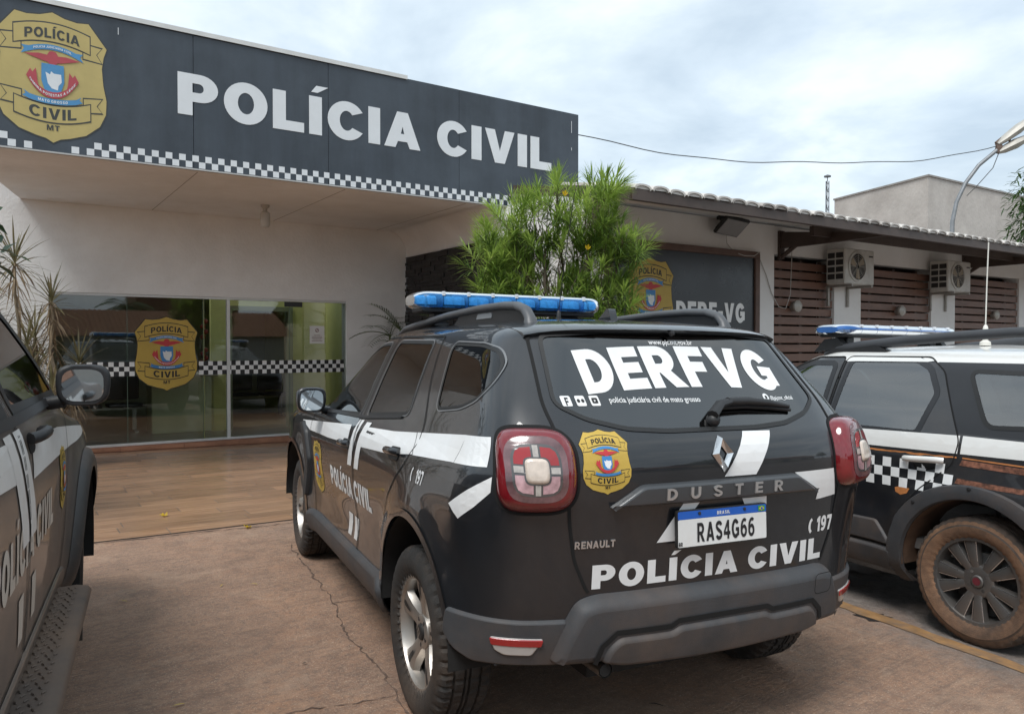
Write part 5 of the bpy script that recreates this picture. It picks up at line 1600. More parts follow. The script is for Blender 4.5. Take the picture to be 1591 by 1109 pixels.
# soffit lamp
lp = BT('soffit_lamp', 3.10, 10.6, ZC, 'small frosted glass jar lamp hanging from the canopy soffit', 'lamp')
w = MB(); T_ = Matrix.Translation((3.10, 10.6, 0))
w.lathe([(.06, ZC - .001), (.055, ZC - .03), (.03, ZC - .05), (.028, ZC - .09)], 16, M=T_); lp.part(w, 'lamp_mount', mat('lamp_mount', (.40, .38, .35), .6, var=.1), 40)
w = MB(); w.lathe([(.04, ZC - .09), (.062, ZC - .11), (.066, ZC - .18), (.064, ZC - .26), (.05, ZC - .30), (.0001, ZC - .31)], 18, M=T_); lp.part(w, 'lamp_glass', mat('lamp_frost', (.46, .44, .40), .35, var=.08, coat=.4), 40)
# ---- fascia sign
SIGN_BLK = mat('sign_black', (.033, .043, .056), .36, var=.30, vscale=1.6, dirt=(.078, .098, .120), dscale=.9, damt=.6, rvar=.10, aniso=(2.2, 1, .22))
SP = 8.85
sg_ = BT('fascia_sign', 3.4, SP, ZC, 'long black fascia sign with white POLÍCIA CIVIL letters over the entrance', 'sign')
ZT = 4.835
seams = [-.30, 1.831, 3.336, 5.115, 7.11]
for a, b in zip(seams[:-1], seams[1:]):
    w = MB(); w.box(a + .002, b - .002, SP, SP + .03, ZC + .004, ZT - random.uniform(0, .006), bev=.002); sg_.part(w, 'sign_panel', SIGN_BLK)
w = MB(); w.box(7.075, 7.108, SP + .031, SP + .35, ZC + .01, ZT - .01); w.box(-.29, 7.07, SP + .31, SP + .34, ZC + .13, ZT - .02); sg_.part(w, 'sign_back', SIGN_BLK)
w = MB(); w.box(-.32, 4.36, SP - .015, SP + .36, ZT + .002, ZT + .022); w.box(-.32, 4.36, SP - .022, SP - .012, ZT - .018, ZT + .03); sg_.part(w, 'top_cap', mat('cap_metal', (.62, .62, .60), .45, metal=.2, var=.06))
w = MB(); w.box(-.30, 7.11, SP - .006, SP + .05, ZC - .012, ZC + .003); sg_.part(w, 'bottom_trim', mat('trim_pale', (.45, .45, .44), .5, var=.06))
SIGN_WHT = mat('sign_white', (.70, .73, .75), .45, var=.03, vscale=1.0, dirt=(.50, .52, .52), dscale=1.2, damt=.4)
shp, tot = text_shapes('POLÍCIA CIVIL', .445, 1.0, .175, True, .36, bold=.028)
sc_ = (6.60 - 1.687) / tot; cx_ = (6.60 + 1.687) / 2
def sign_letter(lps, o0, o1):
    w = MB(); P = lambda u, v, o: (cx_ + u * sc_, SP - o, 3.955 + v)
    p, f = fill(lps); w.add([P(u, v, o1) for u, v in p], f)
    for lp in lps:
        n = len(lp); w.add([P(u, v, o0) for u, v in lp] + [P(u, v, o1) for u, v in lp], [(i, (i + 1) % n, n + (i + 1) % n, n + i) for i in range(n)])
    return w
for ch, lps in shp:
    sg_.part(sign_letter(lps, -.001, .006), 'accent' if (ch == 'Í' and min(v for u, v in lps[0]) > .4) else 'letter', SIGN_WHT)
w = MB(); c = .0665
for i in range(-5, 106):
    u0 = .02 + i * c
    if u0 + c > 7.0: break
    for j in range(2):
        if (i + j) % 2: continue
        z0 = ZC + .010 + j * c
        if abs(u0 + c / 2 - .53) < .30 and j == 1: continue
        if abs(u0 + c / 2 - .53) < .10: continue
        w.add([(u0, SP - .002, z0), (u0 + c, SP - .002, z0), (u0 + c, SP - .002, z0 + c), (u0, SP - .002, z0 + c)], [(0, 1, 2, 3)])
tag(sg_.part(w, 'chequer_band', SIGN_WHT), kind='stuff')
w = MB(); emblem(w, bmap(.53, SP - .003, 4.112), (0, 0), .945, 1.265, off=.001, dl=.0008, step=.5)
sg_.part(w, 'emblem', [mat('sign_gold', (.46, .37, .14), .5, var=.06), mat('sign_ink', (.045, .048, .045), .5, var=.2), mat('sign_blue', (.07, .25, .47), .5, var=.08), mat('sign_red', (.40, .06, .075), .5, var=.08), mat('sign_pale', (.66, .70, .72), .5, var=.04)])
for s_, z0, z1 in ((1.11, 4.66, 4.73), (6.98, 4.55, 4.72), (6.98, 4.30, 4.34)):
    w = MB(); w.box(s_ - .003, s_ + .003, SP - .003, SP + .002, z0, z1); sg_.part(w, 'scuff', SIGN_WHT)

# ---- the annexe: wall with board, slatted bays, deep eaves
an = BT('annexe_building', 9.0, 6.9, 0, 'long low white annexe with brown slatted bays under tiled eaves', 'building')
AP = 6.8
BROWN = mat('brown_paint', (.060, .040, .032), .55, var=.15, vscale=5, dirt=(.10, .075, .06), dscale=3, damt=.4)
SLAT = mat('slat_brown', (.155, .078, .052), .5, var=.25, vscale=4, dirt=(.20, .125, .09), dscale=5, damt=.4, aniso=(.4, 3, 3))
w = MB(); w.box(5.853, 8.87, AP, AP + .2, -.3, 3.12); an.part(w, 'front_wall', PLASTER2)
w = MB(); w.box(5.853, 6.05, AP + .2, 11.88, -.3, 3.38); an.part(w, 'side_wall', PLASTER2)
w = MB(); w.box(8.872, 24, AP + .02, AP + .2, 2.74, 3.12); an.part(w, 'beam_wall', PLASTER2)
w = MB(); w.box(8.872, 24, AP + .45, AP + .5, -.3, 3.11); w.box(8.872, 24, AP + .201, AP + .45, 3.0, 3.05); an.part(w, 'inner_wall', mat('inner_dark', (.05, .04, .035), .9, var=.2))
posts = [(10.25, 10.92), (12.93, 13.70), (16.05, 16.8), (19.0, 19.7)]
for a, b in posts:
    w = MB(); w.box(a, b, AP + .005, AP + .3, -.3, 2.738); an.part(w, 'post', PLASTER2)
ed = [8.872] + [q for ab in posts for q in ab] + [24]
for k in range(0, 8, 2):
    a, b = ed[k] + .004, ed[k + 1] - .004
    scr = empty('slat_screen', (0, 0, 0), parent=an.o)
    w = MB(); nv = 3
    for q in range(nv):
        x = a + (b - a) * (q + .5) / nv; w.box(x - .03, x + .03, AP + .075, AP + .11, .0, 2.70)
    fr = w.build('screen_frame', BROWN, an.o, origin=an.b)
    i = 0; z = .12
    while z < 2.66:
        o_ = MB(); yy = .045 if i % 2 else .060
        o_.box(a, b, AP + yy - .012, AP + yy + .012, z, z + .105, bev=.004); o_.build('slat', SLAT, fr, origin=an.b); i += 1; z += .128
    bpy.data.objects.remove(scr)
# roof: eave edge, soffit, beams, brackets
EP, EZ = 5.2, 2.80
rs = .185
RZ = lambda p_: EZ + rs * (p_ - EP)
S0, S1 = 4.80, 24.0
w = MB(); w.prism([(EP + .03, EZ + .055), (AP + .3, RZ(AP + .3) + .055), (AP + .3, RZ(AP + .3) + .085), (EP + .03, EZ + .085)], S0, S1, 'x'); an.part(w, 'eave_soffit', mat('eave_boards', (.72, .71, .69), .8, var=.06, dirt=(.55, .52, .48), dscale=1.2, damt=.4))
w = MB(); w.box(S0 - .02, S1, EP - .02, EP + .028, EZ, EZ + .105, bev=.004); an.part(w, 'fascia_beam', BROWN)
w = MB(); w.prism([(EP, EZ), (AP + .25, RZ(AP + .25)), (AP + .25, RZ(AP + .25) + .10), (EP, EZ + .10)], S0 - .05, S0 - .021, 'x'); an.part(w, 'verge_beam', BROWN)
w = MB(); w.box(8.6, S1, EP + .80, EP + .86, RZ(EP + .8) - .07, RZ(EP + .8) + .05); an.part(w, 'purlin', BROWN)
for s_ in (9.02, 14.0, 19.0):
    w = MB()
    w.prism([(AP + .02, 2.93), (AP + .02, 2.82), (EP + .30, EZ + .02), (EP + .03, EZ + .02), (EP + .03, EZ + .055), (AP + .02, 3.05)], s_ - .035, s_ + .035, 'x'); an.part(w, 'bracket', BROWN)
    w = MB(); w.box(s_ - .05, s_ + .05, AP - .02, AP + .02, 2.68, 3.06); w.tube([(s_, AP, 2.70), (s_, AP - .35, 2.91)], .03, 6); an.part(w, 'bracket_strut', BROWN)
# roof deck and eave tiles
w = MB(); w.prism([(EP + .02, EZ + .09), (AP + .3, RZ(AP + .3) + .09), (AP + .3, RZ(AP + .3) + .086), (EP + .02, EZ + .086)], S0, 5.9, 'x'); an.part(w, 'eave_deck', mat('roof_deck', (.30, .27, .25), .85, var=.15))
w = MB(); w.prism([(EP + .02, EZ + .09), (9.4, RZ(9.4) + .09), (12.0, RZ(12) - .4), (12.0, RZ(12) - .44), (9.4, RZ(9.4) + .05), (EP + .02, EZ + .086)], 5.902, S1, 'x'); an.part(w, 'roof_deck', mat('roof_deck', (.30, .27, .25), .85, var=.15))
def tile_mesh():
    t = MB(); n = 9; vs = []
    for (y, zz) in ((0, 0), (.40, .40 * rs)):
        for k in range(n):
            a = pi * k / (n - 1)
            vs.append((.105 * -cos(a), y, zz + .042 * sin(a) ** .8))
        for k in range(n):
            a = pi * (n - 1 - k) / (n - 1)
            vs.append((.088 * -cos(a), y, zz + .042 * sin(a) ** .8 - .016))
    m = 2 * n
    t.add(vs, [(i, (i + 1) % m, m + (i + 1) % m, m + i) for i in range(m)] + [tuple(range(m))[::-1]])
    # mortar plug closing the mouth
    t.add([(.094 * -cos(pi * k / 8), .012, .037 * sin(pi * k / 8) ** .8 - .004) for k in range(9)], [tuple(range(9))[::-1]])
    return t
TILE = [mat('clay_tile_pale', (.62, .59, .55), .8, var=.25, vscale=9, dirt=(.17, .15, .14), dscale=8, damt=.7), mat('clay_tile_dark', (.40, .37, .34), .85, var=.25, vscale=9, dirt=(.10, .09, .085), dscale=8, damt=.6)]
tm = tile_mesh(); t0 = tm.build('roof_tile', TILE[0], an.o, 50, origin=(0, 0, 0)); t1 = tm.build('roof_tile', TILE[1], an.o, 50, origin=(0, 0, 0))
me0, me1 = t0.data, t1.data
bpy.data.objects.remove(t0); bpy.data.objects.remove(t1)
rnd = random.Random(11)
for r in range(3):
    s_ = S0 + .1
    while s_ < (17.2 if r else 22):
        o = link('roof_tile', me0 if rnd.random() < .75 else me1, an.o)
        p_ = EP - .045 + r * .36
        o.location = (s_ - an.b[0] + rnd.uniform(-.008, .008), p_ - an.b[1] + rnd.uniform(-.015, .015), RZ(p_) + .118 + .018 * (0) + rnd.uniform(-.004, .006)); o.rotation_euler = (0, rnd.uniform(-.03, .03), rnd.uniform(-.03, .03)); s_ += .215
w = MB(); s_ = S0 + .2
while s_ < 22:                                # flat trough tiles between
    w.box(s_ - .08, s_ + .08, EP - .04, EP + 1.1, RZ(EP) + .098, RZ(EP) + .108, M=Matrix.Translation((0, 0, 0))); s_ += .215
# ---- board with the department's name
bd = BT('department_board', 7.2, AP - .03, 1.3, 'black board DERF-VG in brown frame with gold shield on annexe wall', 'sign')
B0, B1, BZ0, BZ1 = 5.92, 8.40, 1.15, 2.645
w = MB(); w.box(B0, B1, AP - .045, AP - .003, BZ0, BZ1); bd.part(w, 'board', mat('board_black', (.020, .022, .026), .30, var=.2, vscale=1.5, rvar=.08))
for a in ((B0 - .09, B1 + .09, BZ1 + .001, BZ1 + .085), (B0 - .09, B1 + .09, BZ0 - .085, BZ0 - .001), (B1 + .001, B1 + .09, BZ0, BZ1), (B0 - .09, B0 - .001, BZ0, BZ1)):
    w = MB(); w.box(a[0], a[1], AP - .075, AP - .002, a[2], a[3], bev=.006); bd.part(w, 'frame', mat('board_frame', (.11, .062, .045), .55, var=.25, vscale=6))
w = MB(); emblem(w, bmap(6.52, AP - .047, 2.06), (0, 0), .76, .95, off=.001, dl=.0006, step=.5); bd.part(w, 'emblem', emblem_mats())
shp, tot = text_shapes('DERF-VG', .25, 1.0, .19, bold=.03); sc2 = (8.21 - 6.955) / tot
for ch, lps in shp:
    w = MB(); p, f = fill(lps); w.add([(7.583 + u * sc2, AP - .049, 1.79 + v) for u, v in p], f); bd.part(w, 'letter', mat('board_white', (.82, .82, .81), .4, var=.03))
# ---- air conditioners
def ac_unit(s0, z0, label):
    t = BT('air_conditioner', s0, AP, z0, label, 'air conditioner', 'air conditioners on the annexe')
    CASE = mat('ac_case', (.58, .57, .53), .5, var=.06, dirt=(.30, .26, .21), dscale=5, damt=.5)
    w = MB(); w.box(s0, s0 + .72, AP - .36, AP - .06, z0, z0 + .50, bev=.015); t.part(w, 'case', CASE)
    cx, cz = s0 + .29, z0 + .25
    w = MB(); w.lathe([(.215, 0), (.215, .012), (.19, .016), (.19, -.02)], 36, 0, 'y', M=Matrix.Translation((cx, AP - .362, cz)) @ Matrix.Rotation(pi, 4, 'Z'))
    t.part(w, 'fan_ring', CASE, 40)
    w = MB(); w.lathe([(.20, -.002), (.0001, -.002)], 36, 0, 'y', M=Matrix.Translation((cx, AP - .3635, cz)) @ Matrix.Rotation(pi, 4, 'Z')); t.part(w, 'fan_well', mat('ac_dark', (.03, .028, .026), .8, var=.2))
    for k in range(3):
        a = 2 * pi * k / 3 + .6; w = MB()
        pts = [(cx + .04 * cos(a - .5), cz + .04 * sin(a - .5)), (cx + .17 * cos(a - .35), cz + .17 * sin(a - .35)), (cx + .185 * cos(a + .25), cz + .185 * sin(a + .25)), (cx + .05 * cos(a + .7), cz + .05 * sin(a + .7))]
        w.add([(u, AP - .368 - .004 * (q in (1, 2)), v) for q, (u, v) in enumerate(pts)], [(0, 1, 2, 3)]); t.part(w, 'fan_blade', mat('ac_blade', (.34, .27, .17), .6, var=.2))
    w = MB()
    for k in range(6):
        r = .03 + k * .031; w.tube([(cx + r * cos(q), AP - .380, cz + r * sin(q)) for q in np.linspace(0, 2 * pi, 29)], .0022, 5, cap=False)
    for k in range(8):
        a = 2 * pi * k / 8; w.tube([(cx + .03 * cos(a), AP - .378, cz + .03 * sin(a)), (cx + .20 * cos(a), AP - .378, cz + .20 * sin(a))], .0025, 5)
    t.part(w, 'fan_guard', CASE)
    for k in range(4):
        for q in range(2):
            w = MB(); w.box(s0 - .004, s0 + .006, AP - .33 + q * .13, AP - .22 + q * .13, z0 + .07 + k * .10, z0 + .145 + k * .10); t.part(w, 'side_grille', mat('ac_dark', (.03, .028, .026), .8, var=.2))
    for x in (.12, .60):
        w = MB(); w.box(s0 + x - .02, s0 + x + .02, AP - .40, AP - .001, z0 - .035, z0 - .002); w.box(s0 + x - .02, s0 + x + .02, AP - .03, AP - .001, z0 - .3, z0 - .036); t.part(w, 'bracket', mat('ac_bracket', (.35, .33, .30), .6, metal=.5, var=.15))
    w = MB(); w.box(s0 + .58, s0 + .68, AP - .3625, AP - .3595, z0 + .40, z0 + .42); t.part(w, 'name_strip', mat('ac_dark', (.03, .028, .026), .8, var=.2))
ac_unit(9.95, 2.36, 'boxy air conditioner on the first white post next to the board wall')
ac_unit(12.75, 2.36, 'boxy air conditioner on the second white post, farther along the annexe')
# ---- wall lamps on the slats
for s_, lab in ((9.34, 'round bulkhead lamp on the slats nearest the black board'), (11.98, 'round bulkhead lamp on the slats between the air conditioners'), (15.09, 'round bulkhead lamp on the slats beyond the second air conditioner')):
    t = BT('bulkhead_lamp', s_, AP + .03, 2.04, lab, 'lamp', 'bulkhead lamps on the slatted bays')
    Mx = Matrix.Translation((s_, AP + .03, 2.04)) @ Matrix.Rotation(pi, 4, 'Z')
    w = MB(); w.lathe([(.07, -.02), (.07, .02), (.06, .035)], 20, 0, 'y', M=Mx); t.part(w, 'lamp_base', mat('lamp_base', (.22, .19, .17), .5, metal=.4, var=.1), 40)
    w = MB(); w.lathe([(.07, .033), (.085, .05), (.085, .075), (.06, .10), (.0001, .11)], 20, 0, 'y', M=Mx); t.part(w, 'lamp_glass', mat('lamp_glass', (.42, .40, .36), .25, var=.1, coat=.6), 40)
# ---- floodlight with its loose cable
t = BT('floodlight', 7.75, AP - .02, 3.0, 'black LED floodlight on a bracket above the department board', 'floodlight')
PB = mat('flood_black', (.02, .02, .021), .5, var=.15)
Mx = Matrix.Translation((7.75, AP - .22, 2.99)) @ Matrix.Rotation(radians(-38), 4, 'X') @ Matrix.Rotation(radians(6), 4, 'Y')
w = MB(); w.box(-.20, .20, -.14, .14, -.025, .025, M=Mx, bev=.01); t.part(w, 'housing', PB)
w = MB(); w.box(-.18, .18, -.12, .12, -.030, -.0255, M=Mx); t.part(w, 'lens', mat('flood_lens', (.25, .25, .25), .15, var=.05, coat=1))
w = MB()
for q in range(7): w.box(-.17 + q * .055, -.165 + q * .055, -.11, .11, .0255, .05, M=Mx)
t.part(w, 'cooling_fins', PB)
w = MB(); w.tube([(7.60, AP - .20, 3.02), (7.60, AP - .14, 3.13), (7.92, AP - .14, 3.13), (7.92, AP - .20, 3.00)], .012, 6); w.box(7.72, 7.80, AP - .16, AP - .001, 3.10, 3.14); t.part(w, 'bracket', PB)
t = BT('loose_cable', 8.1, AP - .03, 2.4, 'thin grey cable looping from floodlight down over the white wall', 'cable')
pts = [(7.78, AP - .10, 2.95), (7.86, AP - .05, 2.80), (7.98, AP - .06, 2.70), (8.15, AP - .085, 2.66), (8.35, AP - .09, 2.67), (8.46, AP - .09, 2.73), (8.55, AP - .02, 2.64), (8.68, AP - .015, 2.45), (8.80, AP - .015, 2.2), (8.95, AP - .02, 2.02), (9.1, AP - .02, 2.0), (9.20, AP - .02, 2.2), (9.22, AP - .02, 2.6), (9.23, AP - .02, 2.9)]
w = MB(); w.tube(pts, .006, 5); t.part(w, 'cable_run', mat('cable_grey', (.45, .43, .40), .7, var=.1))
# ================================================================== white-roofed estate car on the right
WX, WY, WYAW = 3.062, 4.304, -.5
wagon = car_root('police_car', WX, WY, WYAW)
wagon.location.z = ground_z(WX, WY)
tag(wagon, 'black and white police estate car with muddy rear wheel parked at the right', 'car', 'police vehicles parked in the yard')
WHITE_PAINT = mat('white_paint', (.70, .70, .68), .28, coat=.8, var=.03, vscale=2, dirt=(.48, .42, .36), dscale=2.2, damt=.3)
WBLACK = mat('estate_black', (.013, .014, .017), .28, coat=.8, var=.2, vscale=3, dirt=(.10, .075, .055), dscale=2, damt=.3)
FRAMEBLK = mat('window_black', (.020, .021, .024), .42, var=.12)
WT = dict(
    w=[(.22, .74), (.30, .795), (.42, .82), (.6, .83), (.75, .835), (.88, .832), (.96, .822), (1.02, .808), (1.06, .795), (1.15, .765), (1.25, .725), (1.35, .680), (1.42, .640), (1.46, .60), (1.485, .54), (1.505, .42), (1.52, .25), (1.53, .06)],
    xr=[(.22, -.80), (.35, -.92), (.5, -.96), (.65, -.955), (.8, -.93), (1.0, -.91), (1.1, -.88), (1.25, -.80), (1.4, -.70), (1.46, -.64), (1.49, -.5), (1.51, -.2), (1.53, .3)],
    cr=[(.22, .4), (1.0, .36), (1.3, .34), (1.53, .3)], nr=[(.22, 3.2), (1.0, 3.4), (1.3, 4.0), (1.53, 2.2)],
    xf=[(.22, 3.05), (.4, 3.22), (.6, 3.26), (.75, 3.22), (.86, 3.1), (.92, 2.75), (.97, 2.4), (1.0, 2.2), (1.08, 2.02), (1.2, 1.82), (1.35, 1.56), (1.44, 1.38), (1.48, 1.2), (1.51, .9), (1.53, .5)],
    cf=[(.22, .6), (.9, .6), (1.05, .45), (1.4, .4), (1.53, .05)], nf=[(.22, 2.8), (1.0, 3.0), (1.53, 2.2)])
WA_R, WA_F = (0, .35, .385), (2.437, .35, .38)
def w_disp(X, Y, Z):
    o = np.zeros_like(X)
    for cx, cz, r in (WA_R, WA_F):
        d = np.hypot(X - cx, Z - cz); o += .03 * np.exp(-((d - r - .04) / .10) ** 2) * (Z > .28)
    o += -.012 * np.exp(-((Z - .62) / .1) ** 2) * np.clip((X - .4) / .2, 0, 1) * np.clip((1.9 - X) / .2, 0, 1)
    return o
wz = list(np.arange(.22, 1.47, .0205)) + [1.475, 1.485, 1.495, 1.505, 1.514, 1.522, 1.53]
WS = Shell(WT, wz, NR=46, NS=180, NF=36, disp=w_disp); WS._arcs()
WW_F = rounded([(1.0, 1.06), (.99, 1.40), (1.15, 1.40), (1.4, 1.31), (1.72, 1.11), (1.78, 1.035)], .03)
WW_R = rounded([(.905, 1.048), (.868, 1.424), (.45, 1.430), (.36, 1.385), (.285, 1.26), (.35, 1.05)], .025)
WW_Q = rounded([(-.02, 1.105), (.13, 1.385), (-.38, 1.375), (-.52, 1.30), (-.50, 1.13)], .05)
WD_F = rounded([(.955, .40), (.955, 1.05), (.93, 1.45), (1.15, 1.445), (1.45, 1.34), (1.8, 1.1), (1.92, .95), (1.92, .6), (1.85, .40)], .03)
WD_R = rounded([(.94, .40), (.94, 1.05), (.915, 1.452), (.38, 1.455), (.27, 1.38), (.16, 1.15), (.10, 1.02), (.12, .90), (.30, .74), (.42, .60), (.46, .40)], .03)
WS.cut([('side', circ(WA_R), .014), ('side', circ(WA_F), .014), ('side', WW_F), ('side', WW_R), ('side', WW_Q), ('side', WD_F, .010), ('side', WD_R, .010)])
BELT = [(-1.2, 1.075), (-1.2, .975), (.1, .945), (2.4, .90), (2.4, 1.06), (1.0, 1.035), (.1, 1.062)]
wparts = WS.split([
    (None, 'side', circ(WA_R), None), (None, 'side', circ(WA_F), None), (None, 'all', None, lambda C, N: (C[:, 2] < .33) & (np.abs(C[:, 0]) < .36)),
    ('win_f', 'side', WW_F, None), ('win_r', 'side', WW_R, None), ('win_q', 'side', WW_Q, None),
    ('windscreen', 'all', None, lambda C, N: (C[:, 0] > 1.2) & (C[:, 2] > 1.02) & (C[:, 2] < 1.43) & (N[:, 0] > .42)),
    ('rear_window', 'all', None, lambda C, N: (C[:, 0] < -.55) & (C[:, 2] > 1.08) & (C[:, 2] < 1.40) & (C[:, 1] < .56) & (N[:, 0] < -.4)),
    ('door_f', 'side', WD_F, None), ('door_r', 'side', WD_R, None),
    ('roof', 'all', None, lambda C, N: (C[:, 2] > 1.432)),
    ('pillars', 'all', None, lambda C, N: (C[:, 2] > 1.063) & (N[:, 1] > .3)),
])
WS.mesh('body', wparts['body'], WBLACK, wagon)
WS.mesh('roof', wparts['roof'], WHITE_PAINT, wagon)
for sg in (1, -1):
    for fc in WS.comps(wparts['pillars']): WS.mesh('window_frame', fc, FRAMEBLK, wagon, sides=(sg,))
WGLASS = glass_mat('estate_glass', (.60, .68, .66), ior=2.5)
WS.mesh('windscreen', wparts['windscreen'], WGLASS, wagon)
WS.mesh('rear_window', wparts['rear_window'], WGLASS, wagon)
wd = {}
for sg in (1, -1):
    mp = WS.left if sg > 0 else WS.right
    U = lambda q: [(-x * sg, z) for x, z in q][:: (1 if sg > 0 else -1)]
    Us = lambda q: [(-x * sg, z) for x, z in q]
    for nm, pl, wn in (('f', WD_F, WW_F), ('r', WD_R, WW_R)):
        d_ = WS.mesh('door', wparts['door_' + nm], WBLACK, wagon, sides=(sg,)); wd[nm, sg] = d_
        WS.mesh('window', wparts['win_' + nm], WGLASS, d_, sides=(sg,))
        m_ = MB(); strip_line(m_, mp, Us(densify(pl, .03)), .007, .0030, closed=True); m_.build('door_gap', SEAM, d_, 60)
        # black frame round the glass
        fr = [(x, z) for x, z in densify(wn, .03)]
        m_ = MB(); o_ = inset(fr, -.026); i_ = inset(fr, .006)
        n = len(fr); m_.add([mp(*Us([p])[0], .0018) for p in o_] + [mp(*Us([p])[0], .0018) for p in i_], [((i, (i + 1) % n, n + (i + 1) % n, n + i) if sg > 0 else (n + i, n + (i + 1) % n, (i + 1) % n, i)) for i in range(n)])
        m_.build('window_frame', FRAMEBLK, d_, 60)
    WS.mesh('quarter_window', wparts['win_q'], WGLASS, wagon, sides=(sg,))
    m_ = MB(); strip_line(m_, mp, Us(densify(WW_Q, .03)), .022, .0022, closed=True); m_.build('window_rubber', RUBBER, wagon, 60)
    # white band under the windows, per panel
    def band(x0, x1):
        top = [(x, 1.052 - .028 * min(max(x - .1, 0), 1.2)) for x in np.linspace(x1, x0, 7)]
        bot = [(x, .962 - .020 * min(max(x, -.5), 1.2)) for x in np.linspace(x0, x1, 7)]
        return U(top + bot)
    m_ = MB(); decal(m_, mp, [band(.10, .935)], .0024, .04); m_.build('white_band', WHITE_PAINT, wd['r', sg])
    m_ = MB(); decal(m_, mp, [band(.96, 1.85)], .0024, .04); m_.build('white_band', WHITE_PAINT, wd['f', sg])
    m_ = MB(); decal(m_, mp, [band(-.60, .085)], .0024, .04); m_.build('white_band', WHITE_PAINT, wagon)
    # white edge of the roof over the doors
    m_ = MB(); decal(m_, mp, [U([(.92, 1.452), (.40, 1.458), (.34, 1.436), (.39, 1.428), (.84, 1.424), (.92, 1.420)])], .0026, .04); m_.build('roof_edge', WHITE_PAINT, wd['r', sg])
    # torn orange lining strip and chequers
    ORANGE = mat('orange_vinyl', (.42, .16, .05), .5, var=.35, vscale=14)
    for nm, x0, x1 in (('r', .10, .935), ('f', .96, 1.80)):
        m_ = MB(); rr_ = random.Random(3); top = [(x, .945 - .020 * x + rr_.uniform(-.002, .002)) for x in np.linspace(x1, x0, 30)]; bot = [(x, .936 - .020 * x + rr_.uniform(-.004, .005)) for x in np.linspace(x0, x1, 30)]
        decal(m_, mp, [U(top + bot)], .0020, .04); m_.build('torn_edge', ORANGE, wd[nm, sg])
        m_ = MB(); c = .052; k0 = int((x1 - x0) / c)
        for i in range(k0):
            for j in range(3):
                if (i + j) % 2: continue
                x = x1 - i * c; z = .905 - .018 * x - j * c
                decal(m_, mp, [U([(x, z - c), (x - c, z - c), (x - c, z), (x, z)])], .0026, .1)
        tag(m_.build('chequer_band', VINYL, wd[nm, sg]), kind='stuff')
    CRACKED = mat('crackle_vinyl', (.15, .060, .035), .5, var=.7, vscale=40)
    m_ = MB(); decal(m_, mp, [U([(.07, .932), (-.52, .922), (-.52, .893), (.08, .903)])], .0026, .04); decal(m_, mp, [U([(.08, .838), (-.50, .822), (-.50, .800), (.09, .812)])], .0026, .04)
    build_loose(m_, 'crackle_strip', CRACKED, wagon)
    m_ = MB(); decal(m_, mp, [U([(.07, .945), (-.52, .936), (-.52, .928), (.07, .938)])], .0029, .04); m_.build('torn_edge', ORANGE, wagon)
    # torn patch near the arch
    m_ = MB(); decal(m_, mp, [U([(.44, .735), (.40, .748), (.345, .742), (.36, .715), (.40, .700), (.435, .712)])], .0022, .04); m_.build('torn_patch', ORANGE, wd['r', sg])
    # arch flares, sills, lower door cladding
    for k, (cx, cz, r) in enumerate((WA_R, WA_F)):
        aa = list(range(-18, 199, 6)); outer = []; inner = []
        for a in aa:
            w_ = .085 if 25 < a < 155 else .075
            outer.append((cx + (r + w_) * cos(radians(a)) * 1.05, cz + (r + w_ * .92) * sin(radians(a)))); inner.append((cx + (r + .001) * cos(radians(a)), cz + (r + .001) * sin(radians(a))))
        m_ = MB(); n = len(aa); vs = []
        prof = [(0, .002), (.12, .020), (.5, .024), (.88, .020), (1.0, .004)]
        for t, of in prof:
            for (ox, oz), (ix, iz) in zip(outer, inner):
                x, z = ox + (ix - ox) * t, max(oz + (iz - oz) * t, .23)
                vs.append(mp(-x * sg, z, of))
        fs = [(q * n + i, q * n + i + 1, (q + 1) * n + i + 1, (q + 1) * n + i) for q in range(len(prof) - 1) for i in range(n - 1)]
        m_.add(vs, fs if sg < 0 else [f[::-1] for f in fs]); fl = m_.build('arch_flare', mat('flare_grey', (.040, .042, .046), .6, var=.15, vscale=7, bump=.1, bscale=250, dirt=(.17, .10, .06), dscale=3, damt=.35), wagon, 50)
        for a in (48, 90, 132):
            q = mp(-(cx + (r + .06) * cos(radians(a))) * sg, cz + (r + .06) * sin(radians(a)), .024); b_ = MB(); b_.lathe([(.010, -.004), (.009, .004), (.0001, .006)], 10, 0, 'y', M=Matrix.Translation(q) @ Matrix.Rotation(0 if sg > 0 else pi, 4, 'Z')); b_.build('flare_screw', PLASTIC_BLK, fl, 40)
        m_ = MB(); vs = []; n = 27
        for i in range(n):
            a = radians(-4 + 188 * i / (n - 1))
            for yy in (.85, .45): vs.append((cx + (r + .002) * cos(a), yy * sg, cz + r * sin(a)))
        m_.add(vs, [(2 * i, 2 * i + 2, 2 * i + 3, 2 * i + 1) for i in range(n - 1)]); m_.add([(cx + r * cos(radians(-4 + 188 * i / (n - 1))), .45 * sg, cz + r * sin(radians(-4 + 188 * i / (n - 1)))) for i in range(n)], [tuple(range(n))])
        m_.build('arch_liner', mat('muddy_liner', (.10, .055, .032), .9, var=.4, vscale=6), wagon, 60)
    m_ = MB(); panel(m_, mp, U(rounded([(.47, .44), (.56, .535), (.935, .53), (.935, .405), (.47, .405)], .02)), .014, .012, .03); m_.build('door_cladding', mat('flare_grey', (.04, .04, .04)), wd['r', sg], 45)
    m_ = MB(); panel(m_, mp, U(rounded([(.96, .53), (1.88, .52), (1.86, .405), (.96, .405)], .02)), .014, .012, .03); m_.build('door_cladding', mat('flare_grey', (.04, .04, .04)), wd['f', sg], 45)
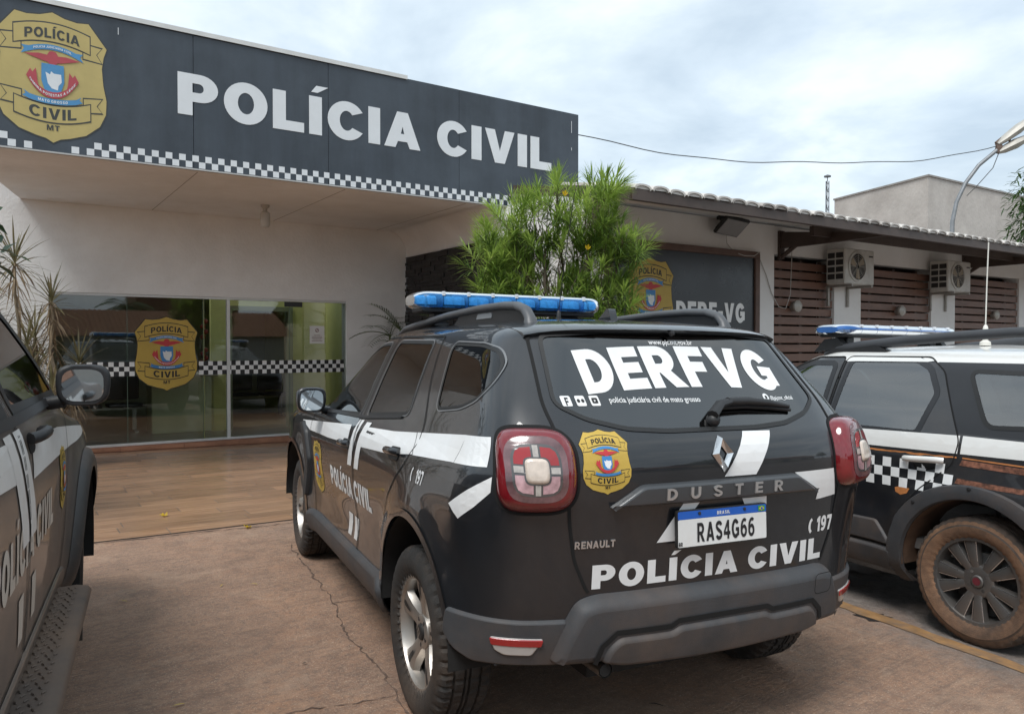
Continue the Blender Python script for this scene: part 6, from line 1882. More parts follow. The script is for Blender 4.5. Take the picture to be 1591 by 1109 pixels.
    m_ = MB(); panel(m_, mp, U(rounded([(.44, .395), (2.0, .395), (2.0, .26), (.44, .26)], .03)), .022, .02, .04); m_.build('sill_cover', mat('flare_grey', (.04, .04, .04)), wagon, 45)
    for nm, hx, hz in (('f', 1.12, .90), ('r', .27, .908)):
        m_ = MB(); base = [mp(-(hx + t) * sg, hz - .006 * t / .1, .012 + .026 * (1 - (t / .115) ** 6)) for t in np.linspace(-.112, .112, 9)]
        m_.tube(base, .015, 8, 0, flat=(.9, 1.1)); panel(m_, mp, U(sq(hx, hz - .02, .07, .032, 2.6, 20)), .003, .006, .03, mi=1); m_.build('handle', [WHITE_PAINT, SEAM], wd[nm, sg], 45)
    # roof rail
    m_ = MB(); path = [(1.16, 1.455), (1.05, 1.492), (.9, 1.512), (.6, 1.545), (.3, 1.568), (0, 1.585), (-.35, 1.588), (-.5, 1.572), (-.58, 1.52), (-.60, 1.46)]
    m_.tube([(x, .50 * sg + .03 * sg, z + .005) for x, z in path], [.022, .028, .03, .028, .026, .026, .026, .026, .028, .03], 10, flat=(.9, 1.1)); rl = m_.build('roof_rail', mat('rail_black', (.045, .047, .052), .5, var=.1), wagon, 50)
    m_ = MB(); m_.prism([(1.18, 1.44), (1.10, 1.50), (.80, 1.53), (.70, 1.49), (.75, 1.46)], .505 * sg, .555 * sg, 'y'); m_.build('rail_foot', PLASTIC_BLK, rl)
    door_mirror(wagon, 1.66, .90 * sg, 1.06, .08, .085, .07, WBLACK, sg)
    # tail lamp
    m_ = MB(); cu = -.93 * sg
    panel(m_, WS.wrap, sq(cu, 1.10, .08, .20, 4, 40), .02, .02, .03, rings=4); m_.build('tail_lamp', LAMP[2], wagon, 50)
m_ = MB(); m_.box(.52, 1.92, -.74, .74, .22, .36); m_.box(-.85, .44, -.44, .44, .26, .5); m_.box(2.0, 3.1, -.44, .44, .24, .5); m_.build('underbody', UNDER, wagon)
m_ = MB(); panel(m_, WS.wrap, rounded([(-.85, .34), (.85, .34), (.80, .62), (-.80, .62)], .05), .045, .04, .05, rings=4); m_.build('rear_bumper', PLASTIC, wagon, 45)
m_ = MB()
SEATC = mat('seat_grey', (.22, .21, .20), .9, var=.15)
for y in (.36, -.36):
    m_.box(1.0, 1.5, y - .23, y + .23, .5, .66, bev=.05); m_.box(.82, .97, y - .23, y + .23, .55, 1.15, bev=.06); m_.box(.82, .92, y - .12, y + .12, 1.17, 1.32, bev=.04); m_.box(-.06, .05, y - .13, y + .13, 1.13, 1.29, bev=.04)
m_.box(.05, .5, -.6, .6, .5, .66, bev=.05); m_.box(-.1, .05, -.6, .6, .55, 1.12, bev=.05); m_.box(1.75, 2.1, -.7, .7, .5, .98, bev=.05)
m_.box(-.8, 2.1, -.74, .74, .40, .46)
m_.tube([(1.62 + .05 * sin(a), .36 + .18 * cos(a), .96 + .16 * sin(a)) for a in np.linspace(0, 2 * pi, 25)], .014, 8, cap=False)
m_.build('interior', SEATC, wagon, 40)
MUD_TYRE = mat('muddy_tyre', (.19, .105, .060), .9, var=.35, vscale=9, bump=.25, bscale=160, dirt=(.030, .026, .024), dscale=4, damt=1.0)
GUN = mat('gunmetal_alloy', (.16, .155, .15), .38, metal=.7, var=.12, dirt=(.20, .14, .10), dscale=8, damt=.35)
EDGE = mat('machined_edge', (.62, .62, .62), .25, metal=.9, var=.05)
for x, y in ((0, .735), (0, -.735), (2.437, .735), (2.437, -.735)):
    make_wheel(.326, .205, .218, 'ten', wagon, x, y, .324, spin=.2, tyre_mat=MUD_TYRE, lug=.45, tread_mat=mat('muddy_tread', (.055, .042, .034), .9, var=.4, vscale=12, bump=.3, bscale=150, dirt=(.16, .095, .06), dscale=5, damt=.7), rim_mats=[GUN, mat('alloy_inner', (.05, .045, .042), .6, metal=.3, var=.25, dirt=(.35, .33, .31), dscale=9, damt=.5), EDGE])  # second rim material: darker alloy for barrel, back face and wheel nuts
light_bar(wagon, 1.10, 1.622, .60, glass_mat('blue_top_lens', (.20, .42, .80), ior=1.15, rough=.15, trans_amt=.45, body=(.07, .20, .50)), depth=.30, hgt=.075, lower=glass_mat('clear_lens', (.80, .86, .90), ior=1.4, rough=.05, trans_amt=.8, body=(.40, .46, .52)))
for sg in (1, -1):
    m_ = MB(); m_.prism([(1.00, 1.50), (1.24, 1.48), (1.16, 1.56), (1.06, 1.572)], min(.50 * sg, .55 * sg), max(.50 * sg, .55 * sg), 'y'); m_.build('bar_foot', PLASTIC_BLK, wagon)
m_ = MB(); m_.lathe([(.03, 0), (.028, .02), (.014, .03), (.018, .07), (.012, .11), (.006, .12)], 14, M=Matrix.Translation((.326, .2, 1.525))); m_.tube([(.326, .2, 1.64), (.322, .2, 1.9), (.316, .2, 2.12)], .0035, 6)
m_.build('whip_aerial', mat('aerial_white', (.66, .64, .58), .5, var=.05), wagon, 40)

# ================================================================== pickup at the left edge
TX, TY = -1.683, .627
truck = car_root('police_pickup', TX, TY, -.434)
tag(truck, 'grey and white police pickup truck with running board at the left edge', 'pickup truck', 'police vehicles parked in the yard')
TGREY = mat('pickup_paint', (.085, .076, .070), .42, coat=.35, var=.15, vscale=3, dirt=(.24, .18, .14), dscale=1.0, damt=.8)
TT = dict(
    w=[(.40, .84), (.50, .89), (.62, .905), (.8, .915), (.95, .918), (1.08, .910), (1.18, .895), (1.24, .875), (1.32, .84), (1.42, .80), (1.52, .755), (1.62, .705), (1.70, .655), (1.74, .60), (1.765, .52), (1.785, .38), (1.80, .12)],
    xr=[(.40, -1.15), (.6, -1.2), (1.0, -1.2), (1.18, -1.18), (1.22, -.2), (1.28, .32), (1.4, .36), (1.6, .42), (1.72, .50), (1.76, .6), (1.80, 1.0)],
    cr=[(.40, .1), (1.15, .1), (1.3, .2), (1.8, .2)], nr=[(.40, 5), (1.2, 5), (1.3, 4), (1.80, 2.4)],
    xf=[(.40, 3.85), (.55, 4.0), (.8, 4.05), (.98, 4.0), (1.08, 3.8), (1.14, 3.4), (1.19, 3.12), (1.24, 2.96), (1.32, 2.90), (1.45, 2.74), (1.6, 2.54), (1.70, 2.36), (1.75, 2.1), (1.80, 1.4)],
    cf=[(.40, .65), (1.0, .7), (1.15, .7), (1.3, .45), (1.6, .36), (1.80, .1)], nf=[(.40, 2.8), (1.2, 2.9), (1.35, 3.6), (1.6, 3.8), (1.80, 2.2)])
TA_F, TA_R = (3.10, .40, .47), (0, .40, .47)
def t_disp(X, Y, Z):
    o = np.zeros_like(X)
    for cx, cz, r in (TA_F, TA_R):
        d = np.hypot(X - cx, Z - cz); o += .045 * np.exp(-((d - r) / .13) ** 2)
    return o
tz = list(np.arange(.40, 1.22, .022)) + list(np.arange(1.22, 1.74, .02)) + [1.75, 1.765, 1.775, 1.785, 1.793, 1.80]
TS = Shell(TT, tz, NR=20, NS=230, NF=40, disp=t_disp); TS._arcs()
TW_F = rounded([(1.50, 1.268), (1.50, 1.66), (2.02, 1.655), (2.22, 1.585), (2.48, 1.38), (2.56, 1.262)], .03)
TW_R = rounded([(.52, 1.28), (.56, 1.655), (1.36, 1.66), (1.36, 1.268)], .03)
TD_F = rounded([(1.43, .56), (1.43, 1.70), (2.05, 1.70), (2.29, 1.61), (2.56, 1.39), (2.61, 1.15), (2.50, .80), (2.42, .56)], .03)
TD_R = rounded([(1.41, .56), (1.41, 1.70), (.53, 1.70), (.46, 1.28), (.46, .86), (.60, .70), (.66, .56)], .03)
TS.cut([('side', circ(TA_F), .014), ('side', circ(TA_R), .014), ('side', TW_F), ('side', TW_R), ('side', TD_F, .011), ('side', TD_R, .011)])
tparts = TS.split([(None, 'side', circ(TA_F), None), (None, 'side', circ(TA_R), None), ('win_f', 'side', TW_F, None), ('win_r', 'side', TW_R, None),
    ('windscreen', 'all', None, lambda C, N: (C[:, 0] > 1.6) & (C[:, 2] > 1.25) & (C[:, 2] < 1.70) & (N[:, 0] > .42)), ('door_f', 'side', TD_F, None), ('door_r', 'side', TD_R, None)])
TS.mesh('body', tparts['body'], TGREY, truck)
PGLASS = glass_mat('pickup_glass', (.16, .18, .18), ior=1.75)
TS.mesh('windscreen', tparts['windscreen'], PGLASS, truck)
td = {}
for sg in (1, -1):
    mp = TS.left if sg > 0 else TS.right
    U = lambda q: [(-x * sg, z) for x, z in q][:: (1 if sg > 0 else -1)]
    Us = lambda q: [(-x * sg, z) for x, z in q]
    for nm, pl, wn in (('f', TD_F, TW_F), ('r', TD_R, TW_R)):
        d_ = TS.mesh('door', tparts['door_' + nm], TGREY, truck, sides=(sg,)); td[nm, sg] = d_
        TS.mesh('window', tparts['win_' + nm], PGLASS, d_, sides=(sg,))
        m_ = MB(); strip_line(m_, mp, Us(densify(pl, .03)), .010, .0030, closed=True); m_.build('door_gap', SEAM, d_, 60)
        m_ = MB(); strip_line(m_, mp, Us(densify(wn, .03)), .050, .004, closed=True); m_.build('window_rubber', RUBBER, d_, 60)
    m_ = MB(); strip_line(m_, mp, densify(Us([(2.48, 1.255), (1.5, 1.250), (1.43, 1.25), (.55, 1.262)]), .05)[:-38], .03, .012); m_.build('belt_trim', PLASTIC_BLK, truck, 60)
    # white band, slashes, print (dusty)
    TV = mat('dusty_vinyl', (.66, .65, .63), .5, var=.05, dirt=(.40, .33, .27), dscale=2.5, damt=.4)
    TVD = mat('dusty_letters', (.54, .49, .43), .6, var=.1, dirt=(.28, .22, .17), dscale=3, damt=.5)
    m_ = MB(); decal(m_, mp, [U([(3.60, 1.035), (2.9, 1.10), (2.3, 1.150), (1.62, 1.178), (1.55, 1.06), (2.2, 1.045), (2.9, 1.025)])], .0026, .05); m_.build('white_stripe', TV, td['f', sg])
    for b0, t0, nm in ((1.56, 1.47, 'f'), (1.40, 1.31, 'r')):
        m_ = MB(); decal(m_, mp, [U([(b0, .90), (b0 - .12, .90), (t0 - .12, 1.225), (t0, 1.225)])], .0030, .05); m_.build('white_stripe', TV, td[nm, sg])
    m_ = MB(); decal(m_, mp, [U([(1.30, 1.205), (.50, 1.225), (.50, 1.14), (1.27, 1.09)])], .0026, .05); m_.build('white_stripe', TV, td['r', sg])
    m_ = MB(); m2 = MB()
    for ch, lps in text_shapes('POLÍCIA CIVIL', .135, .92, .18, bold=.03)[0]:
        L_ = [[(u - 1.42 * sg, v + .83) for u, v in lp] for lp in lps]
        cxm = -sum(u for u, v in L_[0]) / len(L_[0]) * sg
        decal(m_ if cxm > 1.42 else m2, mp, L_, .0026, .06)
    for b in (1.56, 1.43 - .13):
        decal(m_ if b > 1.42 else m2, mp, [U([(b + .05, .63), (b - .03, .63), (b - .07, .77), (b + .02, .77)])], .0026, .05)
    build_loose(m_, 'letter', TVD, td['f', sg]); build_loose(m2, 'letter', TVD, td['r', sg])
    m_ = MB(); emblem(m_, mp, (-2.36 * sg, .94), .20, .26, off=.0024, dl=.0006, step=.06, small=False); m_.build('emblem', emblem_mats(), td['f', sg])
    for nm, hx in (('f', 1.62), ('r', .62)):
        m_ = MB(); m_.tube([mp(-(hx + t) * sg, 1.185, .010 + .036 * (1 - (t / .12) ** 6)) for t in np.linspace(-.115, .115, 9)], .019, 8, 0, flat=(.9, 1.0)); panel(m_, mp, U(sq(hx - .01, 1.165, .07, .035, 2.6, 20)), .003, .006, .03, mi=1); m_.build('handle', [PLASTIC_BLK, SEAM], td[nm, sg], 45)
    # flares
    for cx, cz, r in (TA_F, TA_R):
        aa = list(range(-14, 195, 6)); prof = [(.10, .003), (.085, .022), (.04, .030), (.004, .022)]; n = len(aa); vs = []
        for w_, of in prof:
            for a in aa: vs.append(mp(-(cx + (r + w_) * cos(radians(a))) * sg, max(cz + (r + w_) * sin(radians(a)), .41), of))
        fs = [(q * n + i, q * n + i + 1, (q + 1) * n + i + 1, (q + 1) * n + i) for q in range(len(prof) - 1) for i in range(n - 1)]
        m_ = MB(); m_.add(vs, fs if sg < 0 else [f[::-1] for f in fs]); m_.build('arch_flare', mat('pickup_flare', (.045, .043, .042), .55, var=.15, dirt=(.20, .14, .10), dscale=2, damt=.5), truck, 50)
        m_ = MB(); vs = []; n = 27
        for i in range(n):
            a = radians(-10 + 200 * i / (n - 1))
            for yy in (.96, .5): vs.append((cx + (r + .002) * cos(a), yy * sg, cz + r * sin(a)))
        m_.add(vs, [(2 * i, 2 * i + 2, 2 * i + 3, 2 * i + 1) for i in range(n - 1)]); m_.add([(cx + r * cos(radians(-10 + 200 * i / (n - 1))), .5 * sg, cz + r * sin(radians(-10 + 200 * i / (n - 1)))) for i in range(n)], [tuple(range(n))])
        m_.build('arch_liner', UNDER, truck, 60)
    # mud flap
    m_ = MB(); m_.box(2.66, 2.675, .74 * sg, .97 * sg, .16, .62) if sg > 0 else m_.box(2.66, 2.675, -.97, -.74, .16, .62); m_.build('mud_flap', mat('flap_rubber', (.02, .02, .02), .7, var=.2, dirt=(.14, .10, .07), damt=.5), truck)
    # lower sill and running board with chequer-plate tread
    m_ = MB(); panel(m_, mp, U(rounded([(.58, .555), (2.48, .555), (2.52, .42), (.55, .42)], .03)), .012, .012, .05); m_.build('sill_cover', TGREY, truck, 45)
    STEP = mat('step_plastic', (.095, .072, .058), .6, var=.2, vscale=6, dirt=(.22, .14, .09), dscale=1.6, damt=.85)
    m_ = MB(); y0, y1 = .80, 1.02
    secs = [(y0, .43), (y0, .468), (y1 - .055, .478), (y1 - .012, .470), (y1, .452), (y1 - .004, .43), (y1 - .03, .415)]
    m_.prism([(y * sg, z) for y, z in secs][:: (1 if sg > 0 else -1)], .62, 2.42, 'x'); st = m_.build('running_board', STEP, truck, 50)
    m_ = MB()
    for i in range(46):
        for j in range(6):
            x = .66 + i * .038; y = (.825 + j * .026 + (.013 if i % 2 else 0)) * sg
            Mx = Matrix.Translation((x, y, .4725 + (abs(y) - y0) * .045)) @ Matrix.Rotation(.5 if (i + j) % 2 else -.5, 4, 'Z')
            m_.add([(-.010, -.0025, 0), (.010, -.0025, 0), (.010, .0025, 0), (-.010, .0025, 0), (-.007, 0, .0025), (.007, 0, .0025)], [(0, 1, 5, 4), (1, 2, 5), (2, 3, 4, 5), (3, 0, 4)], 0, Mx)
    tag(m_.build('tread_studs', STEP, st), kind='stuff')
    for x in (.8, 1.5, 2.25):
        m_ = MB(); m_.box(x - .03, x + .03, min(.6 * sg, .9 * sg), max(.6 * sg, .9 * sg), .395, .43); m_.build('step_bracket', UNDER, truck)
    door_mirror(truck, 2.20, 1.003 * sg, 1.322, .10, .095, .082, PLASTIC_BLK, sg)
m_ = MB(); m_.box(.5, 2.6, -.84, .84, .38, .46); m_.box(-1.1, 4.0, -.45, .45, .4, .6); m_.build('underbody', UNDER, truck)
m_ = MB(); m_.box(-1.15, .30, -.80, .80, 1.0, 1.19); m_.build('cargo_cover', PLASTIC_BLK, truck)
m_ = MB()
for y in (.38, -.38):
    m_.box(1.5, 2.0, y - .25, y + .25, .75, .92, bev=.05); m_.box(1.32, 1.5, y - .25, y + .25, .8, 1.42, bev=.06); m_.box(1.33, 1.44, y - .13, y + .13, 1.45, 1.62, bev=.05)
m_.box(.55, .7, -.66, .66, .8, 1.4, bev=.05); m_.box(2.3, 2.7, -.78, .78, .75, 1.22, bev=.06); m_.box(.5, 2.6, -.82, .82, .6, .68)
m_.build('interior', INTERIOR, truck, 40)
for x, y in ((0, .79), (0, -.79), (3.10, .79), (3.10, -.79)):
    make_wheel(.385, .25, .222, 'six', truck, x, y, .383, rim_mats=[ALLOY, ALLOY_DK, ALLOY])
# ================================================================== plants
def leaf_mat(name, col, tip=None, trans=.35, rough=.45, var=.3):
    if name in MATS: return MATS[name]
    m = bpy.data.materials.new(name); m.use_nodes = True; nt = m.node_tree; L = nt.links.new
    b = nt.nodes['Principled BSDF']; out = nt.nodes['Material Output']
    tc = nt.nodes.new('ShaderNodeTexCoord'); n = nt.nodes.new('ShaderNodeTexNoise'); n.inputs['Scale'].default_value = 5.5; n.inputs['Detail'].default_value = 5; L(tc.outputs['Object'], n.inputs['Vector'])
    r = nt.nodes.new('ShaderNodeValToRGB'); r.color_ramp.elements[0].position = .32; r.color_ramp.elements[1].position = .7
    r.color_ramp.elements[0].color = (*[c * (1 - var) for c in col], 1); r.color_ramp.elements[1].color = (*(tip or [c * (1 + var) for c in col]), 1)
    L(n.outputs[0], r.inputs[0]); L(r.outputs[0], b.inputs['Base Color']); b.inputs['Roughness'].default_value = rough
    t = nt.nodes.new('ShaderNodeBsdfTranslucent'); hs = nt.nodes.new('ShaderNodeHueSaturation'); hs.inputs['Value'].default_value = 1.5; hs.inputs['Hue'].default_value = .485; L(r.outputs[0], hs.inputs['Color']); L(hs.outputs[0], t.inputs[0])
    mx = nt.nodes.new('ShaderNodeMixShader'); mx.inputs[0].default_value = trans; L(b.outputs[0], mx.inputs[1]); L(t.outputs[0], mx.inputs[2]); L(mx.outputs[0], out.inputs[0])
    MATS[name] = m
    return m
BARK = mat('bark', (.15, .115, .085), .9, var=.35, vscale=14, bump=.6, bscale=40)
def blade(mb, base, d, length, width, droop, rnd, mi=0, fold=.25, segs=3):
    """one leaf: a folded, arching strip"""
    d = d.normalized(); side = d.cross(Vector((0, 0, 1)))
    if side.length < 1e-3: side = Vector((1, 0, 0))
    side.normalize(); up = side.cross(d).normalized()
    vs = []; p = base.copy(); dd = d.copy()
    prof = [.55, 1.0, .8, .05] if segs == 3 else [.6, 1.0, .04]
    for k in range(segs + 1):
        w = width / 2 * prof[k]
        vs += [p - side * w + up * (w * fold), p.copy(), p + side * w + up * (w * fold)]
        p = p + dd * (length / segs); dd = (dd + Vector((0, 0, -droop / segs))).normalized()
    k0 = len(mb.v); fs = []
    for k in range(segs):
        a = 3 * k
        fs += [(a, a + 1, a + 4, a + 3), (a + 1, a + 2, a + 5, a + 4)]
    mb.add(vs, fs, mi)
def limb(mb, a, b, r0, r1, rnd, wob=.06, n=5):
    pts = []; rs = []
    for k in range(n + 1):
        t = k / n; q = a.lerp(b, t)
        if 0 < k < n: q = q + Vector((rnd.gauss(0, wob), rnd.gauss(0, wob), rnd.gauss(0, wob * .5)))
        pts.append(q); rs.append(r0 + (r1 - r0) * t)
    mb.tube(pts, rs, 7)
    return pts

# ---- yellow oleander between the cars
def oleander():
    rnd = random.Random(21)
    Yt = 6.6; bx, by = .40, 6.62
    root = empty('oleander_bush', (bx, by, yard_z(bx, by)))
    tag(root, 'tall green oleander bush with narrow leaves behind the black car', 'bush')
    def P(u, v): return ((u - 795.5) / 1206 * Yt - bx, 1.502 + (535.6 - v) / 1206 * Yt - yard_z(bx, by))
    lobes = [(752, 405, 42), (775, 372, 45), (795, 340, 45), (840, 345, 58), (866, 312, 42), (930, 322, 45), (942, 296, 26), (905, 350, 55), (950, 365, 52), (985, 385, 26), (860, 420, 85), (790, 440, 62), (930, 430, 70), (760, 455, 40), (850, 490, 85), (935, 490, 70), (965, 455, 40)]
    lv = MB(); lv2 = MB(); wd_ = MB(); stems = []
    forks = []
    for k in range(5):
        a = 2 * pi * k / 5 + .4; f = Vector((.10 * cos(a), .10 * sin(a), .75 + rnd.uniform(-.1, .15))); limb(wd_, Vector((.03 * cos(a), .03 * sin(a), 0)), f, .035, .024, rnd, .015)
        forks.append(f)
    for (u, v, r) in lobes:
        cx, cz = P(u, v); R = r / 1206 * Yt
        nros = int(5 + 43 * (R / .4) ** 2)
        hub = Vector((cx * .8, rnd.uniform(-.15, .15), cz - R * .9)); f = min(forks, key=lambda q: (q - hub).length)
        limb(wd_, f, hub, .022, .011, rnd, .04); c0 = Vector((cx, rnd.uniform(-.12, .12), cz))
        for i in range(nros):
            while True:
                q = Vector((rnd.uniform(-1, 1), rnd.uniform(-1, 1), rnd.uniform(-1, 1)))
                if .25 < q.length < 1: break
            if rnd.random() < .7: q = q.normalized() * rnd.uniform(.72, 1.02)
            tip = c0 + Vector((q.x * R, q.y * max(R, .42), q.z * R))
            ax = (Vector((q.x, q.y, q.z * .6 + .55))).normalized()
            b0 = tip - ax * rnd.uniform(.10, .2)
            if rnd.random() < .5: wd_.tube([hub.lerp(b0, .25), b0.lerp(hub, .3) + Vector((rnd.gauss(0, .02), rnd.gauss(0, .02), 0)), b0, tip], [.005, .004, .0032, .002], 4)
            t1 = ax.cross(Vector((0, 0, 1))); t1 = t1.normalized() if t1.length > 1e-3 else Vector((1, 0, 0)); t2 = ax.cross(t1)
            nl = rnd.randint(22, 32)
            for j in range(nl):
                t = j / nl; a = j * 2.4; el = .25 + 1.25 * t + rnd.gauss(0, .1)
                d = t1 * cos(a) * cos(el) + t2 * sin(a) * cos(el) + ax * sin(el)
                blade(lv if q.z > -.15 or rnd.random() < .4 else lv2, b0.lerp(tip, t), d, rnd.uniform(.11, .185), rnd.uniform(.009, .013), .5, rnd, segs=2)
    wd_.build('branches', BARK, root, 50)
    c = lv.build('foliage', leaf_mat('oleander_leaf', (.14, .255, .042), (.36, .50, .11), .40, .36), root)
    c2 = lv2.build('foliage', leaf_mat('oleander_leaf_low', (.075, .15, .03), (.17, .27, .06), .3, .45), root)  # darker leaf colour, used on the lower side of each lobe
    tag(c, kind='stuff'); tag(c2, kind='stuff')
    for (u, v) in ((872, 320), (905, 398)):
        cx, cz = P(u, v); m = MB(); rr = .020
        for k in range(5):
            a = 2 * pi * k / 5; m.add([(0, 0, 0), (rr * cos(a - .5), rr * sin(a - .5), .03), (rr * 1.2 * cos(a), rr * 1.2 * sin(a), .045), (rr * cos(a + .5), rr * sin(a + .5), .03)], [(0, 1, 2, 3)], 0, Matrix.Translation((cx, -.44, cz)) @ Matrix.Rotation(1.0, 4, 'X'))
        m.build('flower', leaf_mat('flower_yellow', (.62, .42, .02), (.75, .55, .03), .3), root)
oleander()

# ---- dracaenas by the glass
def dracaena(s0, p0, tips, label, seed):
    rnd = random.Random(seed); b = bw(s0, p0); b.z = floor_z(s0, p0) if p0 > FP0 else yard_z(b.x, b.y)
    root = empty('dracaena', b); tag(root, label, 'plant', 'dracaenas left of the entrance')
    pot = MB(); pot.lathe([(.0001, 0), (.20, 0), (.24, .25), (.26, .34), (.23, .34), (.20, .29), (.0001, .29)], 20); pot.build('pot', mat('clay_pot', (.20, .12, .08), .8, var=.2), root, 40)
    st = MB(); lf = MB(); dry = MB()
    for (dx, dy, h, n, L) in tips:
        tip = Vector((dx, dy, h)); pts = limb(st, Vector((dx * .25, dy * .25, .28)), tip, .026, .016, rnd, .03, 6)
        for j in range(n):
            t = j / n; a = j * 2.4 + rnd.uniform(-.2, .2); el = -.25 + 1.6 * t
            d = Vector((cos(a) * cos(el), sin(a) * cos(el), sin(el)))
            blade(lf, tip + Vector((0, 0, -.10 + .16 * t)), d, L * rnd.uniform(.75, 1.1), rnd.uniform(.018, .026), .75 - .5 * t, rnd, fold=.3)
        for j in range(int(n * 1.7)):             # dry leaves hanging down the cane
            a = rnd.uniform(0, 2 * pi); q = pts[rnd.randint(1, 6)].lerp(tip, rnd.random() * .8)
            blade(dry, q, Vector((cos(a) * .55, sin(a) * .55, rnd.uniform(-1, -.1))), L * rnd.uniform(.7, 1.05), rnd.uniform(.014, .022), .9, rnd, fold=.5)
    st.build('stems', mat('cane', (.30, .25, .18), .8, var=.3, vscale=18), root, 50)
    tag(lf.build('leaves', leaf_mat('dracaena_leaf', (.13, .13, .06), (.26, .235, .125), .25, .45), root), kind='stuff')
    tag(dry.build('dry_leaves', leaf_mat('dracaena_dry', (.20, .14, .085), (.36, .28, .18), .2, .7), root), kind='stuff')
dracaena(.25, 11.1, [(.0, .0, 2.45, 34, .50), (-.42, .1, 2.25, 30, .46), (.30, -.1, 1.55, 30, .46), (-.2, -.25, 1.8, 30, .45), (.12, .2, 1.2, 30, .45), (.42, -.3, 1.15, 30, .42), (-.5, -.2, 1.35, 30, .45)], 'tallest dracaena with dry brown leaves at the left wall', 3)
dracaena(.62, 10.6, [(-.02, .0, 1.98, 34, .42), (.24, .1, 1.25, 28, .4), (-.25, -.1, 1.45, 28, .42), (.1, -.2, .95, 24, .36)], 'shorter dracaena in front of the left glass pane', 4)
dracaena(-.35, 10.6, [(.0, .0, 2.2, 30, .5), (.3, .1, 1.7, 28, .46), (-.3, .1, 1.4, 28, .46)], 'dracaena at the far left behind the pickup', 5)

# ---- palm by the right end of the glass
def small_palm(s0, p0, h, label, seed, nf=13, fl=.62):
    rnd = random.Random(seed); b = bw(s0, p0); b.z = floor_z(min(s0, FS1), min(p0, FP1)); root = empty('potted_palm', b); tag(root, label, 'plant', 'palms by the dark stone wall')
    pot = MB(); pot.lathe([(.0001, 0), (.19, 0), (.23, .3), (.25, .36), (.22, .36), (.19, .3), (.0001, .3)], 20); pot.build('pot', mat('clay_pot', (.2, .12, .08)), root, 40)
    st = MB(); lf = MB()
    for k in range(3): limb(st, Vector((.04 * cos(k * 2.1), .04 * sin(k * 2.1), .3)), Vector((.12 * cos(k * 2.1), .12 * sin(k * 2.1), h - .1 * k)), .022, .015, rnd, .015, 5)
    for k in range(nf):
        a = 2.4 * k; el = .1 + 1.0 * (k / nf); d = Vector((cos(a) * cos(el), sin(a) * cos(el), sin(el))); p = Vector((.1 * cos(k * 2.1), .1 * sin(k * 2.1), h - .1 * (k % 3))); pts = [p.copy()]
        for j in range(7): p = p + d * (fl / 7); d = (d + Vector((0, 0, -.16))).normalized(); pts.append(p.copy())
        st.tube(pts, [.007 - .0008 * q for q in range(8)], 5)
        for j in range(1, 8):
            for q in range(2):
                for sgn in (-1, 1):
                    tq = pts[j - 1].lerp(pts[j], q / 2); dd = (pts[j] - pts[j - 1]).normalized(); sd = dd.cross(Vector((0, 0, 1))).normalized()
                    blade(lf, tq, dd * .6 + sd * sgn + Vector((0, 0, .1)), .24 * (1.05 - abs(j - 4) / 8), .018, .5, rnd, fold=.2, segs=2)
    st.build('stems', mat('palm_cane', (.12, .15, .06), .7, var=.3), root, 50)
    tag(lf.build('fronds', leaf_mat('palm_leaf', (.030, .065, .020), (.06, .12, .035), .2, .4), root), kind='stuff')
small_palm(5.05, 10.75, 1.75, 'dark green palm in a pot between glass and stone wall', 8)
small_palm(5.45, 9.7, 1.62, 'dark palm against the stone wall behind the light bar', 9, 15, .7)

# ---- broadleaf trees at the edges of the view
def leafy_tree(name, label, x, y, trunk_h, blobs, nleaf, leaf_len, leaf_w, lmat, seed, group=None, trunk_r=.14):
    rnd = random.Random(seed); root = empty(name, (x, y, yard_z(x, y))); tag(root, label, 'tree', group)
    tr = MB(); lf = MB(); top = Vector((rnd.uniform(-.1, .1), rnd.uniform(-.1, .1), trunk_h)); limb(tr, Vector((0, 0, 0)), top, trunk_r, trunk_r * .65, rnd, .05, 6)
    tot = sum(b[3] ** 2 for b in blobs)
    for (bx, by, bz, br) in blobs:
        c = Vector((bx, by, bz)); limb(tr, top, c, trunk_r * .45, trunk_r * .12, rnd, br * .12, 5)
        for k in range(int(nleaf * br * br / tot)):
            q = Vector((rnd.gauss(0, 1), rnd.gauss(0, 1), rnd.gauss(0, 1))).normalized() * (rnd.random() ** .4)
            if rnd.random() < .22: q *= 1.12
            p = c + Vector((q.x * br, q.y * br, q.z * br * .85)); d = Vector((q.x + rnd.gauss(0, .5), q.y + rnd.gauss(0, .5), -.35 + rnd.gauss(0, .45)))
            blade(lf, p, d, leaf_len * rnd.uniform(.7, 1.2), leaf_w * rnd.uniform(.8, 1.2), .6, rnd, fold=.2, segs=2)
    tr.build('trunk', BARK, root, 50); tag(lf.build('crown', lmat, root), kind='stuff')
MANGO = leaf_mat('mango_leaf', (.035, .085, .020), (.085, .16, .035), .25, .4)
leafy_tree('mango_tree', 'dark green leafy tree reaching in at the right edge', 11.12, 15.5, 2.2, [(-.35, 0, 4.6, .85), (-.2, .3, 3.9, .8), (.6, 0, 4.4, 1.4), (1.4, .3, 5.2, 1.4), (.25, -.2, 5.6, .85), (2.2, 0, 4.2, 1.4)], 9000, .20, .045, MANGO, 31)
leafy_tree('ficus_tree', 'broad dark leaves of a tree hanging in at the left edge', -4.46, 5.6, 1.6, [(-.5, .2, 2.9, .7), (.30, .0, 2.42, .22), (.1, .3, 2.2, .5), (-.6, -.1, 2.2, .7)], 520, .17, .11, leaf_mat('ficus_leaf', (.012, .04, .016), (.03, .075, .03), .2, .3), 32, trunk_r=.07)

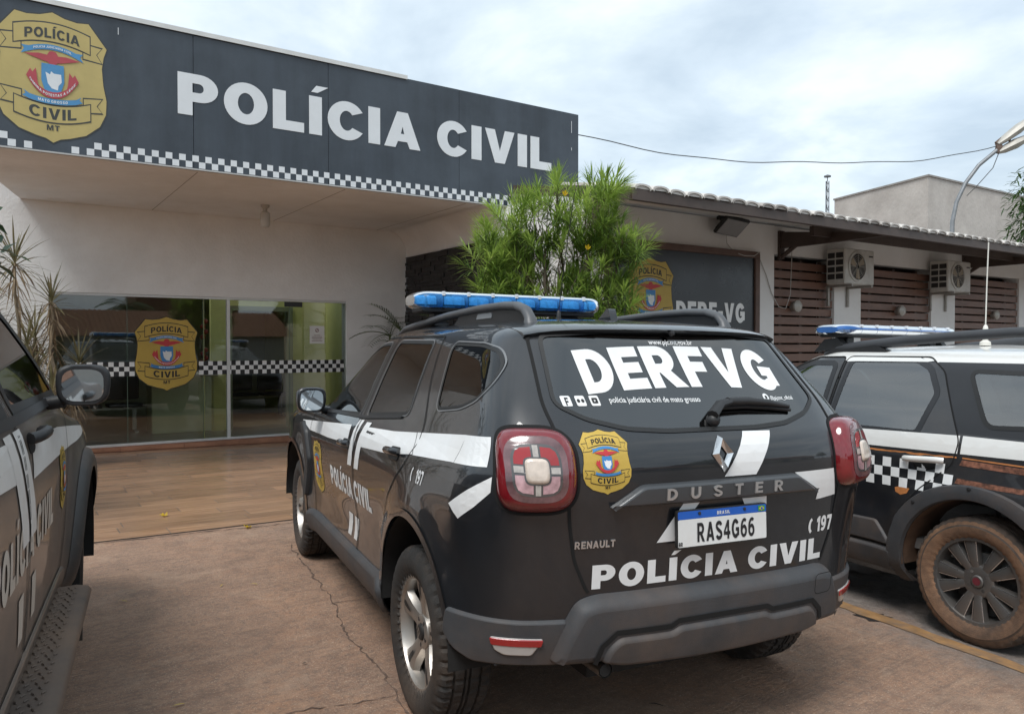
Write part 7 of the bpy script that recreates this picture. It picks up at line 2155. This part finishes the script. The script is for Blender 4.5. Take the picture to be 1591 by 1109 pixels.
# ---- fallen flowers and dry bits
fl_spots = [(-2.98, 6.63, True), (-2.15, 6.28, True)]
for i, (x, y, up) in enumerate(fl_spots):
    bb = Vector((x * sin(TH) + y * cos(TH), -x * cos(TH) + y * sin(TH), 0)); z = max(yard_z(x, y), floor_z(bb.x, bb.y) + .012 if bb.y > FP0 else -9) + .004
    m = MB(); rnd = random.Random(i)
    for k in range(5):
        a = 2 * pi * k / 5; r = .026; m.add([(0, 0, .004), (r * cos(a - .5), r * sin(a - .5), .012), (r * 1.35 * cos(a), r * 1.35 * sin(a), .020 + .008 * (k % 2)), (r * cos(a + .5), r * sin(a + .5), .012)], [(0, 1, 2, 3)])
    m.tube([(0, 0, .006), (-.03, .008, .008), (-.045, .012, .006)], [.006, .004, .002], 6)
    o = m.build('fallen_flower', leaf_mat('flower_yellow', (.62, .42, .02)), None, loc=(x, y, z), rot=(.2, .1, i * 2.0))
    tag(o, ['yellow trumpet flower lying on the wood-look tiles', 'yellow trumpet flower lying at the edge of the tiles'][i], 'flower', 'fallen yellow flowers')
def ground_px(u, v):
    t = 1.502 / ((v - 535.6) / 1206); return (u - 795.5) / 1206 * t, t
for i, (u, v, L_) in enumerate([(398, 914, .05), (340, 918, .045), (184, 942, .06), (283, 1106, .05), (195, 892, .025), (468, 1040, .02), (1010, 1098, .07)]):
    x, y = ground_px(u, v); rnd = random.Random(i + 50); m = MB(); blade(m, Vector((0, 0, .004)), Vector((1, 0, .15)), L_, .010, .4, rnd)
    o = m.build('fallen_leaf', mat('dry_leaf', (.42, .30, .08) if i < 4 else (.06, .045, .03), .8, var=.3) if i < 4 else mat('dark_leaf', (.05, .04, .03), .8, var=.3), None, loc=(x, y, yard_z(x, y) + .003), rot=(0, 0, rnd.uniform(0, 6)))
    tag(o, ['narrow yellow leaf on the concrete near the crack, right of its pair', 'narrow yellow leaf on the concrete between pickup and crack', 'curled yellow leaf on the concrete beside the running board', 'yellow leaf on the concrete at the bottom edge', 'small dark leaf on the concrete near the tiles', 'small dark leaf on the concrete near the rear tyre', 'dark curled leaf on the ground below the rear bumper'][i], 'leaf', 'yellow leaves on the ground' if i < 4 else 'dark leaves on the ground')
# ================================================================== things farther off
def box_building(name, label, x, y, rot, w, d, h, material, roofm=None):
    root = empty(name, (x, y, yard_z(x, y)), (0, 0, rot)); tag(root, label, 'building')
    m = MB(); m.box(0, w, 0, d, -.3, h); m.build('wall', material, root)
    for a in ((-.03, w + .03, -.03, .10), (-.03, .10, .101, d + .03), (.101, w + .03, d - .1, d + .03), (w - .1, w + .03, .101, d - .101)):
        m = MB(); m.box(a[0], a[1], a[2], a[3], h + .001, h + .07); m.build('parapet_cap', mat('cap_grey', (.28, .26, .24), .8, var=.15), root)
    return root
ROUGHCAST = mat('roughcast', (.50, .46, .42), .95, var=.10, vscale=1.2, bump=1.0, bscale=9, dirt=(.33, .29, .26), dscale=.8, damt=.6)
rb = empty('roughcast_building', (13.36, 25.0, 0)); tag(rb, 'beige roughcast block rising behind the annexe roof', 'building')
_a = Vector((sin(TH), cos(TH), 0)); _l = Vector((-.299, .954, 0))
def rb_prism(e, z0, z1):
    c = [Vector((0, 0, 0)) - _a * e - _l * e, _a * (15 + e) - _l * e, _a * (15 + e) + _l * (4.33 + e), _l * (4.33 + e) - _a * e]
    m = MB(); m.add([(p.x, p.y, z0) for p in c] + [(p.x, p.y, z1) for p in c], [(0, 3, 2, 1), (4, 5, 6, 7), (0, 1, 5, 4), (1, 2, 6, 5), (2, 3, 7, 6), (3, 0, 4, 7)]); return m
rb_prism(0, -.5, 6.90).build('wall', ROUGHCAST, rb); rb_prism(.04, 6.901, 6.96).build('parapet_cap', mat('cap_grey', (.28, .26, .24), .8, var=.15), rb)
# radio mast
mr = empty('radio_mast', (24.3, 60, 0)); tag(mr, 'thin lattice radio mast far behind the annexe roof', 'mast')
m = MB(); H = 14.1
for k in range(3):
    a = 2 * pi * k / 3; m.tube([(.16 * cos(a), .16 * sin(a), 0), (.12 * cos(a), .12 * sin(a), H)], .035, 5)
for z in np.arange(.5, H, .7):
    for k in range(3):
        a, b = 2 * pi * k / 3, 2 * pi * (k + 1) / 3; m.tube([(.14 * cos(a), .14 * sin(a), z), (.14 * cos(b), .14 * sin(b), min(z + .7, H))], .018, 4)
m.build('lattice', mat('mast_grey', (.16, .17, .18), .6, metal=.4, var=.1), mr)
m = MB(); m.lathe([(.03, H), (.03, H + .3), (.26, H + .3), (.26, H + .40), (.0001, H + .5)], 12); m.build('mast_head', mat('mast_grey', (.16, .17, .18)), mr)
m = MB()
for a in (.6, 2.7, 4.6): m.tube([(0, 0, H - 3.2), (.55 * cos(a), .55 * sin(a), H - 4.4)], .03, 5)
m.tube([(-.5, 0, H - 3.6), (.5, 0, H - 3.4)], .04, 5); m.build('mast_arm', mat('mast_grey', (.16, .17, .18)), mr)
a2 = empty('roof_aerial', (19.2, 44, 0)); tag(a2, 'short roof aerial beside the far radio mast', 'aerial')
m = MB(); m.tube([(0, 0, 5), (0, 0, 9.8)], .05, 6); m.tube([(-.3, 0, 9.0), (.3, 0, 9.1)], .03, 5); m.tube([(-.25, 0, 9.4), (.2, 0, 9.3)], .03, 5); m.build('aerial_pole', mat('mast_grey', (.16, .17, .18)), a2)
# curved street lamp over the roof
Yl = 15.0
def LP(u, v, y=Yl): return Vector(((u - 795.5) / 1206 * y, y, 1.502 + (535.6 - v) / 1206 * y))
sl = empty('street_lamp', (LP(1478, 500).x, Yl, 0)); tag(sl, 'street lamp with curved grey arm and twin heads above the annexe roof', 'street lamp')
o3 = Vector((LP(1478, 500).x, Yl, 0))
POLE = mat('galvanised', (.24, .25, .26), .5, metal=.5, var=.15)
pts = [LP(1478, 480), LP(1477, 400), LP(1478, 345), LP(1484, 315), LP(1498, 285), LP(1518, 258), LP(1548, 233)]
m = MB(); m.tube([Vector((0, 0, 0))] + [p - o3 for p in pts], [.05] + [.04] * 3 + [.036] * 4, 10); m.build('arm', POLE, sl, 50)
for k, (a, b, wv) in enumerate(((LP(1546, 226), LP(1600, 186), .20), (LP(1548, 238), LP(1592, 216), .20))):
    a, b = a - o3, b - o3; d = (b - a); q = [a + d * t for t in (0, .2, .6, 1)]
    m = MB(); m.tube(q, [.05, .10, .13, .09], 8, flat=(1.3, .75)); m.build('lamp_head', mat('lamp_head', (.42, .40, .36), .5, var=.15, metal=.2), sl, 40)
m = MB(); m.lathe([(.05, -.09), (.065, 0), (.05, .10)], 10, M=Matrix.Translation(LP(1549, 232) - o3)); m.tube([LP(1544, 224) - o3, LP(1556, 214) - o3, LP(1566, 220) - o3], .03, 6); m.build('arm_joint', mat('rusty', (.13, .09, .07), .8, var=.3), sl)
m = MB(); m.tube([LP(1550, 236) - o3, LP(1540, 262) - o3, LP(1517, 288) - o3, LP(1500, 305) - o3], .008, 5); m.build('stay_wire', mat('wire_black', (.03, .03, .03), .6, var=.1), sl)
# service wire
wp = bw(7.11, 8.9, 4.56); wq = LP(1546, 228); w0 = empty('service_wire', wp); tag(w0, 'thin black wire sagging from the sign corner to the street lamp', 'wire')
pts = []
for k in range(33):
    t = k / 32; p = wp.lerp(wq, t); p.z -= .40 * 4 * t * (1 - t) * (1 + .1 * sin(9 * t)); p.z += .012 * sin(31 * t); pts.append(p - wp)
m = MB(); m.tube(pts, .008, 5); m.build('wire_run', mat('wire_black', (.03, .03, .03)), w0)

# ================================================================== the other side of the street, seen in the glass and the paint
def street_house(s0, s1, p0, p1, eave, ridge, wallc, label, openings):
    t = BT('street_house', (s0 + s1) / 2, p1, 0, label, 'house', 'houses across the street')
    WM = mat('house_wall_%d' % int(s0 * 10), wallc, .9, var=.06, bump=.2, bscale=20)
    w = MB(); w.box(s0, s1, p0, p1, -.3, eave); t.part(w, 'wall', WM)
    pm = (p0 + p1) / 2
    RT = mat('clay_roof', (.20, .095, .055), .85, var=.35, vscale=7)
    n = int((s1 - s0 + 1) / .25); vs = []; fs = []
    for i in range(n * 4 + 1):
        s_ = s0 - .5 + (s1 - s0 + 1) * i / (n * 4); dz = .045 * abs(sin(pi * i / 4))
        vs += [(s_, p1 + .7, eave - .05 + dz), (s_, pm, ridge + dz), (s_, p0 - .7, eave - .05 + dz)]
    for i in range(n * 4): a = 3 * i; fs += [(a, a + 3, a + 4, a + 1), (a + 1, a + 4, a + 5, a + 2)]
    w = MB(); w.add(vs, fs); t.part(w, 'roof', RT, 30)
    for (a, b, z0, z1, kind) in openings:
        w = MB(); w.box(a, b, p1 - .02, p1 + .03, z0, z1); t.part(w, kind, mat('opening_dark', (.03, .035, .04), .3, var=.2))
        w = MB(); w.box(a - .08, b + .08, p1 + .0305, p1 + .06, z0 - .10, z0 - .01); t.part(w, 'sill', mat('sill_grey', (.4, .4, .38), .8, var=.1))
street_house(-7, 14.5, -29, -22, 2.0, 3.45, (.34, .34, .32), 'low grey house with clay tile roof across the street', [(-4, -2.5, .6, 1.7, 'window'), (2, 3, 0, 1.8, 'door'), (6, 7.8, .6, 1.7, 'window'), (10, 11.5, .6, 1.7, 'window')])
street_house(16.5, 30, -31, -23, 2.9, 4.6, (.50, .44, .33), 'cream house with clay tile roof farther along the street', [(18, 19.5, .9, 2.1, 'window'), (22, 23, 0, 2.1, 'door'), (26, 27.6, .9, 2.1, 'window')])
box_building('brick_block', 'dark red block behind the houses across the street', *bw(8.5, -41)[:2], BROT, 7, 5, 5.5, mat('brick_red', (.16, .07, .05), .9, var=.3, vscale=5))
def street_palm(s0, p0, h, label, seed):
    rnd = random.Random(seed); b = bw(s0, p0); root = empty('palm_tree', (b.x, b.y, yard_z(b.x, b.y))); tag(root, label, 'tree', 'palms across the street')
    m = MB(); limb(m, Vector((0, 0, 0)), Vector((.3, .1, h)), .16, .11, rnd, .06, 8); m.build('trunk', BARK, root, 50)
    lf = MB()
    for k in range(16):
        a = 2.4 * k; el = -.15 + 1.1 * k / 16; d = Vector((cos(a) * cos(el), sin(a) * cos(el), sin(el))); p = Vector((.3, .1, h)); pts = [p.copy()]
        for j in range(8): p = p + d * .26; d = (d + Vector((0, 0, -.2))).normalized(); pts.append(p.copy())
        lf.tube(pts, [.03 - .003 * q for q in range(9)], 4)
        for j in range(1, 9):
            dd = (pts[j] - pts[j - 1]).normalized(); sd = dd.cross(Vector((0, 0, 1))).normalized()
            for q in range(3):
                for sgn in (-1, 1): blade(lf, pts[j - 1].lerp(pts[j], q / 3), dd * .5 + sd * sgn + Vector((0, 0, -.2)), .6 * (1.05 - abs(j - 4) / 8), .05, .8, rnd, segs=2)
    tag(lf.build('crown', leaf_mat('palm_crown', (.04, .08, .02), (.08, .13, .035), .2, .5), root), kind='stuff')
street_palm(7.2, -32.5, 4.0, 'palm tree standing behind the grey house across the street', 41)
for i, (s_, p_) in enumerate(((-13, -24), (15.5, -20), (33, -22))):
    b = bw(s_, p_)
    leafy_tree('street_tree', ['round street tree left of the grey house', 'round street tree in front of the cream house', 'round street tree right of the cream house'][i], b.x, b.y, 2.4, [(0, 0, 4.2, 1.7), (1.2, .4, 3.9, 1.3), (-1.1, .5, 4.0, 1.3), (.2, -1.0, 3.8, 1.3)], 3000, .32, .12, MANGO, 60 + i, 'trees across the street')
